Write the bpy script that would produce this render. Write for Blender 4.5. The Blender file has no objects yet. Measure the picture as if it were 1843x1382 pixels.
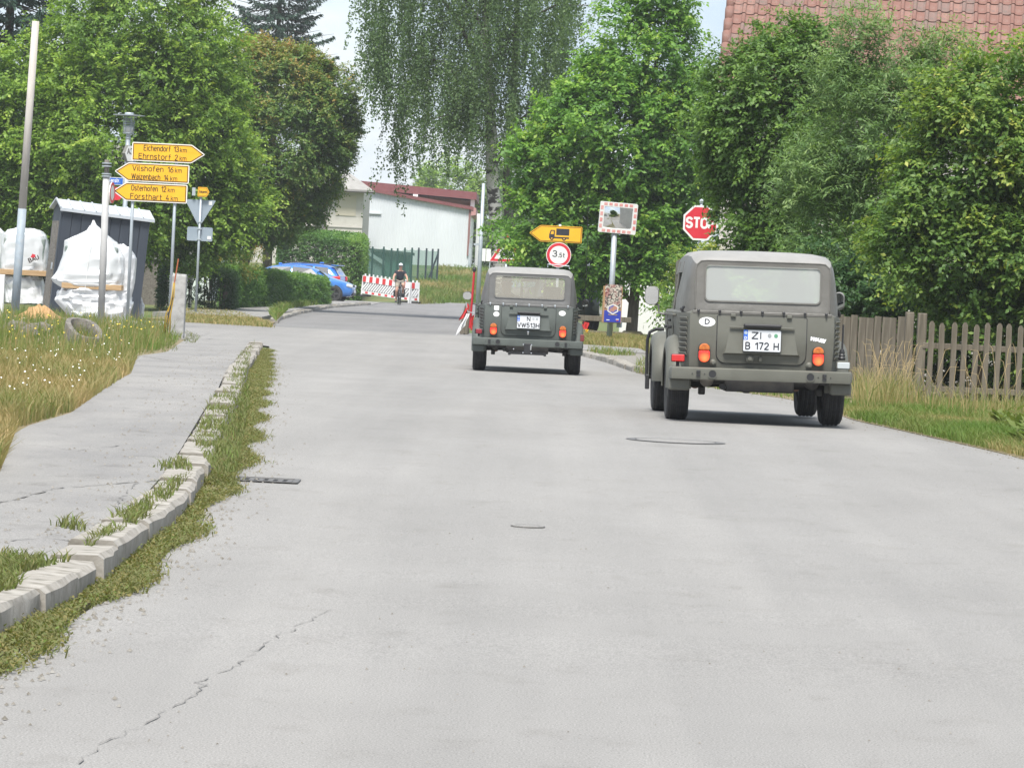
import bpy, bmesh, math, random
import numpy as np
from mathutils import Vector, Matrix, Euler

# ------------------------------------------------------------------ camera, world, sun, exposure
scene = bpy.context.scene
COL = scene.collection
F, PW, PH = 7000.0, 1843.0, 1382.0          # focal length and frame of the photograph, in its pixels
PITCH, ROLL, EYE = math.atan(180.0 / F), math.radians(2.8), 1.30
fw = Vector((0, math.cos(PITCH), -math.sin(PITCH)))
rt0 = Vector((1, 0, 0)); up0 = rt0.cross(fw)
rt = rt0 * math.cos(ROLL) + up0 * math.sin(ROLL)
up = up0 * math.cos(ROLL) - rt0 * math.sin(ROLL)
cam_data = bpy.data.cameras.new('camera')
cam = bpy.data.objects.new('camera', cam_data); COL.objects.link(cam)
cam.matrix_world = Matrix(((rt.x, up.x, -fw.x, 0), (rt.y, up.y, -fw.y, 0), (rt.z, up.z, -fw.z, EYE), (0, 0, 0, 1)))
cam_data.sensor_width = 36.0; cam_data.lens = 36.0 * F / PW
cam_data.clip_start = 0.5; cam_data.clip_end = 6000
cam_data.dof.use_dof = False
scene.camera = cam

SUN_EL, SUN_AZ = math.radians(60), math.radians(188)     # azimuth clockwise from +Y
world = bpy.data.worlds.new('World'); scene.world = world; world.use_nodes = True
wn, wl = world.node_tree.nodes, world.node_tree.links
wn.clear()
w_out = wn.new('ShaderNodeOutputWorld'); w_bg = wn.new('ShaderNodeBackground')
w_sky = wn.new('ShaderNodeTexSky'); w_sky.sky_type = 'NISHITA'; w_sky.sun_disc = False
w_sky.sun_elevation = SUN_EL; w_sky.sun_rotation = SUN_AZ
w_sky.air_density = 1.0; w_sky.dust_density = 1.5; w_sky.ozone_density = 1.5
w_tc = wn.new('ShaderNodeTexCoord'); w_map = wn.new('ShaderNodeMapping'); w_map.inputs['Scale'].default_value = (1, 1, 2.6)
w_map.inputs['Location'].default_value = (3.1, 1.7, 0.4)
w_noise = wn.new('ShaderNodeTexNoise'); w_noise.inputs['Scale'].default_value = 9.0; w_noise.inputs['Detail'].default_value = 8
w_noise.inputs['Roughness'].default_value = 0.55
w_ramp = wn.new('ShaderNodeValToRGB'); cr_ = w_ramp.color_ramp; cr_.elements.new(0.5)
for e_, (p_, c_) in zip(cr_.elements, ((0.34, (0.50, 0.62, 0.80)), (0.50, (0.70, 0.79, 0.90)), (0.64, (0.97, 0.985, 1.0)))): e_.position = p_; e_.color = c_ + (1,)
w_gain = wn.new('ShaderNodeMix'); w_gain.data_type = 'RGBA'; w_gain.blend_type = 'MULTIPLY'; w_gain.inputs['Factor'].default_value = 1
CLOUD = 3.75
w_gain.inputs['B'].default_value = (CLOUD, CLOUD, CLOUD, 1)
w_mix = wn.new('ShaderNodeMix'); w_mix.data_type = 'RGBA'; w_mix.inputs['Factor'].default_value = 0.82
w_bg.inputs['Strength'].default_value = 0.10
wl.new(w_tc.outputs['Generated'], w_map.inputs['Vector']); wl.new(w_map.outputs[0], w_noise.inputs['Vector'])
wl.new(w_noise.outputs['Fac'], w_ramp.inputs['Fac']); wl.new(w_ramp.outputs['Color'], w_gain.inputs['A']); wl.new(w_gain.outputs['Result'], w_mix.inputs['B'])
wl.new(w_sky.outputs[0], w_mix.inputs['A']); wl.new(w_mix.outputs['Result'], w_bg.inputs['Color']); wl.new(w_bg.outputs[0], w_out.inputs['Surface'])

sun_data = bpy.data.lights.new('sun', 'SUN'); sun_data.energy = 2.4; sun_data.angle = math.radians(20); sun_data.color = (1, 0.96, 0.9)
sun = bpy.data.objects.new('sun', sun_data); COL.objects.link(sun)
sdir = Vector((math.sin(SUN_AZ) * math.cos(SUN_EL), math.cos(SUN_AZ) * math.cos(SUN_EL), math.sin(SUN_EL)))
sun.rotation_euler = sdir.to_track_quat('Z', 'Y').to_euler()
sun.location = (0, 0, 60)
vs = scene.view_settings
vs.view_transform = 'Standard'; vs.look = 'None'; vs.gamma = 1; vs.use_curve_mapping = False; vs.exposure = 1.55
scene.cycles.max_bounces = 8; scene.cycles.transparent_max_bounces = 12
scene.cycles.use_denoising = True

# ------------------------------------------------------------------ places on the ground
def smooth(a, b, t):
    t = min(1, max(0, (t - a) / (b - a))); return t * t * (3 - 2 * t)
KN = [(-40, 0), (12, 0), (35, 0.15), (57, 0.0), (80, 0.0), (120, 0.0), (172, 0.12), (184, 0.12)]
def gh(y):
    """height of the road bed: a slight hump, then the meadow bank rising behind the side street"""
    z = KN[-1][1]
    for (a, za), (b, zb) in zip(KN, KN[1:]):
        if y <= b:
            z = za + (zb - za) * smooth(a, b, y); break
    return z + 2.15 * min(1, max(0, (y - 183) / 68)) - 0.12 * smooth(183, 251, y) * 0
def at(u, v, d):
    """the point at depth y = d that stands where the photograph shows pixel u, v"""
    k = rt * ((u - PW / 2) / F) + up * (-(v - PH / 2) / F) + fw
    return Vector((0, 0, EYE)) + k * (d / k.y)
def gp(u, v, dz=0.0):
    """the ground point under pixel u, v"""
    d = 20.0
    k = rt * ((u - PW / 2) / F) + up * (-(v - PH / 2) / F) + fw
    lo, hi = 5.0, 400.0
    for _ in range(60):
        d = (lo + hi) / 2
        if EYE + k.z / k.y * d > gh(d) + dz: lo = d
        else: hi = d
    return Vector((k.x / k.y * d, d, gh(d) + dz))
def px(d): return d / F                       # metres per photograph pixel at depth d

# ------------------------------------------------------------------ mesh helpers
def tag(o, label=None, cat=None, group=None, kind=None):
    if label: o['label'] = label
    if cat: o['category'] = cat
    if group: o['group'] = group
    if kind: o['kind'] = kind
    return o
def empty(name, loc, label, cat, group=None, rz=0.0, ry=0.0, rx=0.0):
    o = bpy.data.objects.new(name, None); COL.objects.link(o); o.location = loc; o.rotation_euler = (rx, ry, rz)
    o.empty_display_size = 0.2
    return tag(o, label, cat, group)
def link(name, me, parent=None, loc=None, rot=None):
    o = bpy.data.objects.new(name, me); COL.objects.link(o)
    if parent is not None: o.parent = parent
    if loc is not None: o.location = loc
    if rot is not None: o.rotation_euler = rot
    return o
def copy_obj(o, parent=None):
    c = o.copy(); COL.objects.link(c)
    if parent is not None: c.parent = parent
    return c

class MB:
    def __init__(s): s.v = []; s.f = []; s.m = Matrix.Identity(4)
    def add(s, vs_, fs):
        b = len(s.v); s.v += [tuple(s.m @ Vector(p)) for p in vs_]; s.f += [tuple(b + i for i in f) for f in fs]; return s
    def box(s, c, d, rot=None, top=None):
        x, y, z = d[0] / 2, d[1] / 2, d[2] / 2
        tx, ty = (top if top else (1, 1))
        vs_ = [(-x, -y, -z), (x, -y, -z), (x, y, -z), (-x, y, -z), (-x * tx, -y * ty, z), (x * tx, -y * ty, z), (x * tx, y * ty, z), (-x * tx, y * ty, z)]
        if rot is not None:
            R = Euler(rot).to_matrix(); vs_ = [R @ Vector(p) for p in vs_]
        vs_ = [Vector(p) + Vector(c) for p in vs_]
        return s.add(vs_, [(0, 3, 2, 1), (4, 5, 6, 7), (0, 1, 5, 4), (1, 2, 6, 5), (2, 3, 7, 6), (3, 0, 4, 7)])
    def tube(s, pts, r, n=8, cap=True):
        pts = [Vector(p) for p in pts]; rs = r if isinstance(r, (list, tuple)) else [r] * len(pts)
        vs_, fs = [], []
        t0 = (pts[1] - pts[0]).normalized()
        a = t0.orthogonal().normalized()
        for i, p in enumerate(pts):
            t = (pts[min(i + 1, len(pts) - 1)] - pts[max(i - 1, 0)]).normalized()
            a = (a - t * a.dot(t)).normalized(); b = t.cross(a)
            for k in range(n):
                an = 2 * math.pi * k / n
                vs_.append(p + (a * math.cos(an) + b * math.sin(an)) * rs[i])
        for i in range(len(pts) - 1):
            for k in range(n):
                fs.append((i * n + k, i * n + (k + 1) % n, (i + 1) * n + (k + 1) % n, (i + 1) * n + k))
        if cap:
            fs.append(tuple(range(n))[::-1]); fs.append(tuple((len(pts) - 1) * n + k for k in range(n)))
        return s.add(vs_, fs)
    def lathe(s, prof, n=16, axis='z', c=(0, 0, 0), cap=True):
        vs_, fs = [], []
        for r, h in prof:
            for k in range(n):
                an = 2 * math.pi * k / n; x, y = r * math.cos(an), r * math.sin(an)
                p = (x, y, h) if axis == 'z' else ((h, x, y) if axis == 'x' else (y, h, x))
                vs_.append(Vector(p) + Vector(c))
        for i in range(len(prof) - 1):
            for k in range(n):
                fs.append((i * n + k, i * n + (k + 1) % n, (i + 1) * n + (k + 1) % n, (i + 1) * n + k))
        if cap: fs.append(tuple(range(n))[::-1]); fs.append(tuple((len(prof) - 1) * n + k for k in range(n)))
        return s.add(vs_, fs)
    def prism(s, poly, y0, y1):
        """polygon in the x-z plane pushed from y0 to y1 (anticlockwise seen from -y)"""
        n = len(poly); vs_ = [(x, y0, z) for x, z in poly] + [(x, y1, z) for x, z in poly]
        fs = [tuple(range(n)), tuple(range(2 * n - 1, n - 1, -1))] + [(i, n + i, n + (i + 1) % n, (i + 1) % n) for i in range(n)]
        return s.add(vs_, fs)
    def ring(s, outer, inner, y0, y1):
        """flat frame between two outlines of equal count, in the x-z plane"""
        n = len(outer)
        vs_ = [(x, y0, z) for x, z in outer] + [(x, y0, z) for x, z in inner] + [(x, y1, z) for x, z in outer] + [(x, y1, z) for x, z in inner]
        fs = []
        for i in range(n):
            j = (i + 1) % n
            fs += [(i, j, n + j, n + i), (2 * n + i, 3 * n + i, 3 * n + j, 2 * n + j), (i, 2 * n + i, 2 * n + j, j), (n + i, n + j, 3 * n + j, 3 * n + i)]
        return s.add(vs_, fs)
    def loft(s, rings, closed=True, cap0=False, cap1=False):
        n = len(rings[0]); vs_ = [p for r in rings for p in r]; fs = []
        for i in range(len(rings) - 1):
            for k in range(n if closed else n - 1):
                fs.append((i * n + k, i * n + (k + 1) % n, (i + 1) * n + (k + 1) % n, (i + 1) * n + k))
        if cap0: fs.append(tuple(range(n))[::-1])
        if cap1: fs.append(tuple((len(rings) - 1) * n + k for k in range(n)))
        return s.add(vs_, fs)
    def mesh(s, name, m=None, smooth=False):
        me = bpy.data.meshes.new(name); me.from_pydata([tuple(p) for p in s.v], [], s.f)
        if m: me.materials.append(m)
        if smooth: me.polygons.foreach_set('use_smooth', [True] * len(me.polygons))
        me.validate(); me.update(); return me
    def build(s, name, m, parent=None, smooth=False, bevel=0, seg=2, loc=None, rot=None, auto=None):
        me = s.mesh(name, m, smooth or auto is not None)
        if True:
            bm = bmesh.new(); bm.from_mesh(me); bmesh.ops.recalc_face_normals(bm, faces=bm.faces); bm.to_mesh(me); bm.free()
        o = link(name, me, parent, loc, rot)
        if bevel:
            b = o.modifiers.new('bevel', 'BEVEL'); b.width = bevel; b.segments = seg; b.limit_method = 'ANGLE'; b.angle_limit = math.radians(35)
        if auto is not None: sharp(me, auto)
        return o
def sharp(me, deg):
    bm = bmesh.new(); bm.from_mesh(me)
    for e in bm.edges:
        if len(e.link_faces) == 2 and e.calc_face_angle(0) > math.radians(deg): e.smooth = False
    bm.to_mesh(me); bm.free()

def rrect(x0, x1, z0, z1, r, n=5, rb=None):
    """rounded rectangle outline in x-z, anticlockwise; rb: radius of the lower corners"""
    rb = r if rb is None else rb; out = []
    for cx_, cz_, a0, q in ((x1 - rb, z0 + rb, -90, rb), (x1 - r, z1 - r, 0, r), (x0 + r, z1 - r, 90, r), (x0 + rb, z0 + rb, 180, rb)):
        for k in range(n + 1):
            a = math.radians(a0 + 90 * k / n); out.append((cx_ + q * math.cos(a), cz_ + q * math.sin(a)))
    return out
def circle(cx_, cz_, r, n=24): return [(cx_ + r * math.cos(2 * math.pi * k / n), cz_ + r * math.sin(2 * math.pi * k / n)) for k in range(n)]

_tc = {}
def text(body, size, m, parent, loc, name='lettering', sx=1.0, align='CENTER', rot=(math.pi / 2, 0, 0), bold=0.0, shear=0.0):
    cu = bpy.data.curves.new('lettering', 'FONT'); cu.body = body; cu.size = size; cu.align_x = align; cu.align_y = 'CENTER'
    cu.offset = bold; cu.extrude = 0.0; cu.shear = shear; cu.resolution_u = 3
    o = bpy.data.objects.new('tmp', cu); COL.objects.link(o)
    dg = bpy.context.evaluated_depsgraph_get(); me = bpy.data.meshes.new_from_object(o.evaluated_get(dg))
    bpy.data.objects.remove(o); bpy.data.curves.remove(cu)
    if sx != 1.0:
        for q in me.vertices: q.co.x *= sx
    me.materials.clear(); me.materials.append(m); me.name = 'lettering'
    return link(name, me, parent, loc, rot)
def _el(cx_, cy_, rx, ry, a0, a1, n=10): return [(cx_ + rx * math.cos(math.radians(a0 + (a1 - a0) * k / n)), cy_ + ry * math.sin(math.radians(a0 + (a1 - a0) * k / n))) for k in range(n + 1)]
_X = .72; _b = lambda: _el(.26, .36, .26, .36, 0, 360, 18)
_n = lambda x0: [[(x0, 0), (x0, _X)], [(x0, .44)] + _el(x0 + .23, .47, .23, .25, 180, 0) + [(x0 + .46, 0)]]
GLYPH = {  # width, strokes: upright block letters on a cap height of 1
 'E': (.52, [[(.52, 0), (0, 0), (0, 1), (.52, 1)], [(0, .52), (.45, .52)]]), 'F': (.5, [[(0, 0), (0, 1), (.52, 1)], [(0, .52), (.44, .52)]]),
 'V': (.62, [[(0, 1), (.31, 0), (.62, 1)]]), 'W': (.9, [[(0, 1), (.22, 0), (.45, .95), (.68, 0), (.9, 1)]]), 'O': (.6, [[(.6, .7)] + _el(.3, .7, .3, .3, 0, 180) + _el(.3, .3, .3, .3, 180, 360) + [(.6, .7)]]),
 'Z': (.56, [[(0, 1), (.56, 1), (0, 0), (.56, 0)]]), 'I': (.04, [[(.02, 0), (.02, 1)]]), 'B': (.54, [[(0, 0), (0, 1), (.28, 1)] + _el(.28, .76, .22, .24, 90, -90) + [(0, .52)], [(.28, .52)] + _el(.28, .26, .26, .26, 90, -90) + [(0, 0)]]),
 'H': (.58, [[(0, 0), (0, 1)], [(.58, 0), (.58, 1)], [(0, .5), (.58, .5)]]), 'N': (.6, [[(0, 0), (0, 1), (.6, 0), (.6, 1)]]), 'D': (.56, [[(0, 0), (0, 1), (.26, 1)] + _el(.26, .7, .3, .3, 90, 0) + _el(.26, .3, .3, .3, 0, -90) + [(0, 0)]]),
 'A': (.64, [[(0, 0), (.32, 1), (.64, 0)], [(.11, .33), (.53, .33)]]), 'U': (.58, [[(0, 1), (0, .3)] + _el(.29, .3, .29, .3, 180, 360) + [(.58, 1)]]), 'T': (.56, [[(0, 1), (.56, 1)], [(.28, 1), (.28, 0)]]),
 'S': (.54, [_el(.27, .74, .26, .26, 20, 180)[::1] + _el(.27, .74, .26, .24, 180, 270)[1:] + _el(.27, .26, .27, .24, 90, 0)[1:] + _el(.27, .26, .27, .26, 0, -160)[1:]]), 'P': (.54, [[(0, 0), (0, 1), (.28, 1)] + _el(.28, .74, .26, .26, 90, -90) + [(0, .48)]]), 'G': (.6, [_el(.3, .7, .3, .3, 15, 180) + _el(.3, .3, .3, .3, 180, 360) + [(.6, .48), (.34, .48)]]),
 '1': (.28, [[(0, .74), (.28, 1), (.28, 0)]]), '2': (.52, [_el(.26, .73, .25, .27, 170, -20) + [(0, 0), (.54, 0)]]), '3': (.52, [_el(.25, .76, .23, .24, 160, -90) + [(.2, .52)], [(.25, .52)] + _el(.25, .26, .26, .26, 90, -165)]), '4': (.56, [[(.34, 1), (0, .24), (.56, .24)], [(.4, .5), (.4, 0)]]),
 '5': (.52, [[(.48, 1), (.06, 1), (.03, .54)] + _el(.25, .31, .26, .31, 120, -160)]), '6': (.54, [[(.36, 1), (.06, .48)] + _el(.27, .3, .27, .3, 150, 510, 18)]), '7': (.5, [[(0, 1), (.5, 1), (.18, 0)]]), '8': (.52, [_el(.26, .76, .22, .24, -90, 270, 16), _el(.26, .26, .26, .26, 90, 450, 16)]),
 'a': (.46, [_el(.23, .5, .21, .22, 150, 0) + [(.44, 0)], _el(.22, .2, .22, .2, 0, 360, 14)]), 'b': (.5, [[(0, 1), (0, 0)], _b()]), 'c': (.46, [_el(.26, .36, .26, .36, 50, 310, 14)]), 'd': (.52, [[(.52, 1), (.52, 0)], _b()]), 'e': (.5, [[(0, .38), (.5, .38)] + _el(.26, .36, .25, .36, 0, 310, 16)]),
 'f': (.32, [[(.1, 0), (.1, .78)] + _el(.28, .78, .18, .22, 180, 90), [(0, .66), (.32, .66)]]), 'g': (.5, [_b(), [(.52, .7), (.52, -.05)] + _el(.27, -.05, .25, .22, 0, -150)]), 'h': (.46, [[(0, 0), (0, 1)], _n(0)[1]]), 'i': (.04, [[(.02, 0), (.02, _X)], [(.02, .93), (.02, 1.0)]]), 'k': (.44, [[(0, 0), (0, 1)], [(.42, .72), (.02, .30)], [(.14, .42), (.44, 0)]]),
 'l': (.12, [[(0, 1), (0, .14)] + _el(.14, .14, .14, .14, 180, 270)]), 'm': (.76, [[(0, 0), (0, _X)], [(0, .44)] + _el(.19, .5, .19, .22, 180, 0) + [(.38, 0)], [(.38, .44)] + _el(.57, .5, .19, .22, 180, 0) + [(.76, 0)]]), 'n': (.46, _n(0)), 'o': (.52, [_b()]), 'r': (.3, [[(0, 0), (0, _X)], [(0, .44)] + _el(.22, .46, .22, .25, 180, 70)]),
 's': (.42, [_el(.21, .54, .20, .18, 25, 270) + _el(.21, .18, .21, .18, 90, -155)[1:]]), 't': (.32, [[(.1, 1), (.1, .18)] + _el(.26, .18, .16, .18, 180, 280), [(0, .68), (.32, .68)]]), 'w': (.7, [[(0, _X), (.18, 0), (.35, .68), (.52, 0), (.7, _X)]]), 'z': (.42, [[(0, _X), (.42, _X), (0, 0), (.44, 0)]]),
 '.': (.04, [[(.02, 0), (.02, .06)]]), ',': (.08, [[(.06, .08), (0, -.14)]]), '-': (.3, [[(0, .42), (.3, .42)]]), ' ': (.3, [])}
_nz = [0]
def word(body, x0, x1, zb, cap, m, parent, y, name='lettering', bold=0.0, rot=(math.pi / 2, 0, 0), st=.145, gap=.23):
    """one line of lettering from x0 to x1 on height zb with capitals cap high, cut from flat strokes"""
    st = st + bold * 4; x = 0.0; segs = []
    for ch in body:
        w, strokes = GLYPH[ch]
        for s_ in strokes: segs.append([(x + a, b) for a, b in s_])
        x += w + gap
    tot = x - gap; k = (x1 - x0 - st * cap * .8) / tot if x1 is not None else cap; mb = MB(); h = st * cap / 2; i = 0
    off = h * .8
    for s_ in segs:
        P = [Vector((off + a * k, b * (cap - 2 * h) + h, 0)) for a, b in s_]
        for a, b in zip(P, P[1:]):
            d = b - a
            if d.length < 1e-6: continue
            d.normalize(); q = Vector((-d.y, d.x, 0)) * h; e = d * h * .35; lift = Vector((0, 0, (i % 7) * .00006)); i += 1
            mb.add([a - e - q + lift, b + e - q + lift, b + e + q + lift, a - e + q + lift], [(0, 1, 2, 3)])
    me = mb.mesh('lettering', m); o = link(name, me, parent, (x0, y, zb), rot); o['kind'] = 'stuff'; return o
def join_meshes(objs, name):
    """several lettering meshes of one panel become one part"""
    base = objs[0]; bm = bmesh.new()
    for o in objs:
        me = o.data.copy(); me.transform(base.matrix_basis.inverted() @ o.matrix_basis); bm.from_mesh(me)
    bm.to_mesh(base.data); bm.free(); base.name = name
    for o in objs[1:]: bpy.data.objects.remove(o)
    return base

# ------------------------------------------------------------------ materials
def node_mat(name):
    m = bpy.data.materials.new(name); m.use_nodes = True
    nt = m.node_tree; b = nt.nodes['Principled BSDF']; return m, nt.nodes, nt.links, b
def M(name, col, rough=0.7, col2=None, scale=4.0, detail=8, lo=0.35, hi=0.65, bump=0.0, bscale=60.0, metal=0.0, spec=0.5, stretch=(1, 1, 1), emit=0.0, coat=0.0, col3=None, scale3=40.0, amt3=0.5):
    m, n, l, b = node_mat(name)
    b.inputs['Roughness'].default_value = rough; b.inputs['Metallic'].default_value = metal
    b.inputs['Specular IOR Level'].default_value = spec; b.inputs['Coat Weight'].default_value = coat; b.inputs['Coat Roughness'].default_value = 0.08
    c4 = tuple(col) + (1,)
    b.inputs['Base Color'].default_value = c4
    tc = n.new('ShaderNodeTexCoord'); mp = n.new('ShaderNodeMapping'); mp.inputs['Scale'].default_value = stretch
    l.new(tc.outputs['Object'], mp.inputs['Vector'])
    src = None
    if col2 is not None:
        nz = n.new('ShaderNodeTexNoise'); nz.inputs['Scale'].default_value = scale; nz.inputs['Detail'].default_value = detail; nz.inputs['Roughness'].default_value = 0.6
        rp = n.new('ShaderNodeValToRGB'); rp.color_ramp.elements[0].position = lo; rp.color_ramp.elements[1].position = hi
        rp.color_ramp.elements[0].color = c4; rp.color_ramp.elements[1].color = tuple(col2) + (1,)
        l.new(mp.outputs[0], nz.inputs['Vector']); l.new(nz.outputs['Fac'], rp.inputs['Fac']); src = rp.outputs['Color']
        if col3 is not None:
            n3 = n.new('ShaderNodeTexNoise'); n3.inputs['Scale'].default_value = scale3; n3.inputs['Detail'].default_value = 4
            r3 = n.new('ShaderNodeValToRGB'); r3.color_ramp.elements[0].position = 0.48; r3.color_ramp.elements[1].position = 0.66
            r3.color_ramp.elements[1].color = (amt3,) * 3 + (1,)
            mx = n.new('ShaderNodeMix'); mx.data_type = 'RGBA'; mx.inputs['B'].default_value = tuple(col3) + (1,)
            l.new(mp.outputs[0], n3.inputs['Vector']); l.new(n3.outputs['Fac'], r3.inputs['Fac']); l.new(r3.outputs['Color'], mx.inputs['Factor']); l.new(src, mx.inputs['A'])
            src = mx.outputs['Result']
        l.new(src, b.inputs['Base Color'])
    if bump:
        bz = n.new('ShaderNodeTexNoise'); bz.inputs['Scale'].default_value = bscale; bz.inputs['Detail'].default_value = 5
        bp = n.new('ShaderNodeBump'); bp.inputs['Strength'].default_value = min(1, bump); bp.inputs['Distance'].default_value = .14 * max(1, bump) / bscale
        l.new(mp.outputs[0], bz.inputs['Vector']); l.new(bz.outputs['Fac'], bp.inputs['Height']); l.new(bp.outputs['Normal'], b.inputs['Normal'])
    if emit:
        b.inputs['Emission Color'].default_value = c4; b.inputs['Emission Strength'].default_value = emit
        if src is not None: l.new(src, b.inputs['Emission Color'])
    return m
def leaf_mat(name, stops, transl=0.32, rough=0.5, spec=0.35, gain=1.0):
    gain *= 1.22; transl = min(.5, transl * 1.3)
    """leaf colour runs over the stops with each leaf's own tint value"""
    m, n, l, b = node_mat(name)
    a = n.new('ShaderNodeAttribute'); a.attribute_name = 'tint'
    rp = n.new('ShaderNodeValToRGB'); cr = rp.color_ramp
    while len(cr.elements) < len(stops): cr.elements.new(0.5)
    for e, (p, c) in zip(cr.elements, stops): e.position = p; e.color = tuple(min(.5, q * gain) for q in c) + (1,)
    l.new(a.outputs['Fac'], rp.inputs['Fac']); l.new(rp.outputs['Color'], b.inputs['Base Color'])
    b.inputs['Roughness'].default_value = rough; b.inputs['Specular IOR Level'].default_value = spec
    tr = n.new('ShaderNodeBsdfTranslucent'); mx = n.new('ShaderNodeMixShader'); mx.inputs['Fac'].default_value = transl
    g = n.new('ShaderNodeMix'); g.data_type = 'RGBA'; g.blend_type = 'MULTIPLY'; g.inputs['Factor'].default_value = 1; g.inputs['B'].default_value = (1.25, 1.3, 0.6, 1)
    l.new(rp.outputs['Color'], g.inputs['A']); l.new(g.outputs['Result'], tr.inputs['Color'])
    l.new(b.outputs[0], mx.inputs[1]); l.new(tr.outputs[0], mx.inputs[2]); l.new(mx.outputs[0], n['Material Output'].inputs['Surface'])
    return m
def clear_mat(name, tint, haze, haze_col, rough=0.1):
    """a pane or film: mostly seen through, partly a pale scattering skin, a little gloss"""
    m, n, l, b = node_mat(name)
    b.inputs['Base Color'].default_value = tuple(haze_col) + (1,); b.inputs['Roughness'].default_value = rough
    t = n.new('ShaderNodeBsdfTransparent'); t.inputs['Color'].default_value = tuple(tint) + (1,)
    mx = n.new('ShaderNodeMixShader'); mx.inputs['Fac'].default_value = haze
    l.new(t.outputs[0], mx.inputs[1]); l.new(b.outputs[0], mx.inputs[2]); l.new(mx.outputs[0], n['Material Output'].inputs['Surface'])
    return m

# ------------------------------------------------------------------ leaves and blades
def np_mesh(name, verts, faces, m, tint=None):
    """faces: (n,k) array"""
    me = bpy.data.meshes.new(name); k = faces.shape[1]
    me.vertices.add(len(verts)); me.vertices.foreach_set('co', np.ascontiguousarray(verts, dtype=np.float32).ravel())
    me.loops.add(faces.size); me.loops.foreach_set('vertex_index', np.ascontiguousarray(faces, dtype=np.int32).ravel())
    me.polygons.add(len(faces)); me.polygons.foreach_set('loop_start', np.arange(0, faces.size, k, dtype=np.int32))
    if tint is not None:
        a = me.attributes.new('tint', 'FLOAT', 'POINT'); a.data.foreach_set('value', np.ascontiguousarray(tint, dtype=np.float32))
    me.materials.append(m); me.update(calc_edges=True); return me
def unit(a): return a / np.maximum(np.linalg.norm(a, axis=-1, keepdims=True), 1e-9)
def leaf_quads(p, d, nrm, L, W, fold=0.12):
    """p base, d direction, nrm normal (all (n,3)); returns verts (4n,3), faces (2n,3)"""
    d = unit(d); s = unit(np.cross(d, nrm)); nn = np.cross(s, d)
    L = L[:, None]; W = W[:, None]
    tip = p + d * L; mid = p + d * L * 0.45
    a = mid + s * W * 0.5 + nn * W * fold; b = mid - s * W * 0.5 + nn * W * fold
    v = np.stack([p, a, tip, b], 1).reshape(-1, 3)
    i = np.arange(len(p))[:, None] * 4
    f = np.concatenate([i + [[0, 1, 2]], i + [[0, 2, 3]]], 0)
    return v, f
def shoots(rng, pos, outw, tint, nsh, nlf, SL, leaf, droop, upb, wr=0.6, back=None):
    """at each clump centre, nsh shoots of nlf leaves each"""
    n = len(pos)
    P = np.repeat(pos, nsh, 0); O = np.repeat(outw, nsh, 0); T = np.repeat(tint, nsh)
    sd = unit(O * 0.8 + rng.normal(0, 0.6, P.shape) + np.array([0, 0, upb]))
    sl = SL * rng.uniform(0.55, 1.25, len(P))
    P0 = P + rng.normal(0, SL * 0.22, P.shape)
    t = (np.arange(nlf) + 0.5) / nlf
    p = P0[:, None, :] + sd[:, None, :] * (t[None, :, None] * sl[:, None, None])
    p[:, :, 2] -= droop * sl[:, None] * t[None, :] ** 2
    sd2 = sd[:, None, :] * np.ones((1, nlf, 1)); sd2[:, :, 2] -= 2 * droop * t[None, :]
    side = unit(np.cross(sd, rng.normal(0, 1, sd.shape) + np.array([0, 0, 1.5])))
    sgn = np.where(np.arange(nlf) % 2 == 0, 1.0, -1.0)
    d = sd2 * 0.55 + side[:, None, :] * sgn[None, :, None] * 0.8 + rng.normal(0, 0.25, p.shape); d[:, :, 2] -= 0.22
    nr = np.array([0, 0, 0.9]) + O[:, None, :] * 0.45 + rng.normal(0, 0.42, p.shape)
    tt = np.clip(T[:, None] + 0.22 * t[None, :] + rng.normal(0, 0.09, (len(P), nlf)), 0, 1)
    N = len(P) * nlf
    L = leaf * rng.uniform(0.65, 1.2, N); 
    v, f = leaf_quads(p.reshape(-1, 3), d.reshape(-1, 3), nr.reshape(-1, 3), L, L * wr)
    return v, f, np.repeat(tt.ravel(), 4)
def crown_points(rng, blobs, dens, rmin=0.5, away=0.5, lump=0.13, low=None):
    """clump centres in and on a set of ellipsoids (centre, radii)"""
    ps, os_ = [], []
    for c, r in blobs:
        c = np.array(c, float); r = np.array(r, float)
        area = 4 * math.pi * (r[0] * r[1] + r[1] * r[2] + r[0] * r[2]) / 3
        n = int(dens * area)
        d = unit(rng.normal(0, 1, (n, 3)))
        q = rmin + (1.0 - rmin) * rng.uniform(0, 1, n) ** 0.6
        k = rng.uniform(0, 6.28, 6)
        q *= 1 + lump * (np.sin(d[:, 0] * 5 + k[0]) * np.sin(d[:, 2] * 6 + k[1]) + 0.7 * np.sin(d[:, 1] * 8 + k[2] + d[:, 2] * 7))
        p = c + d * r * q[:, None]; o = unit(d / r)
        keep = rng.uniform(0, 1, n) < np.where(o[:, 1] > 0.35, away, 1.0)
        if low is not None: keep &= p[:, 2] > low
        ps.append(p[keep]); os_.append(o[keep])
    p = np.concatenate(ps); o = np.concatenate(os_)
    # leave out clumps sunk deep inside another mass
    keep = np.ones(len(p), bool)
    for c, r in blobs:
        q = np.linalg.norm((p - np.array(c)) / np.array(r), axis=1); keep &= (q > 0.42)
    return p[keep], o[keep]
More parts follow.
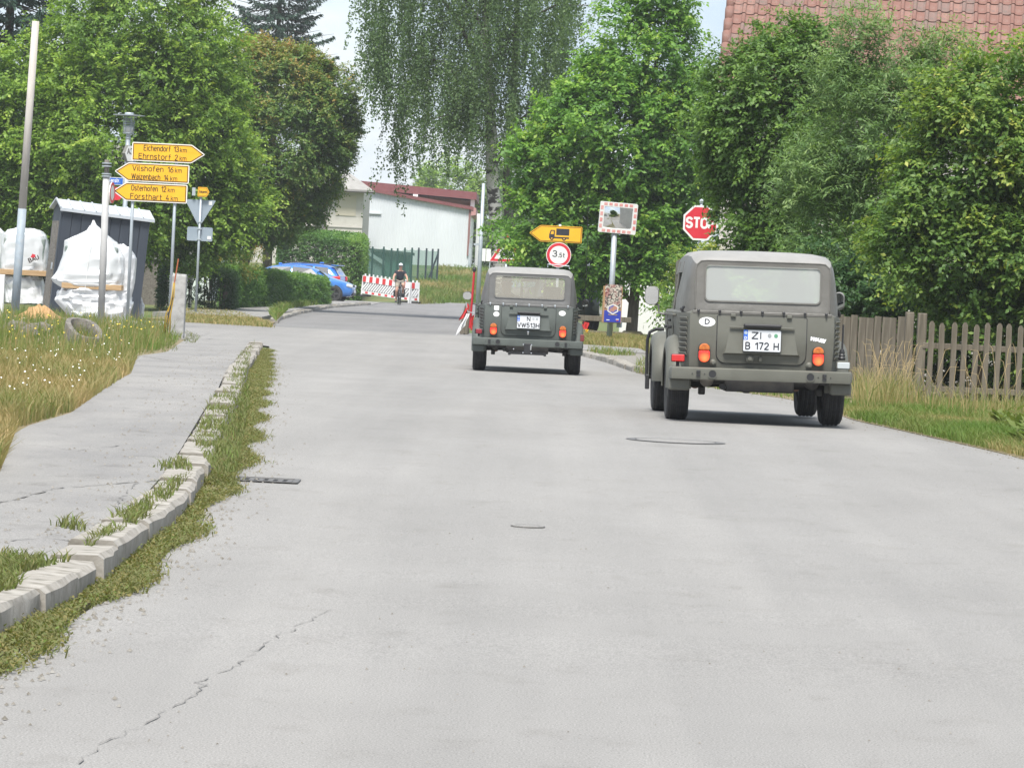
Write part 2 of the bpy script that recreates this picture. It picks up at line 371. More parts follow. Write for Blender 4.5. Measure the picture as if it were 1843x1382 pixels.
def lumps(p, fq, seed):
    k = np.random.default_rng(seed).uniform(0, 6.28, 12); x, y, z = p[:, 0] * fq, p[:, 1] * fq, p[:, 2] * fq
    a = np.sin(x + 1.3 * z + k[0]) * np.sin(1.2 * y - .7 * z + k[1]) + np.sin(1.7 * z - .6 * x + k[2]) * np.sin(1.1 * x + .8 * y + k[3])
    b = np.sin(2.3 * x + 1.1 * y + k[4]) * np.sin(2.1 * z + .9 * x + k[5]) + np.sin(2.6 * y - 1.4 * z + k[6]) * np.sin(2.4 * x - 1.6 * z + k[7])
    return .55 * a + .45 * b
def blades(rng, p, H, W, lean, tint, name, m, parent=None, kind='stuff', curl=0.6):
    n = len(p); a = rng.uniform(0, 6.283, n); ld = np.stack([np.cos(a), np.sin(a), np.zeros(n)], 1)
    b = rng.uniform(0, 6.283, n) * 0.25; sd = np.stack([np.cos(b), np.sin(b), np.zeros(n)], 1)
    le = (lean * rng.uniform(0.2, 1.3, n) * H)[:, None]; Hc = H[:, None]; W = W[:, None]
    up_ = np.array([0, 0, 1.0])
    m1 = p + up_ * Hc * 0.55 + ld * le * 0.3; tip = p + up_ * Hc * (1 - 0.25 * curl * lean) + ld * le
    v = np.stack([p - sd * W / 2, p + sd * W / 2, m1 + sd * W * 0.4, m1 - sd * W * 0.4, tip], 1).reshape(-1, 3)
    i = np.arange(n)[:, None] * 5
    f = np.concatenate([i + [[0, 1, 2]], i + [[0, 2, 3]], i + [[3, 2, 4]]], 0)
    me = np_mesh(name, v, f, m, np.repeat(tint, 5)); o = link(name, me, parent)
    if kind: o['kind'] = kind
    return o
# ------------------------------------------------------------------ shared materials
def asphalt_mat(name='asphalt', c0=(.230, .224, .214), c1=(.274, .267, .256), bs=.55, dirt=.86):
    m, n, l, b = node_mat(name); b.inputs['Roughness'].default_value = .88; b.inputs['Specular IOR Level'].default_value = .25
    tc = n.new('ShaderNodeTexCoord')
    def noise(scale, st, detail, lo, hi, c0, c1):
        mp = n.new('ShaderNodeMapping'); mp.inputs['Scale'].default_value = st; nz = n.new('ShaderNodeTexNoise'); nz.inputs['Scale'].default_value = scale; nz.inputs['Detail'].default_value = detail; nz.inputs['Roughness'].default_value = .65
        rp = n.new('ShaderNodeValToRGB'); rp.color_ramp.elements[0].position = lo; rp.color_ramp.elements[1].position = hi; rp.color_ramp.elements[0].color = c0 + (1,); rp.color_ramp.elements[1].color = c1 + (1,)
        l.new(tc.outputs['Object'], mp.inputs['Vector']); l.new(mp.outputs[0], nz.inputs['Vector']); l.new(nz.outputs['Fac'], rp.inputs['Fac']); return rp.outputs['Color'], nz
    def mul(a, c):
        x = n.new('ShaderNodeMix'); x.data_type = 'RGBA'; x.blend_type = 'MULTIPLY'; x.inputs['Factor'].default_value = 1; l.new(a, x.inputs['A']); l.new(c, x.inputs['B']); return x.outputs['Result']
    base, _ = noise(bs, (1, .5, 1), 9, .3, .72, c0, c1)
    streak, _ = noise(1.1, (1, .035, 1), 4, .35, .68, (.90, .90, .90), (1.05, 1.045, 1.04))
    blot, _ = noise(3.2, (1, .6, 1), 8, .56, .74, (1, 1, 1), (dirt, dirt * .99, dirt * .975))
    grain, gz = noise(150, (1, .6, 1), 3, .36, .66, (.70, .70, .70), (1.18, 1.18, 1.17))
    fleck, _ = noise(70, (1, .6, 1), 2, .66, .72, (1, 1, 1), (.62, .62, .62))
    col = mul(mul(mul(mul(base, streak), blot), grain), fleck); l.new(col, b.inputs['Base Color'])
    bp = n.new('ShaderNodeBump'); bp.inputs['Strength'].default_value = .5; bp.inputs['Distance'].default_value = .0016; l.new(gz.outputs['Fac'], bp.inputs['Height']); l.new(bp.outputs['Normal'], b.inputs['Normal'])
    return m
asphalt = asphalt_mat()
asphalt_dark = asphalt_mat('asphalt_old', (.170, .167, .166), (.222, .218, .215), .4, .85)
path_mat = asphalt_mat('footpath_asphalt', (.208, .203, .198), (.295, .286, .270), 1.1, .74)
soil = M('dry_soil', (0.20, 0.15, 0.095), 0.95, (0.14, 0.13, 0.06), scale=1.2, detail=8, bump=0.8, bscale=25, col3=(0.19, 0.14, 0.07), scale3=14, amt3=0.8)
lawn = M('meadow', (0.075, 0.115, 0.028), 0.95, (0.15, 0.145, 0.05), scale=0.35, detail=8, lo=0.38, hi=0.66, bump=1.0, bscale=18, col3=(0.05, 0.09, 0.02), scale3=6, amt3=0.7)
gravel_mat = M('gravel', (0.17, 0.155, 0.13), 0.95, (0.26, 0.25, 0.23), scale=14, detail=8, bump=1.0, bscale=60, col3=(0.10, 0.09, 0.07), scale3=40, amt3=0.8)
stone_kerb = M('kerb_granite', (0.225, 0.205, 0.175), 0.9, (0.36, 0.34, 0.305), scale=5, detail=10, bump=0.8, bscale=45, col3=(0.11, 0.10, 0.075), scale3=7, amt3=0.85)
crack_mat = M('crack', (0.125, 0.12, 0.113), 0.95, (0.19, 0.183, 0.172), scale=6)
iron = M('cast_iron', (0.11, 0.108, 0.105), 0.7, (0.18, 0.175, 0.17), scale=30, bump=0.3, metal=0.5)
concrete = M('concrete', (0.30, 0.30, 0.295), 0.9, (0.40, 0.395, 0.385), scale=3.5, detail=10, bump=0.5, bscale=60, col3=(0.18, 0.175, 0.165), scale3=9, amt3=0.55)
concrete_dark = M('weathered_concrete', (0.12, 0.11, 0.095), 0.95, (0.20, 0.185, 0.165), scale=9, detail=10, bump=0.9, bscale=70, col3=(0.07, 0.065, 0.05), scale3=22, amt3=0.8)
steel = M('galvanised_steel', (0.33, 0.37, 0.40), 0.5, (0.42, 0.46, 0.49), scale=3, detail=6, metal=0.35, spec=0.5)
grass_mat = leaf_mat('grass_blade', [(0.0, (0.30, 0.225, 0.115)), (0.3, (0.235, 0.205, 0.095)), (0.55, (0.135, 0.165, 0.050)), (1.0, (0.085, 0.155, 0.028))], transl=0.3, rough=0.6, spec=0.2)
weed_mat = leaf_mat('weed_leaf', [(0.0, (0.17, 0.15, 0.06)), (0.4, (0.125, 0.130, 0.055)), (1.0, (0.115, 0.165, 0.042))], transl=0.25, rough=0.7, spec=0.2)

# ------------------------------------------------------------------ ground, roads, footpaths
YS = [float(y) for y in np.concatenate([np.arange(-260, 0, 10), np.arange(0, 260, 1.0), np.arange(260, 500, 20), [500, 700, 1000, 1500, 2500]])]
def sheet(name, left, right, dz, m, y0=None, y1=None, nx=1, step=None):
    """a sheet between two (x, y) edge lines that follows the road bed, lifted by dz"""
    lx, ly = zip(*[(p[0], p[1]) for p in left]); rx, ry = zip(*[(p[0], p[1]) for p in right])
    y0 = max(ly[0], ry[0]) if y0 is None else y0; y1 = min(ly[-1], ry[-1]) if y1 is None else y1
    if step: ys = list(np.arange(y0, y1, step)) + [y1]
    else: ys = sorted(set([y0, y1] + [y for y in YS if y0 < y < y1]))
    mb = MB(); vs_, fs = [], []
    for y in ys:
        a, b = np.interp(y, ly, lx), np.interp(y, ry, rx); z = gh(y) + (dz(y) if callable(dz) else dz)
        for k in range(nx + 1): vs_.append((a + (b - a) * k / nx, y, z))
    w = nx + 1
    for i in range(len(ys) - 1):
        for k in range(nx): fs.append((i * w + k, i * w + k + 1, (i + 1) * w + k + 1, (i + 1) * w + k))
    R_ = len(ys); edge = [i * w for i in range(R_)] + [(R_ - 1) * w + k for k in range(1, w)] + [i * w + nx for i in range(R_ - 2, -1, -1)] + [k for k in range(nx - 1, 0, -1)]
    if name not in ('ground', 'road', 'side_street'):
        b = len(vs_); vs_ += [(vs_[i][0], vs_[i][1], vs_[i][2] - .16) for i in edge]; E = len(edge)
        fs += [(edge[i], edge[(i + 1) % E], b + (i + 1) % E, b + i) for i in range(E)]
    mb.add(vs_, fs); me = mb.mesh(name, m); o = link(name, me); o['kind'] = 'structure'; return o
X0, X1 = -320, 320
sheet('ground', [(X0, -260), (X0, 2500)], [(X1, -260), (X1, 2500)], -0.03, lawn, nx=4)

PROJ = lambda pts, dz=0.0: [gp(u, v, dz) for u, v in pts]
RL = PROJ([(0, 1192), (150, 1105), (300, 1000), (380, 905), (430, 850), (455, 770), (468, 710), (478, 660), (485, 622)])
RL = [Vector((-1.66, -200, 0)), Vector((-1.66, 8, 0))] + RL
KT = PROJ([(0, 1098), (150, 1030), (290, 925), (345, 880), (385, 812), (435, 700), (447, 655), (471, 616)], 0.11)
KT = [Vector((-1.74, -5, 0)), Vector((-1.74, 8, 0))] + KT
YEND = KT[-1].y                                   # the kerb ends here and the junction opens to the left
VB = PROJ([(0, 850), (30, 772), (130, 742), (236, 672), (248, 640), (300, 633), (332, 612)], 0.10)
VB = [Vector((-3.4, -5, 0)), Vector((-3.2, 18, 0))] + VB
xs = lambda line, y: float(np.interp(y, [p.y for p in line], [p.x for p in line]))
RR = [(4.3, -200), (4.2, 20)] + [(p.x, p.y) for p in PROJ([(1843, 825), (1690, 790), (1540, 757), (1420, 718), (1141, 670), (1090, 652), (1047, 641)])]
RR += [(1.25, 90.0), (1.1, 99.0)]
JL = [(p.x, p.y) for p in RL] + [(RL[-1].x - 1.0, RL[-1].y + 1.2), (-9, RL[-1].y + 3.0), (-60, RL[-1].y + 9.5), (-60, 99)]
# the junction's far edge is square to the side street
sheet('road', JL, RR, 0.0, asphalt, y0=-200, y1=93.0, nx=6)
SL = [(-60, 92.5), (-6.0, 96.5), (-6.5, 106), (-7.0, 125), (-7.05, 145), (-6.2, 165), (-6.3, 178), (-5, 187)]
SR = [(1.2, 92.5), (-1.2, 99), (-1.6, 130), (-1.2, 160), (3.5, 174), (14, 183), (30, 187)]
sheet('side_street', [(-6.4, 93.0)] + SL[1:], [(1.2, 93.0)] + SR[1:], -0.004, asphalt_dark, y0=93.0, y1=187, nx=2)
sheet('footpath', [(p.x, p.y) for p in VB], [(p.x - 0.21, p.y) for p in KT], 0.10, path_mat, y0=-5, y1=YEND, nx=3)
# the footpath runs out level with the junction
ZF = lambda y: 0.10 - 0.094 * smooth(YEND, YEND + 6, y)
sheet('footpath_end', [(VB[-1].x - 0.6, YEND), (-7.0, 78), (-7.0, 80)], [(KT[-1].x - 0.21, YEND), (KT[-1].x - 1.2, YEND + 4), (-6.4, 80)], ZF, path_mat, y0=YEND, y1=79.5)
sheet('verge', [(-60, -5), (-60, 76)], [(p.x + 0.05, p.y) for p in VB] + [(-6.9, 76)], 0.094, soil, y0=-5, y1=76, nx=4)
sheet('gutter_soil', [(p.x - 0.03, p.y) for p in KT], [(p.x - 0.03, p.y) for p in RL], 0.006, soil, y0=-5, y1=YEND - 0.5)
sheet('verge_strip', [(-60, 94), (-9, 95), (-9, 104)], [(-5.9, 94), (-6.1, 99), (-6.6, 104)], 0.03, soil, y0=94.5, y1=104, nx=2)
sheet('pavement', [(-9.6, 103), (-8.9, 122), (-7.9, 150), (-7.6, 165)], [(-6.7, 103), (-7.12, 125), (-7.2, 145), (-6.4, 165)], 0.10, path_mat, y0=103, y1=165, nx=2)
sheet('driveway', [(-16, 158), (-16, 183)], [(-6.25, 158), (-6.1, 165), (-6.2, 178), (-5.3, 183)], 0.02, path_mat, y0=165.5, y1=183, nx=2)
# right side: grass verge, far pavement with its kerb, gravel corner
def rr(y): return float(np.interp(y, [p[1] for p in RR], [p[0] for p in RR]))
sheet('verge_right', [(rr(y) - 0.02, y) for y in np.arange(-5, 62, 1.0)], [(60, -5), (60, 62)], 0.006, soil, y0=-5, y1=61, nx=4)
sheet('gravel_corner', [(rr(y) + 0.22, y) for y in np.arange(60, 76, 1.0)], [(20, 60), (20, 76)], 0.075, gravel_mat, y0=60.5, y1=74.5, nx=2)
sheet('pavement_right', [(1.25, 74.5), (1.3, 84)], [(20, 74.5), (20, 84)], 0.11, path_mat, y0=74.5, y1=82.5, nx=2)
sheet('verge_far', [(1.4, 82.5), (1.3, 99), (-1.0, 101), (-1.4, 130), (-0.9, 160)], [(60, 82.5), (60, 160)], 0.10, lawn, y0=82.6, y1=158, nx=3)

# ------------------------------------------------------------------ kerb stones, one by one
def stone(rng, L, W, H):
    mb = MB(); r = lambda s: rng.uniform(-s, s)
    xs_ = [-W / 2, W / 2]; n = 4; rings = []
    for i in range(n + 1):
        y = -L / 2 + L * i / n; e = 0.008 if i in (0, n) else 0
        rings.append([(-W / 2 + r(.006), y, -H), (W / 2 + r(.008), y, -H), (W / 2 + r(.010) - e, y, -0.022 + r(.004)), (W / 2 - 0.022 + r(.008) - e, y, r(.0015) - e * .4), (-W / 2 + 0.015 + r(.006), y, r(.0015) - e * .4), (-W / 2 + r(.006), y, -0.02)])
    mb.loft(rings, cap0=True, cap1=True); return mb
kerb_me = []
rk = random.Random(5)
for i in range(9): kerb_me.append(stone(rk, 1.0, 0.21, 0.2).mesh('kerb_stone', stone_kerb, True))
for me in kerb_me: sharp(me, 32)
kerb = bpy.data.objects.new('kerb', None); COL.objects.link(kerb); kerb['kind'] = 'structure'
def lay_kerb(line, parent, h, y0, y1, rnd, side=-1, lmin=0.7, lmax=1.5, wid=0.0):
    y = y0
    while y < y1:
        L = rnd.uniform(lmin, lmax); a = Vector((xs(line, y), y)); b = Vector((xs(line, y + L), y + L)); d = b - a; Ls = d.length
        c = (a + b) / 2; q = Vector((-d.y, d.x)).normalized() * (0.105 + wid) * (1 if side < 0 else -1)
        o = link('kerb_stone', kerb_me[rnd.randrange(len(kerb_me))], parent, (c.x + q.x + rnd.uniform(-.010, .010), c.y, gh(c.y) + h + rnd.uniform(-.016, .012)), (rnd.uniform(-.012, .012), rnd.uniform(-.03, .03), math.atan2(-d.x, d.y) + rnd.uniform(-.012, .012)))
        o.scale = (rnd.uniform(.9, 1.1), (Ls - rnd.uniform(.008, .025)), 1)
        y += L
lay_kerb(KT, kerb, 0.115, 6.0, YEND - 0.3, rk)
kerb_r = bpy.data.objects.new('kerb_right', None); COL.objects.link(kerb_r); kerb_r['kind'] = 'structure'
RRv = [Vector((a, b, 0)) for a, b in RR]
lay_kerb(RRv, kerb_r, 0.095, 58.5, 76.5, rk, side=1)
kerb_s = bpy.data.objects.new('kerb_side_street', None); COL.objects.link(kerb_s); kerb_s['kind'] = 'structure'
lay_kerb([Vector((a + 0.1, b, 0)) for a, b in SL[1:]], kerb_s, 0.10, 100, 164, rk, lmin=1.2, lmax=2.2)

# ------------------------------------------------------------------ cracks, drain, covers in the road
def crack(pts, w, rnd, name='road_crack', dz=0.0):
    P = PROJ(pts, dz); L = []
    for a, b in zip(P, P[1:]):
        n = max(2, int((b - a).length / 0.07))
        for i in range(n): L.append(a + (b - a) * (i / n) + Vector((rnd.gauss(0, .010), 0, 0)))
    vs_, fs = [], []
    for i, p in enumerate(L):
        ww = w * rnd.uniform(0.1, 1.0); vs_ += [(p.x - ww, p.y, gh(p.y) + dz + .0045), (p.x + ww, p.y, gh(p.y) + dz + .0045)]
    for i in range(len(L) - 1):
        if rnd.random() < 0.82: fs.append((2 * i, 2 * i + 1, 2 * i + 3, 2 * i + 2))
    o = MB().add(vs_, fs).build(name, crack_mat); o['kind'] = 'structure'; return o
crack([(130, 1381), (185, 1335), (250, 1310), (300, 1280), (345, 1255), (372, 1225), (412, 1204), (460, 1170), (483, 1155), (540, 1122), (570, 1110), (597, 1094)], 0.0034, rk)
crack([(445, 1400), (446, 1381)], 0.005, rk)
for pts, w in (([(0, 905), (60, 890), (95, 880), (180, 873), (250, 868), (318, 862)], .012), ([(250, 640), (300, 648), (360, 655), (408, 659)], .02), ([(130, 975), (90, 968), (0, 975)], .008), ([(330, 612), (380, 600), (450, 608)], .03), ([(60, 800), (140, 812), (230, 800), (330, 806)], .006), ([(180, 985), (210, 940), (215, 900), (250, 868)], .005)): crack(pts, w, rk, 'path_crack', .10)
t = gp(478, 865)
dr = empty('drain_cover', (t.x, t.y, gh(t.y) + 0.002), 'dark slotted iron drain cover at the left edge of the road', 'drain cover')
MB().ring(rrect(-.2, .2, -.2, .2, .01, 1), rrect(-.165, .165, -.165, .165, .01, 1), 0, .004).build('frame', iron, dr, rot=(math.pi / 2, 0, 0), loc=(0, 0, 0.004))
for k in range(6): MB().box((-.14 + k * .056, 0, .0), (.03, .33, .004)).build('slat', iron, dr)
MB().box((0, 0, -.0005), (.33, .33, .001)).build('pit', M('pit_dark', (.012, .012, .012), .9), dr)
t = gp(1216, 794)
mh = empty('manhole_cover', (t.x, t.y, gh(t.y) + 0.002), 'round iron manhole cover in the road behind the nearer jeep', 'manhole cover')
MB().lathe([(.39, 0), (.39, .002), (.32, .003), (.32, 0)], 32).build('rim', iron, mh)
MB().lathe([(.31, 0), (.31, .003), (.0, .004)], 32).build('lid', path_mat, mh)
t = gp(950, 948)
vc = empty('valve_cap', (t.x, t.y, gh(t.y) + 0.002), 'small iron valve cap set in the middle of the road', 'valve cap')
MB().lathe([(.09, 0), (.09, .006), (.065, .007), (.065, 0)], 18).build('rim', path_mat, vc)
MB().lathe([(.06, 0), (.06, .006), (0, .007)], 18).build('lid', path_mat, vc)
for (u, v, w, l, rz, lab) in ((1600, 762, .30, .8, .1, 'flat pale stone slab in the verge, the longest one'), (1640, 768, .26, .45, -.2, 'flat pale stone slab in the verge, the middle one'), (1676, 763, .2, .4, .3, 'small flat stone slab in the verge nearest the picket fence')):
    t = gp(u, v); me = stone(rk, l, w, .08); o = me.build('stone_slab', stone_kerb, None, True, loc=(t.x, t.y, t.z + .035), rot=(0, 0, rz)); tag(o, lab, 'stone slab')

# ------------------------------------------------------------------ grass, weeds, flowers
rng = np.random.default_rng(11)
def field(p, s, seed):
    k = np.random.default_rng(seed).uniform(0, 6.28, 8)
    x, y = p[:, 0] * s, p[:, 1] * s * 0.35
    return 0.5 + 0.25 * (np.sin(x * 1.0 + y * 1.3 + k[0]) + np.sin(x * 2.3 - y * 1.9 + k[1]) * .7 + np.sin(x * 4.7 + y * 3.1 + k[2]) * .45)
def scatter(n, poly, dz, s0=0):
    """n ground points spread evenly over an area of the view, given by its corner pixels"""
    r = np.random.default_rng(s0); us = [p[0] for p in poly]; vs_ = [p[1] for p in poly]; out = []
    U = r.uniform(min(us), max(us), n * 3); V = r.uniform(min(vs_), max(vs_), n * 3)
    ins = np.zeros(len(U), bool); j = len(poly) - 1
    for i in range(len(poly)):
        (xi, yi), (xj, yj) = poly[i], poly[j]
        ins ^= ((yi > V) != (yj > V)) & (U < (xj - xi) * (V - yi) / (yj - yi + 1e-9) + xi); j = i
    U, V = U[ins][:n], V[ins][:n]
    a = (U - PW / 2) / F; b = -(V - PH / 2) / F
    K = np.outer(a, np.array(rt)) + np.outer(b, np.array(up)) + np.array(fw)
    yy = np.linspace(4, 400, 4000); hh = np.array([gh(y) for y in yy]) + dz
    # fixed-point iteration against the road bed
    lo, hi = np.full(len(U), 5.0), np.full(len(U), 400.0)
    for _ in range(40):
        d = (lo + hi) / 2; above = EYE + K[:, 2] / K[:, 1] * d > np.interp(d, yy, hh)
        lo = np.where(above, d, lo); hi = np.where(above, hi, d)
    return np.stack([K[:, 0] / K[:, 1] * d, d, np.interp(d, yy, hh)], 1)
P1 = scatter(52000, [(-260, 548), (150, 560), (325, 592), (325, 612), (300, 630), (248, 638), (236, 672), (130, 742), (30, 772), (-2, 850), (-120, 900), (-260, 900)], 0.09, 1)
TRP = at(149, 594, 58.5); P1 = P1[~((abs(P1[:, 0] - TRP.x) < .75) & (P1[:, 1] > TRP.y - 4.5) & (P1[:, 1] < TRP.y + 1.2) & (rng.uniform(0, 1, len(P1)) < .8))]
g = field(P1, 2.2, 3); far = np.clip((P1[:, 1] - 38) / 22, 0, 1)
tint = np.clip(0.20 + 0.48 * far + 0.45 * (g - 0.45) + rng.normal(0, .12, len(P1)), 0, 1)
blades(rng, P1, rng.uniform(.06, .20, len(P1)) * (0.75 + .6 * g), rng.uniform(.006, .013, len(P1)), 0.6, tint, 'verge_grass', grass_mat)
P2 = scatter(2600, [(-200, 560), (325, 595), (300, 626), (200, 660), (60, 650), (-200, 640)], 0.09, 2)
P2 = P2[~((abs(P2[:, 0] - TRP.x) < .9) & (P2[:, 1] > TRP.y - 6) & (P2[:, 1] < TRP.y + 1.2))]
blades(rng, P2, rng.uniform(.25, .55, len(P2)), rng.uniform(.006, .010, len(P2)), 0.35, np.clip(rng.normal(.45, .25, len(P2)), 0, 1), 'tall_verge_grass', grass_mat)
# small white flowers over the verge
white_petal = M('white_petal', (0.75, 0.76, 0.72), 0.6)
def flowers(P, name, m, size, h0, h1, seed):
    r = np.random.default_rng(seed); n = len(P); p = P.copy(); p[:, 2] += r.uniform(h0, h1, n); vs_, fs = [], []
    for q in p:
        s = size * r.uniform(.6, 1.2); b = len(vs_); t = r.normal(0, .35, 2)
        for k in range(6): vs_.append((q[0] + s * math.cos(k * 1.047), q[1] + s * math.sin(k * 1.047) * .8, q[2] + s * (math.cos(k * 1.047) * t[0] + .7 * math.sin(k * 1.047))))
        fs.append(tuple(b + k for k in range(6)))
    o = link(name, np_mesh(name, np.array(vs_), np.array(fs), m)); o['kind'] = 'stuff'; return o
flowers(scatter(55, [(-40, 585), (325, 600), (240, 665), (130, 740), (0, 760)], 0.09, 4), 'white_flowers', white_petal, .006, .12, .30, 5)
flowers(scatter(30, [(0, 640), (240, 650), (180, 715), (0, 740)], 0.09, 6), 'clover_flowers', white_petal, .007, .10, .2, 7)
flowers(scatter(60, [(-40, 560), (325, 600), (240, 640), (0, 640)], 0.09, 14), 'yellow_flowers', M('yellow_petal', (0.65, 0.48, 0.05), .6), .014, .12, .3, 8)
# weeds that fill the gutter and creep over the kerb
def weeds(n, seed):
    r = np.random.default_rng(seed); y = 10.5 + (YEND - 11.5) * r.uniform(0, 1, n) ** 1.5
    ka = np.interp(y, [p.y for p in KT], [p.x for p in KT]); rb = np.interp(y, [p.y for p in RL], [p.x for p in RL])
    t = r.uniform(0, 1.0, n); t = np.where(r.uniform(0, 1, n) < .10, 1 + r.exponential(.10, n), t)
    x = ka - 0.02 + (rb - ka + 0.05 + .05 * np.sin(y * 2.1)) * t
    p = np.stack([x, y, np.array([gh(q) for q in y]) + .004], 1)
    g = field(p * np.array([6, 6, 1]), 1.0, 9); keep = r.uniform(0, 1, n) < np.clip(g * 1.5 + .1, .15, 1)
    return p[keep], g[keep]
P3, g3 = weeds(34000, 21)
blades(rng, P3, rng.uniform(.012, .05, len(P3)) * (.7 + .7 * g3), rng.uniform(.003, .008, len(P3)), 1.2, np.clip(rng.normal(.38, .22, len(P3)), 0, 1), 'gutter_weeds', weed_mat)
def rosettes(n, seed, name, tmean):
    """low broad-leaved weeds: little fans of leaves close to the ground"""
    C, g = weeds(n, seed); r = np.random.default_rng(seed); k = 7; P = np.repeat(C, k, 0); N = len(P); a = r.uniform(0, 6.28, N); P = P + r.normal(0, .012, P.shape) * np.array([1, 1, 0]); P[:, 2] += np.abs(r.normal(0, .014, N))
    d = np.stack([np.cos(a), np.sin(a), r.uniform(.1, .9, N)], 1); L = r.uniform(.008, .024, N); v, f = leaf_quads(P, d, np.array([0, 0, 1.0])[None] + r.normal(0, .3, (N, 3)), L, L * .55)
    o = link(name, np_mesh(name, v, f, weed_mat, np.repeat(np.clip(np.repeat(r.normal(tmean, .2, len(C)), k) + r.normal(0, .08, N), 0, 1), 4))); o['kind'] = 'stuff'
rosettes(9000, 24, 'gutter_rosettes', .48); rosettes(5000, 25, 'dry_gutter_litter', .05)
# loose tufts over the kerb and on the footpath edge
def tufts(poly_list, n_each, hmin, hmax, seed, name, m, dz=0.10, mean=.55):
    r = np.random.default_rng(seed); ps = [scatter(n, poly, dz, seed + i) for i, (poly, n) in enumerate(zip(poly_list, n_each))]
    P = np.concatenate(ps); g = field(P * np.array([7, 7, 1]), 1, seed); P = P[r.uniform(0, 1, len(P)) < np.clip(g * 1.6 - .1, .05, 1)]
    blades(r, P, r.uniform(hmin, hmax, len(P)), r.uniform(.005, .010, len(P)), .9, np.clip(r.normal(mean, .2, len(P)), 0, 1), name, m)
tufts([[(345, 800), (378, 720), (432, 690), (452, 690), (448, 730), (425, 850), (390, 850)], [(200, 935), (250, 910), (330, 850), (350, 850), (300, 905), (230, 945)], [(150, 985), (190, 955), (250, 930), (270, 935), (200, 972), (160, 990)],
       [(0, 1040), (0, 1000), (60, 1008), (125, 1012), (60, 1030)], [(-10, 1075), (-10, 1050), (40, 1040), (30, 1065)], [(90, 945), (130, 940), (180, 955), (150, 960)], [(410, 690), (430, 640), (460, 612), (452, 640), (440, 690)], [(235, 600), (300, 590), (315, 610), (320, 632), (250, 640)], [(335, 596), (362, 606), (350, 618), (330, 618)], [(270, 840), (330, 830), (350, 845), (290, 850)]],
      [4200, 1100, 800, 900, 400, 150, 1100, 1200, 300, 260], .015, .075, 31, 'kerbside_tufts', weed_mat)
# right verge: short green grass, brown edges, tall dry stalks before the fence
P4 = scatter(42000, [(1530, 735), (1640, 722), (1843, 735), (1990, 745), (1990, 850), (1843, 822), (1690, 788), (1540, 755), (1430, 720), (1420, 712), (1500, 716)], 0.015, 41)
g4 = field(P4, 1.8, 43)
blades(rng, P4, rng.uniform(.04, .14, len(P4)) * (.6 + .7 * g4), rng.uniform(.005, .010, len(P4)), .8, np.clip(.62 + .75 * (g4 - .5) + rng.normal(0, .13, len(P4)), 0, 1), 'verge_grass_right', grass_mat)
P5 = scatter(1300, [(1535, 715), (1640, 722), (1660, 738), (1560, 742), (1535, 735)], 0.015, 45)
blades(rng, P5, rng.uniform(.15, .55, len(P5)), rng.uniform(.005, .009, len(P5)), .55, np.clip(rng.normal(.34, .2, len(P5)), 0, 1), 'dry_stalks', grass_mat)
P6 = np.concatenate([scatter(1800, [(1660, 735), (1843, 745), (1990, 755), (1990, 770), (1843, 760), (1660, 748)], 0.015, 46), scatter(700, [(1800, 745), (1990, 760), (1990, 800), (1820, 780)], 0.015, 47)])
blades(rng, P6, rng.uniform(.12, .5, len(P6)) * rng.uniform(.4, 1, len(P6)), rng.uniform(.005, .009, len(P6)), .6, np.clip(rng.normal(.4, .25, len(P6)), 0, 1), 'fence_foot_grass', grass_mat)
P7 = scatter(9000, [(1045, 603), (1160, 613), (1175, 640), (1150, 628), (1040, 620)], 0.10, 48)
blades(rng, P7, rng.uniform(.05, .22, len(P7)), rng.uniform(.012, .02, len(P7)), .8, np.clip(rng.normal(.3, .2, len(P7)), 0, 1), 'dry_grass_right', grass_mat)
P8 = np.concatenate([scatter(2600, [(1138, 668), (1165, 640), (1300, 660), (1420, 705), (1420, 718), (1200, 690)], 0.05, 49), scatter(500, [(1050, 632), (1080, 634), (1150, 640), (1100, 640)], .08, 50)])
blades(rng, P8, rng.uniform(.04, .2, len(P8)), rng.uniform(.008, .014, len(P8)), .8, np.clip(rng.normal(.6, .2, len(P8)), 0, 1), 'corner_grass', grass_mat)
P9 = scatter(16000, [(750, 548), (750, 505), (800, 478), (1000, 485), (1000, 560), (850, 545)], 0.0, 51)
g9 = field(P9 * np.array([.5, .5, 1]), 1, 52)
blades(rng, P9, rng.uniform(.1, .45, len(P9)), rng.uniform(.03, .05, len(P9)), .8, np.clip(.55 + .8 * (g9 - .5) + rng.normal(0, .12, len(P9)), 0, 1), 'meadow_grass', grass_mat)
P10 = scatter(6000, [(325, 560), (400, 556), (480, 581), (495, 590), (330, 580)], 0.04, 53)
blades(rng, P10, rng.uniform(.04, .14, len(P10)), rng.uniform(.015, .025, len(P10)), .8, np.clip(rng.normal(.3, .2, len(P10)), 0, 1), 'mown_dry_grass', grass_mat)
P11 = scatter(3000, [(485, 566), (500, 552), (560, 545), (600, 545), (520, 556), (497, 578)], 0.10, 54)
blades(rng, P11, rng.uniform(.06, .3, len(P11)), rng.uniform(.02, .03, len(P11)), .8, np.clip(rng.normal(.7, .2, len(P11)), 0, 1), 'kerbside_weeds_far', grass_mat)

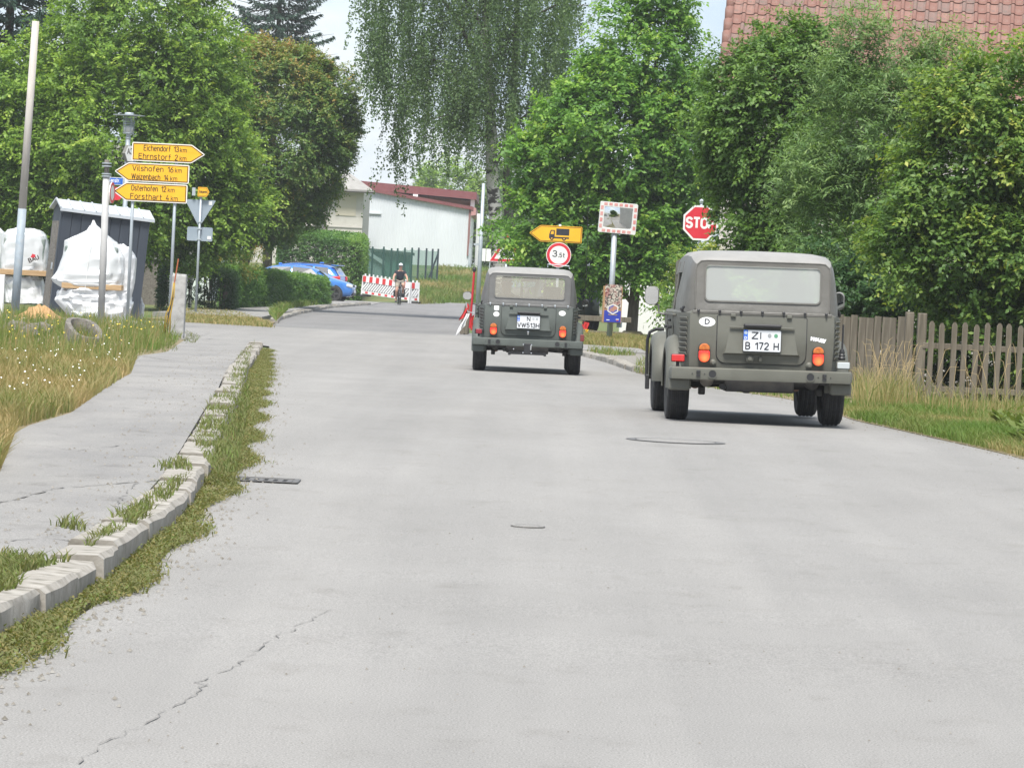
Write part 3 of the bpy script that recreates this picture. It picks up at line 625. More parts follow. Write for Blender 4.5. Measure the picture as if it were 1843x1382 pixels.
# grit washed up along the road edges and on the footpath
def grit(n, y0, y1, fx, name, seed, smin=.004, smax=.014):
    r = np.random.default_rng(seed); vs_, fs = [], []
    for i in range(n):
        y = y0 + (y1 - y0) * r.uniform() ** 1.6; x = fx(y, r); s_ = r.uniform(smin, smax); z = gh(y) + (.10 if name == 'path_grit' else 0) + .002; b = len(vs_); a = r.uniform(0, 3)
        for k in range(3): vs_.append((x + s_ * math.cos(a + k * 2.1), y + s_ * math.sin(a + k * 2.1), z))
        vs_.append((x, y, z + s_ * .9)); fs += [(b, b + 1, b + 3), (b + 1, b + 2, b + 3), (b + 2, b, b + 3)]
    o = link(name, np_mesh(name, np.array(vs_), np.array(fs), gravel_mat)); o['kind'] = 'stuff'
grit(1500, 10.5, 60, lambda y, r: xs(RL, y) + abs(r.normal(0, .12)), 'road_grit', 81)
grit(500, 20, 50, lambda y, r: rr(y) - abs(r.normal(0, .15)), 'road_grit', 82)
grit(700, 14, 60, lambda y, r: xs(KT, y) - .22 - abs(r.normal(0, .35)), 'path_grit', 83)
grit(500, 10, 60, lambda y, r: r.uniform(-1.6, 3.5), 'road_grit', 84, .003, .007)
# ------------------------------------------------------------------ the two open military cars
black_rubber = M('tyre_rubber', (0.022, 0.022, 0.024), 0.85, (0.04, 0.039, 0.038), scale=14, bump=0.4, bscale=80)
black_paint = M('black_paint', (0.02, 0.02, 0.022), 0.5)
under_mat = M('underbody', (0.018, 0.018, 0.019), 0.75, (0.04, 0.038, 0.035), scale=9)
chrome = M('chrome', (0.7, 0.7, 0.7), 0.15, metal=1.0)
mirror_glass = M('mirror_glass', (0.8, 0.82, 0.82), 0.04, metal=1.0)
amber = M('amber_lens', (0.55, 0.16, 0.02), 0.3, (0.35, 0.09, .02), scale=30, coat=.5)
red_lens = M('red_lens', (0.50, 0.02, 0.02), 0.25, coat=.6)
def brake_mat():
    m, n, l, b = node_mat('lit_brake_lens'); b.inputs['Base Color'].default_value = (.6, .03, .02, 1); b.inputs['Roughness'].default_value = .25
    tc = n.new('ShaderNodeTexCoord'); d = n.new('ShaderNodeVectorMath'); d.operation = 'DISTANCE'; d.inputs[1].default_value = (0.004, -0.045, -0.045)
    r = n.new('ShaderNodeMapRange'); r.inputs['From Min'].default_value = 0.0; r.inputs['From Max'].default_value = 0.055; r.inputs['To Min'].default_value = 1; r.inputs['To Max'].default_value = 0
    rp = n.new('ShaderNodeValToRGB'); rp.color_ramp.elements[0].color = (.5, .012, .012, 1); rp.color_ramp.elements[1].color = (1, .28, .06, 1); rp.color_ramp.elements[1].position = .9
    l.new(tc.outputs['Object'], d.inputs[0]); l.new(d.outputs['Value'], r.inputs['Value']); l.new(r.outputs[0], rp.inputs['Fac']); l.new(rp.outputs['Color'], b.inputs['Emission Color'])
    b.inputs['Emission Strength'].default_value = .50; return m
brake_lens = brake_mat()
white_print = M('white_print', (0.72, 0.73, 0.72), 0.45)
plate_white = M('plate_white', (0.60, 0.62, 0.64), 0.4)
black_print = M('black_print', (0.02, 0.022, 0.03), 0.5)
grey_print = M('grey_print', (0.28, 0.29, 0.30), 0.5)
eu_blue = M('plate_blue', (0.02, 0.12, 0.55), 0.4)
seal_green = M('seal_green', (0.10, 0.28, 0.16), 0.5)
seat_mat = M('seat_cloth', (0.035, 0.036, 0.034), 0.8)

def yr(z):                                   # the rear panel: upright above its crease, tucked under below it
    return (z - 0.74) * 0.10 if z > 0.74 else (0.74 - z) * 0.20
def make_car(name, label, loc, yaw, roll, cfg):
    paint, canvas, film = cfg['paint'], cfg['canvas'], cfg['film']
    R = empty(name, loc, label, 'off-road car', rz=yaw, ry=roll)
    # ---- tub
    b = MB(); rings = []
    for y, wt, wl, zt, zl in ((0, .640, .635, 1.0, .47), (.30, .715, .70, 1.0, .42), (.9, .735, .71, 1.0, .36), (1.6, .75, .72, 1.0, .36), (2.25, .74, .72, 1.0, .38), (2.9, .62, .64, .93, .42), (3.55, .52, .54, .80, .46), (3.62, .44, .48, .70, .5)):
        f = y == 0
        Y = lambda z: y + (yr(z) if f else 0)
        q = [(wt - .02, Y(zt), zt), (wt, Y(zt - .02), zt - .02), (wt + .004, Y(.9) , .9 if zt > .95 else zt - .05), (wl + .006, Y(.74), .74 if zt > .85 else zt - .08), (wl, Y(zl), zl)]
        rings.append([(-p[0], p[1], p[2]) for p in q])
    for side in (-1, 1):
        b.loft([[(side * abs(p[0]), p[1], p[2]) for p in r] for r in rings], closed=False)
    # rear panel and floor
    rows = [(1.0, .62), (.98, .64), (.9, .644), (.74, .641), (.47, .635)]
    b.loft([[(-w, yr(z), z), (w, yr(z), z)] for z, w in rows], closed=False)
    b.loft([[(r[4][0], r[4][1], r[4][2]), (-r[4][0], r[4][1], r[4][2])] for r in rings], closed=False)
    # rear deck, cowl and bonnet
    b.loft([[(-.62, .0 + yr(1), 1.0), (.62, yr(1), 1.0)], [(-.645, .30, 1.0), (.645, .30, 1.0)], [(-.66, .55, .98), (.66, .55, .98)], [(-.66, .6, .62), (.66, .6, .62)]], closed=False)
    b.loft([[(-.69, 2.10, .98), (.69, 2.10, .98)], [(-.69, 2.25, 1.0), (.69, 2.25, 1.0)], [(-.60, 2.9, .94), (.60, 2.9, .94)], [(-.50, 3.55, .80), (.50, 3.55, .80)], [(-.44, 3.62, .70), (.44, 3.62, .70)], [(-.48, 3.62, .5), (.48, 3.62, .5)]], closed=False)
    body = b.build('body', paint, R, auto=40)
    # pressed ribs along the sides and door joints
    r = MB()
    for s in (-1, 1):
        for z in (.52, .60, .68): MB().box((s * .733, 1.35, z), (.02, 1.2, .022)).build('side_rib', paint, R, bevel=.004)
        r.box((s * .738, .95, .70), (.012, .03, .56)); r.box((s * .752, 1.62, .70), (.012, .03, .56))
        r.box((s * .745, 1.4, .955), (.03, 1.5, .018))
    r.build('door_edge', paint, R, bevel=.004)['kind'] = 'stuff'
    for s in (-1, 1):
        for y in (1.05, 1.55):
            MB().box((s * .765, y, .84), (.04, .07, .03)).build('door_hinge', black_paint, R, bevel=.006)
        MB().tube([(s * .75, 1.2, .90), (s * .765, 1.22, .90), (s * .765, 1.33, .90), (s * .75, 1.35, .90)], .010).build('door_handle', black_paint, R)
    # ---- vent slots on the rear quarters
    for s in (-1, 1):
        for k in range(8):
            z = .93 - .045 * k
            MB().box((s * .690, .18, z), (.012, .20, .030), rot=(0, s * .5, -s * .245)).build('vent_slat', paint, R, bevel=.004)
            MB().box((s * .683, .18, z - .020), (.016, .19, .007), rot=(0, 0, -s * .245)).build('vent_slot', black_paint, R)
    # ---- wings over the wheels
    wy, r0 = .70, .435
    for s in (-1, 1):
        for cy, nm in ((wy, 'rear'), (wy + 2.4, 'front')):
            A = [math.radians(a) for a in range(-18, 199, 12)]; rings_ = []
            for x, rr_ in ((.60, r0), (.745, r0 + .005), (.795, r0 - .018), (.818, r0 - .06), (.822, r0 - .11), (.812, r0 - .115), (.79, r0 - .07), (.60, r0 - .05)):
                ring = []
                for a in A:
                    zz = .335 + rr_ * 1.0 * math.sin(a); yy = cy - rr_ * math.cos(a) * (1.06 if math.cos(a) > 0 else 1.12)
                    ring.append((s * x, yy, max(zz, .30)))
                rings_.append(ring)
            MB().loft(rings_, closed=False).build('mudguard', paint, R, auto=50)
    # ---- wheels
    def wheel(x, y, steer=0):
        w = MB(); W = .098
        prof = [(.205, -W + .02), (.30, -W), (.322, -W + .012), (.333, -W + .035), (.334, W - .035), (.322, W - .012), (.30, W), (.205, W - .02)]
        w.lathe([(.20, -W + .04)] + prof + [(.20, W - .04)], 36, axis='x'); t = w.build('tyre', black_rubber, R, auto=35, loc=(x, y, .334), rot=(0, 0, steer))
        tr = MB()
        for dx in (-.055, -.018, .018, .055): tr.lathe([(.3335, dx - .011), (.339, dx - .009), (.339, dx + .009), (.3335, dx + .011)], 36, axis='x')
        tr.build('tread', black_rubber, t)
        sg = 1 if x > 0 else -1
        MB().lathe([(.205, sg * .055), (.19, sg * .075), (.15, sg * .04), (.08, sg * .05), (.06, sg * .08), (0.001, sg * .085)], 24, axis='x').build('rim', paint, t, auto=40)
    for s in (-1, 1):
        wheel(s * .700, wy); wheel(s * .700, wy + 2.4, cfg.get('steer', 0))
    # ---- underbody
    u = MB(); u.box((0, 1.8, .40), (1.0, 3.2, .10)); u.box((0, .35, .40), (.62, .55, .22)); u.tube([(-.62, .70, .34), (-.2, .70, .36), (.2, .70, .36), (.62, .70, .34)], .045)
    u.box((0, .2, .42), (1.22, .20, .10)); u.build('underbody', under_mat, R, bevel=.02)
    e = MB(); e.tube([(-.34, -.02, .335), (-.30, .2, .33), (-.30, .5, .36)], .028, 10); e.build('exhaust_pipe', under_mat, R)
    for s in (-1, 1):
        MB().lathe([(.001, -.05), (.05, -.045), (.062, 0), (.055, .2), (.001, .21)], 16, axis='y', c=(s * .47, .10, .385)).build('silencer', M('rusty_grey', (.10, .09, .08), .7, (.16, .15, .13), scale=12) if s < 0 and cfg.get('first') else under_mat, R, smooth=True)
    for x_, z_, h_ in ((-.50, .285, .07), (.28, .31, .05), (-.1, .30, .05), (.10, .32, .04), (.55, .30, .06)):
        MB().box((x_, .30, z_), (.06, .08, h_)).build('chassis_bracket', under_mat, R, bevel=.01)
    # ---- rear bumper with its holes and stays
    bz = .445
    bp = MB(); sec = [(-.12, .395), (-.125, .42), (-.12, .49), (-.105, .5), (-.03, .5), (-.03, .395)]
    path = [(-.80, .22, .06), (-.815, .02, .04), (-.795, -.01, 0), (-.4, -.015, 0), (0, -.02, 0), (.4, -.015, 0), (.795, -.01, 0), (.815, .02, .04), (.80, .22, .06)]
    rings_ = []
    for i, (x, y, _) in enumerate(path):
        sx_ = 0
        if i in (0, 1, 7, 8):
            sg = -1 if i < 4 else 1
            rings_.append([(x - sg * (q + .12), y, z) for q, z in sec])
        else: rings_.append([(x, y + q + .03, z) for q, z in sec])
    bp.loft(rings_, closed=True, cap0=True, cap1=True); bum = bp.build('bumper', paint, R, auto=45)
    for x in (-.435, .435):
        MB().lathe([(.034, -.1135), (.034, -.105), (.001, -.105)], 20, axis='y', c=(x, .0, bz)).build('tow_hole', black_paint, bum)
        MB().lathe([(.041, -.117), (.034, -.117), (.034, -.10), (.041, -.10)], 20, axis='y', c=(x, 0, bz), cap=False).build('hole_rim', paint, bum)
    for s, x in ((-1, -.56), (1, .56)):
        for dz in (.016, -.016): MB().box((x, -.109, bz + dz), (.036, .012, .024)).build('slot', black_paint, bum)
        for dx in (-.055, .055): MB().lathe([(.006, -.114), (.001, -.116)], 8, axis='y', c=(x + dx, 0, bz)).build('bolt', black_paint, bum)
    for s in (-1, 1):
        MB().box((s * .72, .06, .345), (.19, .15, .11)).build('mudguard_end', paint, R, bevel=.02)
    # ---- engine lid with a seam round it
    def lid_mesh(o, x0, x1, z0, z1, rt_, rb_, off, thick):
        ol = rrect(x0, x1, z0, z1, rt_, 6, rb_)
        zz = sorted(set([round(z, 4) for x, z in ol] + [.74, .74 + .1, z0 + .1])); zz = [z for z in zz if z0 <= z <= z1]
        L_ = []
        for z in zz:
            hit = []
            for (xa, za), (xb, zb) in zip(ol, ol[1:] + ol[:1]):
                if abs(za - zb) < 1e-9:
                    if abs(za - z) < 1e-4: hit += [xa, xb]
                elif min(za, zb) - 1e-4 <= z <= max(za, zb) + 1e-4: hit.append(xa + (xb - xa) * (z - za) / (zb - za))
            L_.append((min(hit), max(hit), z))
        fr = [[(a, yr(z) - off, z), (c, yr(z) - off, z)] for a, c, z in L_]
        o.loft(fr, closed=False)
        bk = [[(a, yr(z) - off + thick, z), (c, yr(z) - off + thick, z)] for a, c, z in L_]
        for i in range(len(L_) - 1):
            for k in (0, 1): o.add([fr[i][k], fr[i + 1][k], bk[i + 1][k], bk[i][k]], [(0, 1, 2, 3)])
        o.add([fr[0][0], fr[0][1], bk[0][1], bk[0][0]], [(0, 1, 2, 3)]); o.add([fr[-1][0], fr[-1][1], bk[-1][1], bk[-1][0]], [(0, 1, 2, 3)])
    q = MB(); lid_mesh(q, -.404, .404, .538, .972, .02, .085, .002, .004); q.build('lid_seam', black_paint, R)
    q = MB(); lid_mesh(q, -.396, .396, .546, .966, .015, .08, .0105, .012); lid = q.build('engine_lid', paint, R, auto=30)
    # the plate stand: a flat that stays upright where the lid tucks under
    ww = MB(); y0 = yr(.86) - .012
    ww.add([(-.28, yr(.86) - .010, .862), (.28, yr(.86) - .010, .862), (.325, y0 - .022, .635), (-.325, y0 - .022, .635), (-.345, yr(.62) - .012, .622), (.345, yr(.62) - .012, .622), (-.345, yr(.80) - .011, .77), (.345, yr(.80) - .011, .77)],
           [(0, 3, 2, 1), (3, 4, 5, 2), (0, 6, 4, 3), (1, 2, 5, 7)])
    ww.build('plate_stand', paint, lid)
    MB().box((0, -.018, .868), (.58, .02, .012)).build('lid_lip', paint, lid, bevel=.004)
    lb = MB(); lb.box((0, -.045, .885), (.335, .07, .030)); lb.build('plate_lamp', black_paint, lid, bevel=.01)
    for x in (-.26, .24): MB().box((x, .0, .972), (.045, .03, .03)).build('lid_hinge', paint, lid, bevel=.005)
    # ---- number plate
    pz = .752; pl = MB().prism(rrect(-.170, .170, pz - .098, pz + .098, .012), -.052, -.046).build('number_plate', plate_white, R)
    MB().ring(rrect(-.170, .170, pz - .098, pz + .098, .012), rrect(-.166, .166, pz - .094, pz + .094, .010), -.0535, -.052).build('plate_border', black_print, pl)
    MB().prism([(-.165, pz + .006), (-.128, pz + .006), (-.128, pz + .093), (-.165, pz + .093)], -.0535, -.0525).build('plate_band', eu_blue, pl)
    for t_, xa, xb, zb_, cp in cfg['plate']: word(t_, xa, xb, pz + zb_, cp, black_print, pl, -.0545, st=.15)
    text('D', .034, white_print, pl, (-.1465, -.0545, pz + .022), bold=.001)
    MB().lathe([(.015, 0), (.015, .001), (0, .001)], 14, axis='y', c=(-.1465, -.055, pz + .068)).build('plate_emblem', M('emblem_gold', (.35, .42, .5), .5), pl)
    for dx_, mm in cfg['seals']:
        MB().lathe([(.017, 0), (.017, .001), (0, .001)], 16, axis='y', c=(dx_, -.055, pz + .048)).build('plate_seal', mm, pl)
    # ---- lid lock, small round knobs
    if cfg.get('knobs'):
        MB().lathe([(.036, -.0), (.034, -.03), (.02, -.035), (.018, -.05), (.001, -.052)], 20, axis='y', c=(-.10, yr(.59) - .008, .590)).build('filler_cap', paint, R, auto=40)
        k_ = MB(); k_.box((-.006, yr(.588) - .025, .588), (.03, .03, .044)); k_.build('lid_lock', paint, R, bevel=.008)
        for x, z in ((-.425, .545), (.433, .545)):
            MB().lathe([(.030, 0), (.028, -.02), (.016, -.028), (.014, -.05), (.001, -.052)], 18, axis='y', c=(x, yr(z), z)).build('lashing_stud', paint, R, auto=40)
    else:
        MB().lathe([(.016, 0), (.014, -.03), (.001, -.034)], 14, axis='y', c=(.002, yr(.60) - .008, .605)).build('lid_lock', chrome, R, auto=40)
        MB().box((.002, yr(.58) - .02, .578), (.022, .02, .03)).build('lid_latch', chrome, R, bevel=.006)
    # ---- lamps
    for x in (-.508, .508):
        z0 = .625; lmp = MB().prism([(px_ * 1.0, pz_) for px_, pz_ in rrect(-.054, .054, -.088, .088, .052, 8)], -.012, .03).build('tail_light', black_paint, R, loc=(x, yr(z0) - .012, z0 + .005), bevel=.004)
        ol = rrect(-.049, .049, -.083, .083, .047, 8)
        upper = [p for p in ol if p[1] > .022]; upper = [(.049, .022)] + [p for p in upper if True] + [(-.049, .022)]
        lower = [p for p in ol if p[1] < .018]
        up_l = sorted(upper, key=lambda p: math.atan2(p[1] - .04, p[0]))
        lo = sorted(lower + [(.049, .018), (-.049, .018)], key=lambda p: math.atan2(p[1] + .02, p[0]))
        MB().prism(lo, -.045, -.012).build('brake_lens', brake_lens, lmp, bevel=.012, seg=3)
        MB().prism(up_l, -.045, -.012).build('indicator_lens', amber, lmp, bevel=.012, seg=3)
    fg = MB().prism(rrect(-.062, .062, -.036, .036, .014), -.03, .01).build('fog_lamp', black_paint, R, loc=(-.735, .10, .575) if cfg.get('knobs') else (-.72, .10, .585), bevel=.005)
    MB().prism(rrect(-.058, .058, -.032, .032, .012) if cfg.get('knobs') else rrect(-.045, .045, -.034, .034, .02), -.055, -.03).build('red_lens', red_lens if cfg.get('knobs') else M('dull_red_lens', (.22, .02, .03), .35), fg, bevel=.008)
    MB().box((0, .0, -.05), (.03, .02, .05)).build('lamp_bracket', black_paint, fg)
    if cfg.get('knobs'):
        rv = MB().prism(rrect(-.062, .062, -.034, .034, .012), -.03, .03).build('reversing_lamp', paint, R, loc=(.735, .02, .555), bevel=.006)
        MB().prism(rrect(-.055, .055, -.028, .028, .010), -.045, -.03).build('clear_lens', M('ribbed_lens', (.42, .45, .46), .25, coat=.5), rv, bevel=.006)
        an = MB(); an.lathe([(.028, .60), (.034, .62), (.026, .635), (.030, .645), (.022, .66), (.026, .67), (.016, .70)], 14, c=(.728, .08, 0)); an.tube([(.728, .08, .69), (.731, .08, .92)], .009); an.build('antenna_foot', black_paint, R, auto=40)
    else:
        MB().prism(rrect(-.03, .03, -.05, .05, .012), -.02, .02).build('side_reflector', M('dull_red', (.16, .03, .03), .5), R, loc=(.80, .12, .55), bevel=.006)
    # ---- stickers
    for st in cfg['stickers']:
        if st[0] == 'oval':
            _, x, z, w, h, t_, ts = st
            ol = [(x + w * math.cos(2 * math.pi * k / 28), z + h * math.sin(2 * math.pi * k / 28)) for k in range(28)]
            sk = MB().add([(px_, yr(pz_) - .003, pz_) for px_, pz_ in ol], [tuple(range(28))]).build('sticker', white_print, R)
            if t_: text(t_, ts, black_print if ts > .05 else grey_print, sk, (x, yr(z) - .0045, z), sx=1.0, bold=.002 if ts > .05 else 0.0005, rot=(math.pi / 2 - .1, 0, 0))
        elif st[0] == 'shield':
            _, x, z, w, h = st
            sk = MB().add([(px_, yr(pz_) - .003, pz_) for px_, pz_ in ((x - w, z + h), (x - w, z - h * .7), (x, z - h), (x + w, z - h * .7), (x + w, z + h))], [(0, 1, 2, 3, 4)]).build('sticker', white_print, R)
            g_ = MB()
            for k in range(4): g_.add([(x - w * .6 + k * w * .35, yr(z) - .0045, z + h * .5 - k * .012), (x - w * .3 + k * w * .35, yr(z) - .0045, z + h * .3 - k * .012), (x - w * .3 + k * w * .35, yr(z) - .0045, z + .0 - k * .008), (x - w * .6 + k * w * .35, yr(z) - .0045, z + .01 - k * .008)], [(0, 1, 2, 3)])
            g_.build('crest', grey_print, sk)
        elif st[0] == 'word':
            _, x, z, t_, ts, ang = st
            text(t_, ts, M('sticker_white', (.85, .87, .9), .3), R, (x, yr(z) - .004, z), name='sticker', rot=(math.pi / 2 - .1, -ang, 0), bold=.004, shear=.35, sx=.95)
    # ---- soft top: rear face as a frame round the window, then roof and sides
    N = 48
    def rs(x0, x1, z0, z1, r, rb, y0_, lean, n=11):
        return [(x, y0_ + (z - 1.0) * lean, z) for x, z in rrect(x0, x1, z0, z1, r, n, rb)]
    A_ = rs(-.512, .512, 1.095, 1.415, .04, .04, .045, .10)
    A1 = rs(-.520, .520, 1.088, 1.422, .042, .042, .043, .10)
    B_ = rs(-.600, .600, .985, 1.452, .075, .05, .043, .10)
    ct = MB()
    ct.loft([A_, A1, B_], closed=True)
    # roof ring sections along the car
    def section(y, wb, wt, zt, cr, zb=.99):
        h = [(wb, zb), (wb - .005, 1.10), (wt + .02, zt - .20), (wt, zt - .09), (wt - .02, zt - .045), (wt - .06, zt - .012), (wt - .14, zt + .002), (wt * .5, zt + cr * .7), (0, zt + cr)]
        return [(-x, y + (z - 1.0) * (.10 if y < .3 else 0), z) for x, z in h] + [(x, y + (z - 1.0) * (.10 if y < .3 else 0), z) for x, z in h[::-1][1:]]
    secs = [section(.055, .610, .592, 1.452, .002, .985), section(.085, .640, .622, 1.468, .004, .985), section(.20, .690, .640, 1.498, .008), section(.42, .71, .644, 1.528, .012), section(1.0, .72, .644, 1.542, .014), section(1.6, .73, .644, 1.540, .014), section(2.05, .73, .64, 1.520, .012), section(2.12, .69, .63, 1.50, .010)]
    for side in (slice(0, 5), slice(-5, None)): ct.loft([s_[side] for s_ in secs[:5]], closed=False)
    # forward of the rear quarter only the roof and the rails remain (side windows between)
    for side in (slice(2, 5), slice(-5, -2)): ct.loft([s_[side] for s_ in secs[4:]], closed=False)
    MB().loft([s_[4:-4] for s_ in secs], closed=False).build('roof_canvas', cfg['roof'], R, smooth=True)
    # bridge from the flat rear face to the first rounded section
    s0 = section(.055, .610, .592, 1.452, .002, .985)
    ct.build('soft_top', canvas, R, auto=50)
    br = MB(); M_ = 40
    def resample(pts, n):
        pts = [Vector(p) for p in pts]; L = [0]
        for a, c in zip(pts, pts[1:]): L.append(L[-1] + (c - a).length)
        out = []
        for k in range(n):
            t_ = L[-1] * k / (n - 1); i = max(j for j in range(len(L)) if L[j] <= t_ + 1e-9); i = min(i, len(pts) - 2)
            out.append(pts[i].lerp(pts[i + 1], (t_ - L[i]) / max(L[i + 1] - L[i], 1e-9)))
        return out
    ang = sorted(B_, key=lambda p: math.atan2(p[0], p[2] - 1.23))
    low_l = min(range(len(ang)), key=lambda i: (ang[i][0] + .6) ** 2 + (ang[i][2] - 1.035) ** 2); low_r = min(range(len(ang)), key=lambda i: (ang[i][0] - .6) ** 2 + (ang[i][2] - 1.035) ** 2)
    edge = ang[low_l:low_r + 1]; 
    e1 = resample([(-.600, .042, .99)] + edge + [(.600, .042, .99)], M_); e2 = resample(s0, M_)
    br.loft([e1, e2], closed=False); br.build('soft_top_corner', canvas, R, smooth=True)
    MB().tube(e1, .0065, 6).build('edge_piping', canvas, R, smooth=True)
    # hem, press studs, straps
    MB().box((0, .028, .992), (1.24, .016, .03)).build('hem', canvas, R, bevel=.006)
    for k in range(7):
        x = -.57 + 1.14 * k / 6
        sd = MB(); sd.lathe([(.013, .02), (.012, .004), (.006, .0), (.001, -.002)], 12, axis='y', c=(x, .0, 1.005)); sd.box((x, .006, .992), (.010, .012, .030)); sd.build('press_stud', black_paint if cfg.get('knobs') else steel, R)
    for s in (-1, 1):
        for k in range(5):
            y = .12 + .13 * k; MB().tube([(s * .69, y, 1.035), (s * .705, y + .01, 1.01), (s * .70, y + .02, .985)], .009, 6).build('side_toggle', black_paint, R)
    # ---- window films
    wq = [(x, z) for x, z in rrect(-.512, .512, 1.095, 1.415, .04, 11)]
    MB().add([(x, .047 + (z - 1.0) * .10, z) for x, z in wq], [tuple(range(len(wq)))]).build('rear_window', film, R)
    MB().ring(rrect(-.520, .520, 1.087, 1.423, .045), rrect(-.508, .508, 1.099, 1.411, .038), -.001, .002).build('window_seam', canvas, R, rot=(-.0997, 0, 0), loc=(0, -.0665, .005))
    for s in (-1, 1):
        MB().add([(s * .69, 1.02, 1.0), (s * .70, 1.6, 1.0), (s * .70, 2.10, 1.0), (s * .63, 1.98, 1.40), (s * .64, 1.55, 1.42), (s * .635, 1.02, 1.42)], [(0, 1, 2, 3, 4, 5)]).build('side_window', cfg['side_film'], R)
        MB().tube([(s * .692, 1.0, 1.0), (s * .64, 1.0, 1.44)], .014).build('side_window_frame', canvas, R)
        MB().tube([(s * .70, 1.58, 1.0), (s * .642, 1.56, 1.44)], .012).build('side_window_frame', canvas, R)
    # ---- windscreen
    ws = MB(); o_ = rrect(-.66, .66, 1.0, 1.47, .05); i_ = rrect(-.60, .60, 1.06, 1.42, .04)
    ws.ring(o_, i_, -.015, .015); wf = ws.build('windscreen_frame', paint, R, loc=(0, 2.18, 0), rot=(0, 0, 0))
    MB().add([(x, 0, z) for x, z in i_], [tuple(range(len(i_)))]).build('windscreen', clear_glass, wf)
    rm = MB().box((.0, 2.05, 1.375), (.22, .02, .065)).build('rear_view_mirror', black_paint, R, bevel=.012)
    MB().tube([(0, 2.06, 1.40), (0, 2.15, 1.45)], .008).build('mirror_stalk', black_paint, rm)
    # ---- seats
    for x in (-.34, .34):
        st_ = MB().box((x, 1.30, .66), (.46, .48, .14)).build('front_seat', seat_mat, R, bevel=.04)
        MB().box((x, 1.05, .90), (.44, .10, .46), rot=(-.15, 0, 0)).build('seat_back', seat_mat, st_, bevel=.04)
        if cfg.get('headrests') and (x > 0 or cfg['headrests'] == 2): MB().box((x, .99, 1.20), (.26, .08, .16)).build('headrest', seat_mat, st_, bevel=.03)
    MB().tube([(-.34 + .19 * math.cos(a), 1.82 + .04 * math.sin(a), .98 + .19 * math.sin(a)) for a in [2 * math.pi * k / 20 for k in range(21)]], .013, 6).build('steering_wheel', black_paint, R)
    # ---- door mirrors
    for s in (-1, 1):
        mc = cfg['mirror'][0 if s < 0 else 1]
        if mc is None: continue
        (mx, my, mz, w, h, rr_, tilt) = mc
        ms = MB().prism(rrect(-w, w, -h, h, rr_, 8), 0, .05).build('door_mirror', cfg.get('mirror_mat', black_paint), R, loc=(s * mx, my, mz), rot=(.10, 0, s * tilt), bevel=.012)
        MB().prism(rrect(-w * .90, w * .90, -h * .92, h * .92, rr_ * .9, 8), -.003, .003).build('mirror_glass', mirror_glass, ms)
        MB().tube([(-s * w * .2, .03, -h * .8), (-s * w * .95, .04, -h * 1.05), (-s * w * 1.05, .05, -h * 1.9), (-s * (mx - .70), .06, -(mz - .93))], .011, 8).build('mirror_arm', cfg.get('mirror_mat', black_paint), ms)
    return R

clear_glass = clear_mat('clear_glass', (.93, .95, .94), .06, (.5, .52, .52), .03)
def paint_mat(name, c, c2):
    return M(name, c, 0.55, c2, scale=2.2, detail=10, lo=.3, hi=.75, bump=.05, bscale=200, spec=.38, col3=tuple(x * 1.25 + .008 for x in c), scale3=5, amt3=.55)
olive = paint_mat('olive_paint', (0.096, 0.097, 0.080), (0.124, 0.124, 0.105))
grey_green = paint_mat('grey_green_paint', (0.074, 0.086, 0.079), (0.096, 0.108, 0.099))
canvas_olive = M('olive_canvas', (0.112, 0.108, 0.097), 0.44, (0.142, 0.137, 0.124), scale=3, detail=8, bump=.55, bscale=7, spec=.5)
canvas_grey = M('grey_canvas', (0.100, 0.100, 0.098), 0.44, (0.135, 0.134, 0.130), scale=3, detail=8, bump=.55, bscale=7, spec=.5)
canvas_sky_sheen = M('sky_sheen_roof_canvas', (0.23, 0.225, 0.212), 0.6, (0.28, 0.272, 0.258), scale=3, detail=8, bump=.55, bscale=7, spec=.5)  # sky light on the roof painted in as a paler canvas colour
film_milky = clear_mat('milky_window_film', (.88, .92, .90), .60, (.50, .52, .50), .22)
film_clear = clear_mat('window_film', (.97, .94, .88), .34, (.66, .63, .55), .25)
side_film = clear_mat('side_window_film', (.55, .57, .55), .25, (.25, .26, .25), .12)

NEAR_D = 34.6
pn = at(1365.5, 765.5, NEAR_D); NEAR = make_car('military_car', 'olive drab open car, nearest, with white D oval and plate ZI B 172 H', (pn.x, pn.y, gh(NEAR_D)), math.radians(1.0), math.radians(-0.9), dict(
    paint=olive, canvas=canvas_olive, roof=canvas_sky_sheen, film=film_milky, side_film=side_film, plate=[('ZI', -.095, -.008, .014, .064), ('B 172 H', -.148, .150, -.080, .068)], seals=[(.065, grey_print), (.122, seal_green)], knobs=True, first=True,
    stickers=[('oval', -.49, .905, .073, .042, 'D', .068), ('word', .498, .775, 'VW-181', .042, -.16)], headrests=2,
    mirror=[(.885, 2.02, 1.115, .066, .086, .05, .10), (.885, 2.1, 1.12, .05, .085, .045, -.25)], mirror_mat=M('mirror_shell_grey', (.18, .18, .17), .5)))
FAR_D = 57.0
pf = at(947, 673, FAR_D); FARC = make_car('military_car', 'grey-green open car, farther, with flags and plate N VW 513 H', (pf.x, pf.y, gh(FAR_D)), math.radians(0.2), math.radians(-0.3), dict(
    paint=grey_green, canvas=canvas_grey, roof=canvas_sky_sheen, film=film_clear, side_film=side_film, plate=[('N', -.024, .026, .010, .070), ('VW513H', -.160, .160, -.083, .072)], seals=[(.070, M('seal_silver', (.42, .43, .44), .4)), (.122, M('seal_grey', (.36, .38, .40), .4))], knobs=False,
    stickers=[('shield', -.475, .935, .036, .036), ('oval', -.475, .848, .044, .036, '', .02), ('oval', .49, .900, .050, .038, 'sticker' and '', .02)], headrests=1,
    mirror=[(.93, 2.02, 1.09, .073, .062, .055, .2), (.86, 2.05, 1.05, .05, .06, .045, -.5)]))
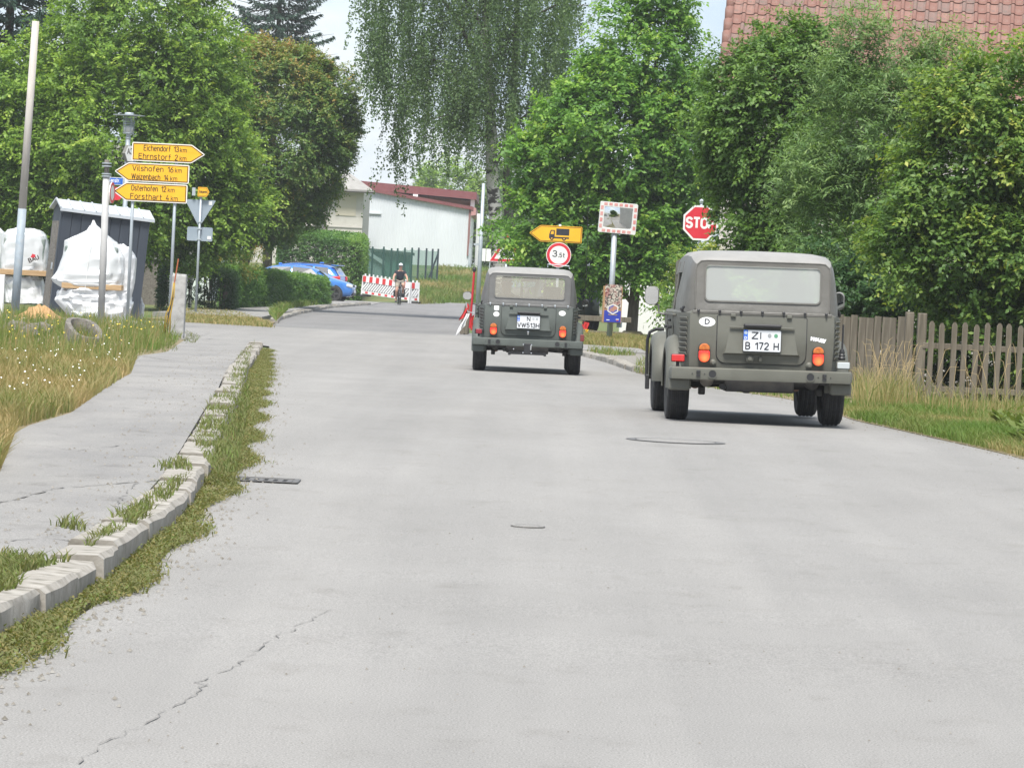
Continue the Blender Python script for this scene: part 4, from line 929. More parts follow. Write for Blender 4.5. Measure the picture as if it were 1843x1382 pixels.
for x, z, t_ in ((-.475, .848, '~~~'), (.49, .900, '=-=')):
    o = MB()
    for k in range(3): o.add([(x - .026 + .019 * k, yr(z) - .0045, z - .006 + .004 * (k % 2)), (x - .012 + .019 * k, yr(z) - .0045, z - .006), (x - .012 + .019 * k, yr(z) - .0045, z + .005), (x - .026 + .019 * k, yr(z) - .0045, z + .007)], [(0, 1, 2, 3)])
    o.build('sticker_print', grey_print, FARC)
# ---- side tube and spade rack on the nearer car's front left
MB().tube([(-.74, 2.35, .80), (-.82, 2.35, .80), (-.875, 2.35, .77), (-.895, 2.35, .70), (-.895, 2.35, .36), (-.885, 2.35, .32)], .016, 10).build('guard_tube', black_paint, NEAR)
MB().box((-.885, 2.35, .30), (.04, .06, .14)).build('guard_foot', black_paint, NEAR, bevel=.008)
# ---- tow bar, roof frame, flags and antenna on the farther car
h = MB(); h.box((0, -.10, .36), (.10, .06, .16)); h.box((0, -.02, .29), (.52, .05, .035)); h.tube([(-.26, -.05, .31), (-.26, -.05, .26)], .02); h.tube([(.26, -.05, .31), (.26, -.05, .26)], .02); h.build('tow_hitch', black_paint, FARC, bevel=.006)
for x_, z_ in ((-.06, .42), (.06, .42), (-.06, .30), (.06, .30), (-.20, .35)):
    MB().lathe([(.011, -.135), (.001, -.142)], 8, axis='y', c=(x_, 0, z_)).build('hitch_bolt', chrome, FARC)
MB().box((.05, -.135, .38), (.018, .012, .07)).build('hitch_lever', chrome, FARC)
rf = MB(); rf.tube([(.26, 1.0, 1.57), (.26, 1.0, 1.615), (.575, 1.0, 1.60), (.585, 1.0, 1.555)], .006, 6); rf.tube([(.26, 1.3, 1.57), (.26, 1.3, 1.615), (.575, 1.3, 1.60), (.585, 1.3, 1.555)], .006, 6); rf.tube([(.26, 1.0, 1.612), (.26, 1.3, 1.612)], .006, 6); rf.tube([(.575, 1.0, 1.60), (.575, 1.3, 1.60)], .006, 6)
rf.build('roof_frame', steel, FARC)
MB().tube([(.82, .5, .86), (.83, .5, 1.4), (.815, .5, 2.3), (.80, .5, 2.75)], .004, 5).build('antenna', black_paint, FARC)
fp = MB(); fp.tube([(-.86, .55, .62), (-.845, .55, 1.0), (-.83, .55, 1.45)], .016, 8); pole = fp.build('flag_pole', M('red_pole', (.42, .02, .03), .5), FARC)
MB().lathe([(.001, 1.44), (.026, 1.46), (.030, 1.49), (.018, 1.52), (.001, 1.525)], 12, c=(-.83, .55, 0)).build('pole_knob', black_paint, pole)
fred = M('flag_red', (.48, .03, .03), .8); fwhite = M('flag_white', (.62, .63, .63), .8); fblack = M('flag_black', (.02, .02, .02), .8); fgold = M('flag_gold', (.62, .38, .03), .8)
def drape(parent, name, m, p0, p1, p2, p3, amp, ph):
    vs_, fs = [], []; n = 8
    for i in range(n + 1):
        for j in range(n + 1):
            s_, t_ = i / n, j / n
            p = (Vector(p0) * (1 - s_) + Vector(p1) * s_) * (1 - t_) + (Vector(p3) * (1 - s_) + Vector(p2) * s_) * t_
            p.y += amp * math.sin(s_ * 9 + ph) * (0.3 + t_); p.x += amp * .6 * math.sin(t_ * 5 + ph); vs_.append(p)
    for i in range(n):
        for j in range(n): fs.append((i * (n + 1) + j, (i + 1) * (n + 1) + j, (i + 1) * (n + 1) + j + 1, i * (n + 1) + j + 1))
    return MB().add(vs_, fs).build(name, m, parent, smooth=True)
fl = bpy.data.objects.new('side_flag', None); COL.objects.link(fl); fl.parent = FARC
drape(fl, 'flag_stripe', fred, (-.92, .50, .98), (-.885, .5, .97), (-.90, .5, .80), (-1.02, .5, .72), .02, 0)
drape(fl, 'flag_stripe', fwhite, (-.93, .49, .83), (-.88, .49, .84), (-.92, .49, .66), (-1.06, .5, .50), .02, 1)
drape(fl, 'flag_stripe', fred, (-.845, .53, .80), (-.81, .53, .82), (-.80, .53, .62), (-.85, .53, .58), .02, 2)
MB().tube([(-.93, .5, 1.0), (-.90, .5, .86), (-.80, .5, .84)], .008, 6).build('flag_bracket', steel, fl)
f2 = bpy.data.objects.new('side_flag', None); COL.objects.link(f2); f2.parent = FARC; f2['label'] = 'small black, red and gold flag'
drape(f2, 'flag_stripe', fblack, (.80, .6, .80), (.84, .6, .80), (.84, .6, .76), (.80, .6, .76), .01, 0)
drape(f2, 'flag_stripe', fred, (.80, .6, .79), (.895, .6, .775), (.895, .6, .675), (.80, .6, .68), .015, 1)
drape(f2, 'flag_stripe', fgold, (.85, .6, .678), (.895, .6, .676), (.89, .6, .615), (.86, .6, .635), .015, 2)
# ------------------------------------------------------------------ signs, posts, shed and site goods on the left
sign_yellow = M('sign_yellow', (0.70, 0.36, 0.012), 0.4, (0.76, 0.41, 0.018), scale=2, coat=.1)
sign_white = M('sign_white', (0.66, 0.66, 0.64), 0.45)
sign_red = M('sign_red', (0.50, 0.02, 0.035), 0.4, (0.56, .03, .045), scale=3)
sign_back = M('sign_back_grey', (0.24, 0.29, 0.34), 0.5, (0.29, 0.34, 0.39), scale=2, metal=.2)
sign_blue = M('sign_blue', (0.012, 0.10, 0.42), 0.45)
letter_brown = M('letter_black', (0.03, 0.016, 0.008), 0.5)
old_wood = M('weathered_wood', (0.105, 0.089, 0.066), 0.9, (0.160, 0.141, 0.108), scale=3, detail=10, stretch=(7, 7, .6), bump=.6, bscale=30, col3=(.05, .045, .03), scale3=4, amt3=.6)
def inset(poly, t):
    """shrink a convex outline (anticlockwise, x-z) by t"""
    n = len(poly); out = []
    for i in range(n):
        p0, p1, p2 = (Vector(poly[(i + k) % n]) for k in (-1, 0, 1))
        d1, d2 = (p1 - p0).normalized(), (p2 - p1).normalized(); n1, n2 = Vector((-d1.y, d1.x)), Vector((-d2.y, d2.x))
        b = (n1 + n2); b = b / max(b.length_squared, 1e-6) * 2
        out.append(tuple(p1 + b * t))
    return out
def chamfer(poly, r, n=4):
    """round the corners of an outline"""
    out = []; N = len(poly)
    for i in range(N):
        p0, p1, p2 = (Vector(poly[(i + k) % N]) for k in (-1, 0, 1))
        a = p1 + (p0 - p1).normalized() * r; c = p1 + (p2 - p1).normalized() * r
        for k in range(n + 1):
            t_ = k / n; out.append(tuple(a * (1 - t_) ** 2 + p1 * 2 * t_ * (1 - t_) + c * t_ ** 2))
    return out
def panel(name, poly, parent, face, edge=sign_white, rim=.018, border=None, bw=.012, bo=.012, y=0.0, back=None, loc=None, rot=None, label=None):
    """a sheet-metal sign: raised pale rim, coloured face, painted border line"""
    p = MB().prism(poly, y - .012, y + .012).build(name, edge, parent, loc=loc, rot=rot)
    if label: p['label'] = label
    q = inset(poly, rim); MB().prism(q, y - .0145, y - .012).build('sign_face', face, p)
    if border is not None:
        a = inset(poly, rim + bo); b = inset(poly, rim + bo + bw); MB().ring(a, b, y - .0165, y - .0145).build('border_line', border, p)
    return p
# ---- the direction signpost
D = 85.0; k_ = px(D)
b0 = at(308, 596, D); SP = empty('signpost', (b0.x, b0.y, gh(D) + .02), 'grey signpost with three yellow direction signs to Eichendorf, Vilshofen and Osterhofen', 'signpost')
def loc_(u, v, d=D, root=SP): q = at(u, v, d) - root.location; return q
for (u, v, top) in ((314, 370, 262), (238, 370, 262)):
    q = loc_(u, v); t_ = loc_(u, top)
    MB().tube([(q.x, 0.06, -.05), (q.x, 0.06, t_.z)], .034, 12).build('pole', steel, SP, smooth=True)
def arrow(body, w, h, head, right):
    p = [(0, -h / 2), (w - head, -h / 2), (w, 0), (w - head, h / 2), (0, h / 2)]
    if not right: p = [(w - x, z) for x, z in p][::-1]
    return chamfer(p, .035, 4)
for (u0, v0, u1, right, rows, lab) in (
    (237.5, 272.5, 369.5, True, [('Eichendorf', 258.5, 307, 'k', 0), ('13', 312.5, 322, '', 0), ('km', 324, 336, 's', 0), ('Ehrnstorf', 250, 308, 'k', 1), ('2', 315, 320.5, '', 1), ('km', 324, 336, 's', 1)], 'yellow arrow sign pointing right to Eichendorf and Ehrnstorf'),
    (206, 308, 340.5, False, [('Vilshofen', 238, 294, 'k', 0), ('16', 301.5, 312, '', 0), ('km', 315, 327, 's', 0), ('Waizenbach', 237, 289, 'k', 1), ('14', 295.5, 304, '', 1), ('km', 307, 319.5, 's', 1)], 'yellow arrow sign pointing left to Vilshofen and Waizenbach'),
    (202.5, 343.5, 337, False, [('Osterhofen', 236, 284, 'k', 0), ('12', 290, 299, '', 0), ('km', 302, 314, 's', 0), ('Forsthart', 235, 292, 'k', 1), ('4', 299, 305, '', 1), ('km', 308, 320.5, 's', 1)], 'yellow arrow sign pointing left to Osterhofen and Forsthart')):
    q = loc_(u0, v0); w = (u1 - u0) * k_; h = 33.6 * k_
    p = panel('direction_sign', arrow(None, w, h, 24.5 * k_, right), SP, sign_yellow, rim=.020, border=letter_brown, bw=.016, bo=.006, loc=(q.x, 0, q.z), label=lab)
    for (t_, a, c, kind, row) in rows:
        cap = .128 if kind != 's' else .105
        if kind == '': cap = .128
        z = (.022 if row == 0 else -.158)
        word(t_, (a - u0) * k_, (c - u0) * k_, z, cap, letter_brown, p, -.017, st=.125 if kind != 's' else .115)
    for sx in (314, 238):
        t_ = (sx - u0) * k_
        MB().box((t_ if 0 < t_ < w else w / 2, .03, 0), (.10, .03, .05)).build('sign_clamp', steel, p)
# ---- lamp post behind it
D2 = 95.0; b0 = at(216, 570, D2); LP = empty('street_lamp', (b0.x, b0.y, .02), 'lantern street lamp with flat disc hood and white AED plate, behind the signpost', 'street lamp')
def rel(u, v, d, root): q = at(u, v, d) - root.location; return q
k2 = px(D2); zt = rel(232, 203, D2, LP).z; xt = rel(231.5, 230, D2, LP).x
MB().tube([(xt, 0, 0), (xt, 0, zt - .62)], .058, 14).build('post', steel, LP, smooth=True)
MB().lathe([(.058, zt - .66), (.075, zt - .62), (.05, zt - .58), (.05, zt - .52)], 16, c=(xt, 0, 0)).build('neck', steel, LP)
MB().lathe([(.13, zt - .52), (.135, zt - .50), (.13, zt - .49)], 20, c=(xt, 0, 0)).build('lantern_base', steel, LP)
MB().lathe([(.115, zt - .49), (.115, zt - .34)], 20, c=(xt, 0, 0)).build('lamp_glass', M('lamp_glass', (.52, .53, .50), .3, coat=.4), LP, smooth=True)
for i in range(5): MB().lathe([(.115, zt - .34 + i * .045), (.13, zt - .335 + i * .045), (.115, zt - .315 + i * .045)], 20, c=(xt, 0, 0)).build('louvre_ring', steel, LP)
for i in range(6):
    a = i * 1.047; MB().tube([(xt + .13 * math.cos(a), .13 * math.sin(a), zt - .5), (xt + .13 * math.cos(a), .13 * math.sin(a), zt - .08)], .008, 6).build('lantern_rod', steel, LP)
MB().lathe([(.13, zt - .09), (.39, zt - .075), (.39, zt - .06), (.13, zt - .06)], 32, c=(xt, 0, 0)).build('hood_disc', steel, LP)
MB().lathe([(.11, zt - .06), (.11, zt - .02), (.10, zt), (.01, zt)], 20, c=(xt, 0, 0)).build('cap', steel, LP)
q = rel(230, 277, D2, LP); hx = [(-.22, -.0), (-.12, -.2), (.12, -.2), (.22, .0), (.12, .2), (-.12, .2)]
ae = MB().prism(hx, -.09, .0).build('aed_plate', M('plate_grey', (.17, .17, .15), .6), LP, loc=(q.x + .02, -.06, q.z), rot=(0, 0, .9))
MB().prism(inset(hx, .012), -.094, -.09).build('plate_face', sign_white, ae); word('AED', -.14, .16, -.02, .15, letter_brown, ae, -.0955)
q = rel(200, 326, D2, LP); bs = MB().prism([(0, -.09), (.34, -.09), (.34, .09), (0, .09)], -.02, 0).build('street_name_sign', sign_white, LP, loc=(q.x - .03, -.08, q.z))
MB().prism([(.012, -.078), (.328, -.078), (.328, .078), (.012, .078)], -.023, -.02).build('sign_face', sign_blue, bs); word('erstr.', .03, .26, -.035, .10, white_print, bs, -.0245)
q = rel(210.5, 349, D2, LP); MB().prism(circle(0, 0, .16, 24), -.02, 0).build('round_sign', sign_red, LP, loc=(q.x, -.09, q.z))
# ---- grey post with clamp rings, with a sign seen edge-on
D3 = 81.0; b0 = at(181, 592, D3); RP = empty('sign_pole', (b0.x, b0.y, .03), 'pale grey pole with ringed cap in front of the dark shed', 'pole', ry=-.008)
zt = rel(195, 288, D3, RP).z
MB().tube([(0, 0, 0), (0, 0, zt - .30)], .074, 14).build('post', M('pale_grey_pole', (.36, .36, .36), .6, (.43, .43, .42), scale=3), RP, smooth=True)
MB().tube([(0, 0, zt - .30), (0, 0, zt)], .052, 14).build('post_top', concrete_dark, RP, smooth=True)
for dz in (.06, .12, .28, .33): MB().lathe([(.05, zt - dz), (.10, zt - dz), (.10, zt - dz - .025), (.05, zt - dz - .025)], 16).build('ring', steel, RP)
es = MB().prism(circle(0, 0, .22, 20), -.01, .01).build('round_sign', sign_white, RP, loc=(.13, -.02, zt - .68), rot=(0, 0, 1.42))
MB().ring(circle(0, 0, .22, 20), circle(0, 0, .16, 20), -.014, -.01).build('sign_rim', sign_red, es)
MB().box((.09, 0, 0 + zt - .68), (.06, .03, .45)).build('clamp', concrete_dark, RP)
# ---- tall bare post at the far left
D4 = 88.0; b0 = at(27, 555, D4); TP = empty('post', (b0.x, b0.y, .02), 'tall bare grey-brown post at the far left', 'post', ry=.026)
zt = (at(68, 25, D4) - b0).length; zj = (at(40, 362, D4) - b0).length
MB().tube([(0, 0, -.05), (0, 0, zj)], .098, 14).build('sleeve', M('blue_grey_pole', (.22, .27, .31), .6, (.30, .35, .39), scale=4, col3=(.3, .31, .31), scale3=10), TP, smooth=True)
MB().tube([(0, 0, zj), (0, 0, zt)], [.092, .082], 14).build('shaft', M('grey_brown_pole', (.38, .35, .315), .85, (.47, .445, .41), scale=3, stretch=(4, 4, .5)), TP, smooth=True)
b0 = at(1, 545, 84); o = MB().box((0, 0, .45), (.14, .14, .98)).build('post_stub', sign_white, None, bevel=.01, loc=(b0.x, b0.y, .02)); tag(o, 'short white post at the left edge beside the wrapped pallet', 'post')
# ---- back of the give-way sign
D5 = 107.0; b0 = at(352, 567, D5); YB = empty('give_way_sign', (b0.x, b0.y, .02), 'grey back of a give-way sign with a small plate below', 'traffic sign'); k5 = px(D5)
zt = rel(363, 338, D5, YB).z; MB().tube([(0, -.05, 0), (0, -.05, zt)], .034, 12).build('pole', steel, YB, smooth=True)
q = rel(362, 360, D5, YB); tri = chamfer([(0, -.76), (.43, 0), (-.43, 0)], .04)
yb = MB().prism(tri, -.01, .01).build('triangle_plate', sign_back, YB, loc=(q.x - .02, .02, q.z)); MB().box((.28, -.014, -.08), (.09, .006, .10)).build('maker_label', sign_white, yb)
q = rel(359.5, 421.5, D5, YB); yb = MB().prism(rrect(-.35, .35, -.19, .19, .04), -.01, .01).build('plate', sign_back, YB, loc=(q.x, .02, q.z)); MB().box((.26, -.014, -.09), (.10, .006, .09)).build('maker_label', sign_white, yb)
for v in (400, 412, 431): q = rel(360, v, D5, YB); MB().box((0, -.05, q.z), (.12, .09, .035)).build('clamp', steel, YB)
q = rel(366.5, 346, D5, YB); yb = panel('arrow_sign', chamfer([(-.15, -.13), (.10, -.13), (.17, 0), (.10, .13), (-.15, .13)], .02), YB, sign_yellow, edge=sign_yellow, rim=.01, border=letter_brown, bw=.008, loc=(q.x, -.12, q.z)); word('Galgweis', -.11, .11, -.03, .07, letter_brown, yb, -.017)
MB().box((-.20, -.07, q.z), (.09, .05, .22)).build('sign_bracket', steel, YB)
# ---- concrete post with rope
D6 = 68.0; b0 = gp(317, 611, .03); BO = empty('concrete_post', (b0.x, b0.y, b0.z), 'square weathered concrete post at the corner of the footpath', 'post', ry=.012)
MB().box((0, 0, .565), (.27, .27, 1.13), top=(.93, .93)).build('shaft', concrete, BO, bevel=.02); MB().box((0, 0, 1.13), (.25, .25, .05), top=(.9, .9)).build('cap', concrete, BO, bevel=.012)
b1 = at(303, 600, 67.6); RO = empty('rope_bundle', (b1.x, b1.y, .03), 'yellow and dark rope hanging beside the square concrete post', 'rope')
for i in range(7):
    r_ = random.Random(i); mm = M('rope_yellow', (.36, .23, .02), .8) if i % 3 else black_paint
    MB().tube([(.06 + r_.uniform(-.01, .01), 0, 1.0), (.05 + r_.uniform(-.02, .02), -.02, .75), (r_.uniform(-.06, .05), -.03, .45), (r_.uniform(-.10, .03), -.02, .05)], .011, 6).build('strand', mm, RO, smooth=True)
MB().tube([(.065, 0, 1.0), (.115, 0, 1.42)], .012, 6).build('stick', M('orange_stick', (.35, .10, .04), .7), RO)
# ---- dark shed
D7 = 92.0; b0 = at(163, 560, D7); SH = empty('shed', (b0.x, b0.y, .12), 'narrow dark blue-grey shed with pale ribbed roof, leaning', 'shed', rz=math.radians(19), ry=math.radians(4.2))
shed_mat = M('shed_sheet', (0.024, 0.032, 0.045), 0.6, (0.034, 0.043, 0.058), scale=2, stretch=(1, 1, .3)); shed_trim = M('shed_trim', (0.035, 0.044, 0.058), .5); roof_sheet = M('roof_sheet', (.46, .49, .52), .45, (.52, .55, .57), scale=3, metal=.3)
W_, Dp, Hf = 2.12, 1.0, 2.36
n = 9
for i in range(n):
    x = -W_ / 2 + W_ * (i + .5) / n; MB().box((x, -Dp / 2 + (.012 if i % 2 else 0), Hf / 2 - .1), (W_ / n - .012, .03, Hf + .1)).build('wall_panel', shed_mat, SH, bevel=.006)
MB().box((0, -Dp / 2 + .035, Hf / 2 - .1), (W_, .03, Hf)).build('front_wall', shed_trim, SH)
MB().prism([(-Dp / 2, -.12), (Dp / 2, -.12), (Dp / 2, Hf), (0, Hf + .19), (-Dp / 2, Hf)], -.015, .015).build('gable_wall', shed_mat, SH, rot=(0, 0, math.pi / 2), loc=(W_ / 2 - .02, 0, 0))
gw = MB().prism([(-Dp / 2, -.12), (Dp / 2, -.12), (Dp / 2, Hf), (0, Hf + .19), (-Dp / 2, Hf)], -.015, .015).build('gable_wall', shed_mat, SH, rot=(0, 0, math.pi / 2), loc=(-W_ / 2 + .02, 0, 0))
MB().box((-W_ / 2, -Dp / 2 + .05, Hf / 2 - .1), (.07, .09, Hf)).build('corner_strip', shed_trim, SH, bevel=.006)
do = MB().box((-W_ / 2 - .02, .02, 1.02), (.03, .62, 2.08)).build('door', concrete_dark, SH, bevel=.005); MB().box((-W_ / 2 - .045, -.22, 1.0), (.03, .05, .16)).build('handle', steel, do)
MB().box((0, Dp / 2, Hf / 2 - .1), (W_, .03, Hf)).build('back_wall', shed_mat, SH)
rl = math.hypot(Dp / 2 + .10, .22)
for sgn in (-1, 1):
    rp_ = bpy.data.objects.new('roof', None); COL.objects.link(rp_); rp_.parent = SH; rp_.location = (0, 0, Hf + .215); rp_.rotation_euler = (sgn * -math.atan2(.22, Dp / 2 + .1) if sgn > 0 else math.atan2(.22, Dp / 2 + .1), 0, 0)
    for i in range(8):
        w = (W_ + .16) / 8; x = -(W_ + .16) / 2 + w * (i + .5)
        MB().box((x, sgn * rl / 2, 0), (w - .012, rl, .02)).build('roof_panel', roof_sheet, rp_)
        MB().box((x - w / 2 + .006, sgn * rl / 2, .018), (.028, rl, .04)).build('roof_rib', roof_sheet, rp_)
MB().box((0, -Dp / 2 - .10, Hf - .035), (W_ + .16, .02, .06)).build('eave_strip', roof_sheet, SH)
# ---- plastic-wrapped pallets
film_white = M('white_film', (.60, .61, .62), .32, (.68, .69, .70), scale=5, detail=8, bump=1.0, bscale=11, coat=.2)
film_thin = clear_mat('wrap_film', (.92, .94, .94), .66, (.76, .78, .79), .2)
pallet_wood = M('pallet_wood', (.34, .22, .11), .85, (.42, .29, .16), scale=4, stretch=(1, 6, 6)); goods = M('wrapped_goods', (.12, .16, .14), .8, (.26, .29, .27), scale=3, stretch=(.4, .4, 3))
def drapery(name, rows, root, d, m, depth, seed, fold=.02, nf=9):
    """rows: (v, u_left, u_right) pixel outline of a draped film, closed round with depth"""
    r = random.Random(seed); ph = [r.uniform(0, 6.28) for _ in range(6)]; rings = []; N = 60; rows2 = []; kk = [[r.uniform(-1, 1) for _ in range(21)] for _ in range(60)]
    for (va, la, ra), (vb, lb, rb) in zip(rows, rows[1:]):
        for k in range(5):
            t_ = k / 5; rows2.append((va + (vb - va) * t_, la + (lb - la) * t_, ra + (rb - ra) * t_))
    rows2.append(rows[-1])
    for j, (v, a, c) in enumerate(rows2):
        A, B = rel(a, v, d, root), rel(c, v, d, root); cx_, z = (A.x + B.x) / 2, (A.z + B.z) / 2; w = (B.x - A.x) / 2; dp = min(depth, w * .8); ring = []
        for k in range(N):
            an = 2 * math.pi * k / N; cs, sn = math.cos(an), math.sin(an); e = .62
            x = w * math.copysign(abs(cs) ** e, cs); y = dp * math.copysign(abs(sn) ** e, sn)
            f_ = fold * (math.sin(an * nf + ph[0] + j * .35) + .7 * math.sin(an * (nf * 2 + 1) + ph[1] - j * .6) + .6 * math.sin(j * 1.3 + an * 3 + ph[2]) + .5 * r.uniform(-1, 1) + 1.5 * kk[(j // 3) % 60][int(k / 3) % 21])
            ring.append((cx_ + x * (1 + f_ * .25), y * (1 + f_) , z + f_ * .25))
        rings.append(ring)
    return MB().loft(rings[::-1], cap1=True).build(name, m, root, auto=28)
D8 = 86.0; b0 = at(172, 583, D8); PA = empty('wrapped_pallet', (b0.x, b0.y, .05), 'white film-wrapped pallet stack with a peaked cover, in front of the shed', 'wrapped pallet')
drapery('film_cover', [(397, 167, 170), (406, 163, 174), (417, 155, 186), (430, 128, 203), (436, 117, 212), (462, 114, 226), (490, 104, 226), (505, 93, 222), (512, 98, 222), (519, 110, 225)], PA, D8, film_thin, .62, 3)
drapery('film_bulge', [(440, 205, 222), (448, 205, 236), (465, 207, 246), (490, 207, 244), (505, 208, 243), (520, 208, 240), (534, 214, 236)], PA, D8, film_white, .5, 4, .03)
drapery('film_skirt', [(520, 112, 236), (532, 104, 236), (545, 100, 238), (565, 118, 233), (588, 135, 231)], PA, D8, film_white, .58, 5, .04)
q = rel(170, 516, D8, PA); MB().box((q.x, -.02, q.z), (1.32, 1.15, .12)).build('pallet_board', pallet_wood, PA, bevel=.01)
q = rel(168, 474, D8, PA); MB().box((q.x - .02, .05, q.z), (1.18, .9, .74)).build('goods', goods, PA, bevel=.05)
MB().tube([(rel(169, 400, D8, PA).x, -.1, rel(169, 400, D8, PA).z), (rel(168, 445, D8, PA).x, -.56, rel(168, 445, D8, PA).z), (rel(163, 480, D8, PA).x, -.60, rel(163, 480, D8, PA).z), (rel(158, 525, D8, PA).x, -.62, rel(158, 525, D8, PA).z)], .007, 5).build('cord', sign_white, PA)
D9 = 94.0; b0 = at(42, 550, D9); PB = empty('wrapped_pallet', (b0.x, b0.y, .05), 'film-wrapped pallet with black BAU print at the left, behind the tall post', 'wrapped pallet', 'wrapped pallets on the verge'); PA['group'] = 'wrapped pallets on the verge'
drapery('film_cover', [(411, 30, 62), (416, 14, 78), (424, 7, 84), (445, 4, 88), (470, 2, 88), (486, 2, 88)], PB, D9, film_thin, .55, 6)
q = rel(46, 455, D9, PB); MB().box((q.x, .05, q.z), (1.0, .8, .72)).build('goods', goods, PB, bevel=.04)
q = rel(46, 491, D9, PB); MB().box((q.x, -.02, q.z), (1.15, 1.0, .13)).build('pallet_board', pallet_wood, PB, bevel=.01)
drapery('film_skirt', [(497, 6, 76), (505, 2, 78), (520, 8, 80), (545, 10, 84)], PB, D9, film_white, .5, 7, .04)
q = rel(66, 470, D9, PB); word('BAU', q.x - .10, q.x + .16, q.z - .06, .12, letter_brown, PB, -.585, rot=(math.pi / 2, -.42, 0), st=.2)
MB().prism([(q.x - .08, q.z + .08), (q.x + .02, q.z + .08), (q.x + .04, q.z + .15), (q.x - .04, q.z + .17)], -.588, -.583).build('red_print', sign_red, PB)
b0 = at(252, 572, 93); WS = empty('film_heap', (b0.x, b0.y, .05), 'crumpled white film at the right foot of the shed', 'plastic film'); drapery('film', [(527, 246, 250), (540, 243, 256), (553, 242, 260), (575, 242, 258)], WS, 93, film_white, .2, 8, .06)
b0 = at(-12, 500, 97); WP = empty('film_heap', (b0.x, b0.y, .05), 'white film-covered stack cut by the left edge of the picture', 'plastic film'); drapery('film', [(410, -30, 0), (418, -40, 9), (450, -45, 8), (480, -45, 4), (545, -45, 4)], WP, 97, film_thin, .5, 9)
MB().box((-.1, .1, .75), (.6, .6, 1.3)).build('goods', goods, WP, bevel=.04)
# ---- sand, trough, rubble
b0 = at(72, 556, 80); sa = MB(); r_ = random.Random(4); rings = []
for rr_, z in ((.50, 0), (.36, .10), (.22, .19), (.11, .245), (.03, .26)): rings.append([((rr_ * math.cos(a)) * (1 + r_.uniform(-.13, .13)), rr_ * .8 * math.sin(a), z * r_.uniform(.75, 1.1) + r_.uniform(-.03, .03)) for a in [2 * math.pi * k / 22 for k in range(22)]])
o = sa.loft(rings, cap1=True).build('sand_heap', M('orange_sand', (.36, .20, .085), .95, (.44, .27, .13), scale=9, bump=.9, bscale=30), None, smooth=True, loc=(b0.x, b0.y, .12)); tag(o, 'small heap of orange sand by the tall post', 'sand heap')
b0 = at(149, 594, 58.5); TR = empty('stone_trough', (b0.x, b0.y, b0.z - .24), 'oval grey stone trough half sunk in the grass verge', 'trough', rz=math.radians(17), rx=math.radians(13), ry=math.radians(3))
ol = [( .26 * math.copysign(abs(math.cos(a)) ** .7, math.cos(a)), .62 * math.copysign(abs(math.sin(a)) ** .8, math.sin(a))) for a in [2 * math.pi * k / 32 for k in range(32)]]
tr = MB(); sc_ = lambda s_, z: [(x * s_ - (0), y * (1 - (1 - s_) * .35), z) for x, y in ol]
tr.loft([sc_(.92, -.2), sc_(1, .1), sc_(1, .27), sc_(.97, .285), sc_(.70, .285), sc_(.66, .27), sc_(.6, .06)], cap1=True); tr.build('basin', concrete_dark, TR, auto=40)
P_ = np.array([[random.uniform(-.12, .12), random.uniform(-.4, .4), .08] for _ in range(260)]); blades(rng, P_, rng.uniform(.08, .26, 260), rng.uniform(.005, .009, 260), .6, np.clip(rng.normal(.7, .2, 260), 0, 1), 'trough_grass', grass_mat, TR)
for (u, v, d, s_, lab) in ((75, 600, 66, .17, 'grey rubble stone in the verge left of the trough'), (28, 598, 70, .2, 'pale rubble stone in the verge at the far left'), (50, 607, 67, .12, 'small flat rubble stone between two others in the verge')):
    b0 = gp(u, v, .1); r_ = random.Random(int(u)); rings = []
    for z, q in ((-.05, .9), (.05, 1), (.14, .8), (.18, .35)): rings.append([(s_ * 1.3 * q * math.cos(a) * r_.uniform(.8, 1.2), s_ * q * math.sin(a), z + r_.uniform(-.02, .02)) for a in [2 * math.pi * k / 10 for k in range(10)]])
    o = MB().loft(rings, cap1=True).build('rubble_stone', concrete_dark, None, loc=tuple(b0)); tag(o, lab, 'stone')
# ------------------------------------------------------------------ signs in the middle and on the right
D10 = 95.0; b0 = at(1000, 640, D10); TS = empty('traffic_sign', (b0.x, b0.y, 0), 'round 3,5t weight limit sign under a yellow lorry detour arrow', 'traffic sign'); k10 = px(D10)
zt = rel(1010, 404, D10, TS).z; q = rel(1005.5, 459, D10, TS); MB().tube([(q.x, .06, 0), (q.x, .06, zt)], .034, 12).build('pole', steel, TS, smooth=True)
rw = MB().prism(circle(0, 0, .305, 36), -.012, .012).build('weight_sign', sign_white, TS, loc=(q.x, 0, q.z)); MB().ring(circle(0, 0, .290, 36), circle(0, 0, .222, 36), -.0145, -.012).build('red_ring', sign_red, rw)
word('3', -.155, -.035, -.055, .165, black_print, rw, -.0145, st=.15); word(',', -.015, .012, -.055, .10, black_print, rw, -.0145); word('5', .015, .085, -.062, .115, black_print, rw, -.0145, st=.16); word('t', .10, .155, -.062, .12, black_print, rw, -.0145, st=.15)
q = rel(952.5, 419, D10, TS); w, h, hd = 95 * k10, 29.5 * k10, 20 * k10
ya = panel('detour_sign', chamfer([(0, 0), (hd, -h / 2), (w, -h / 2), (w, h / 2), (hd, h / 2)], .03), TS, sign_yellow, edge=sign_yellow, rim=.012, border=letter_brown, bw=.014, bo=.004, loc=(q.x, 0, q.z))
lo_ = MB(); X = lambda u: (u - 952.5) * k10; Z = lambda v: -(v - 421) * k10
def flat(mb, pts, y): mb.add([(x, y, z) for x, z in pts], [tuple(range(len(pts)))])
lo_ = MB(); flat(lo_, [(X(1001), Z(423)), (X(1001), Z(411)), (X(1024.5), Z(411)), (X(1024.5), Z(423))], -.0165); lo_.build('lorry_box', black_print, ya)
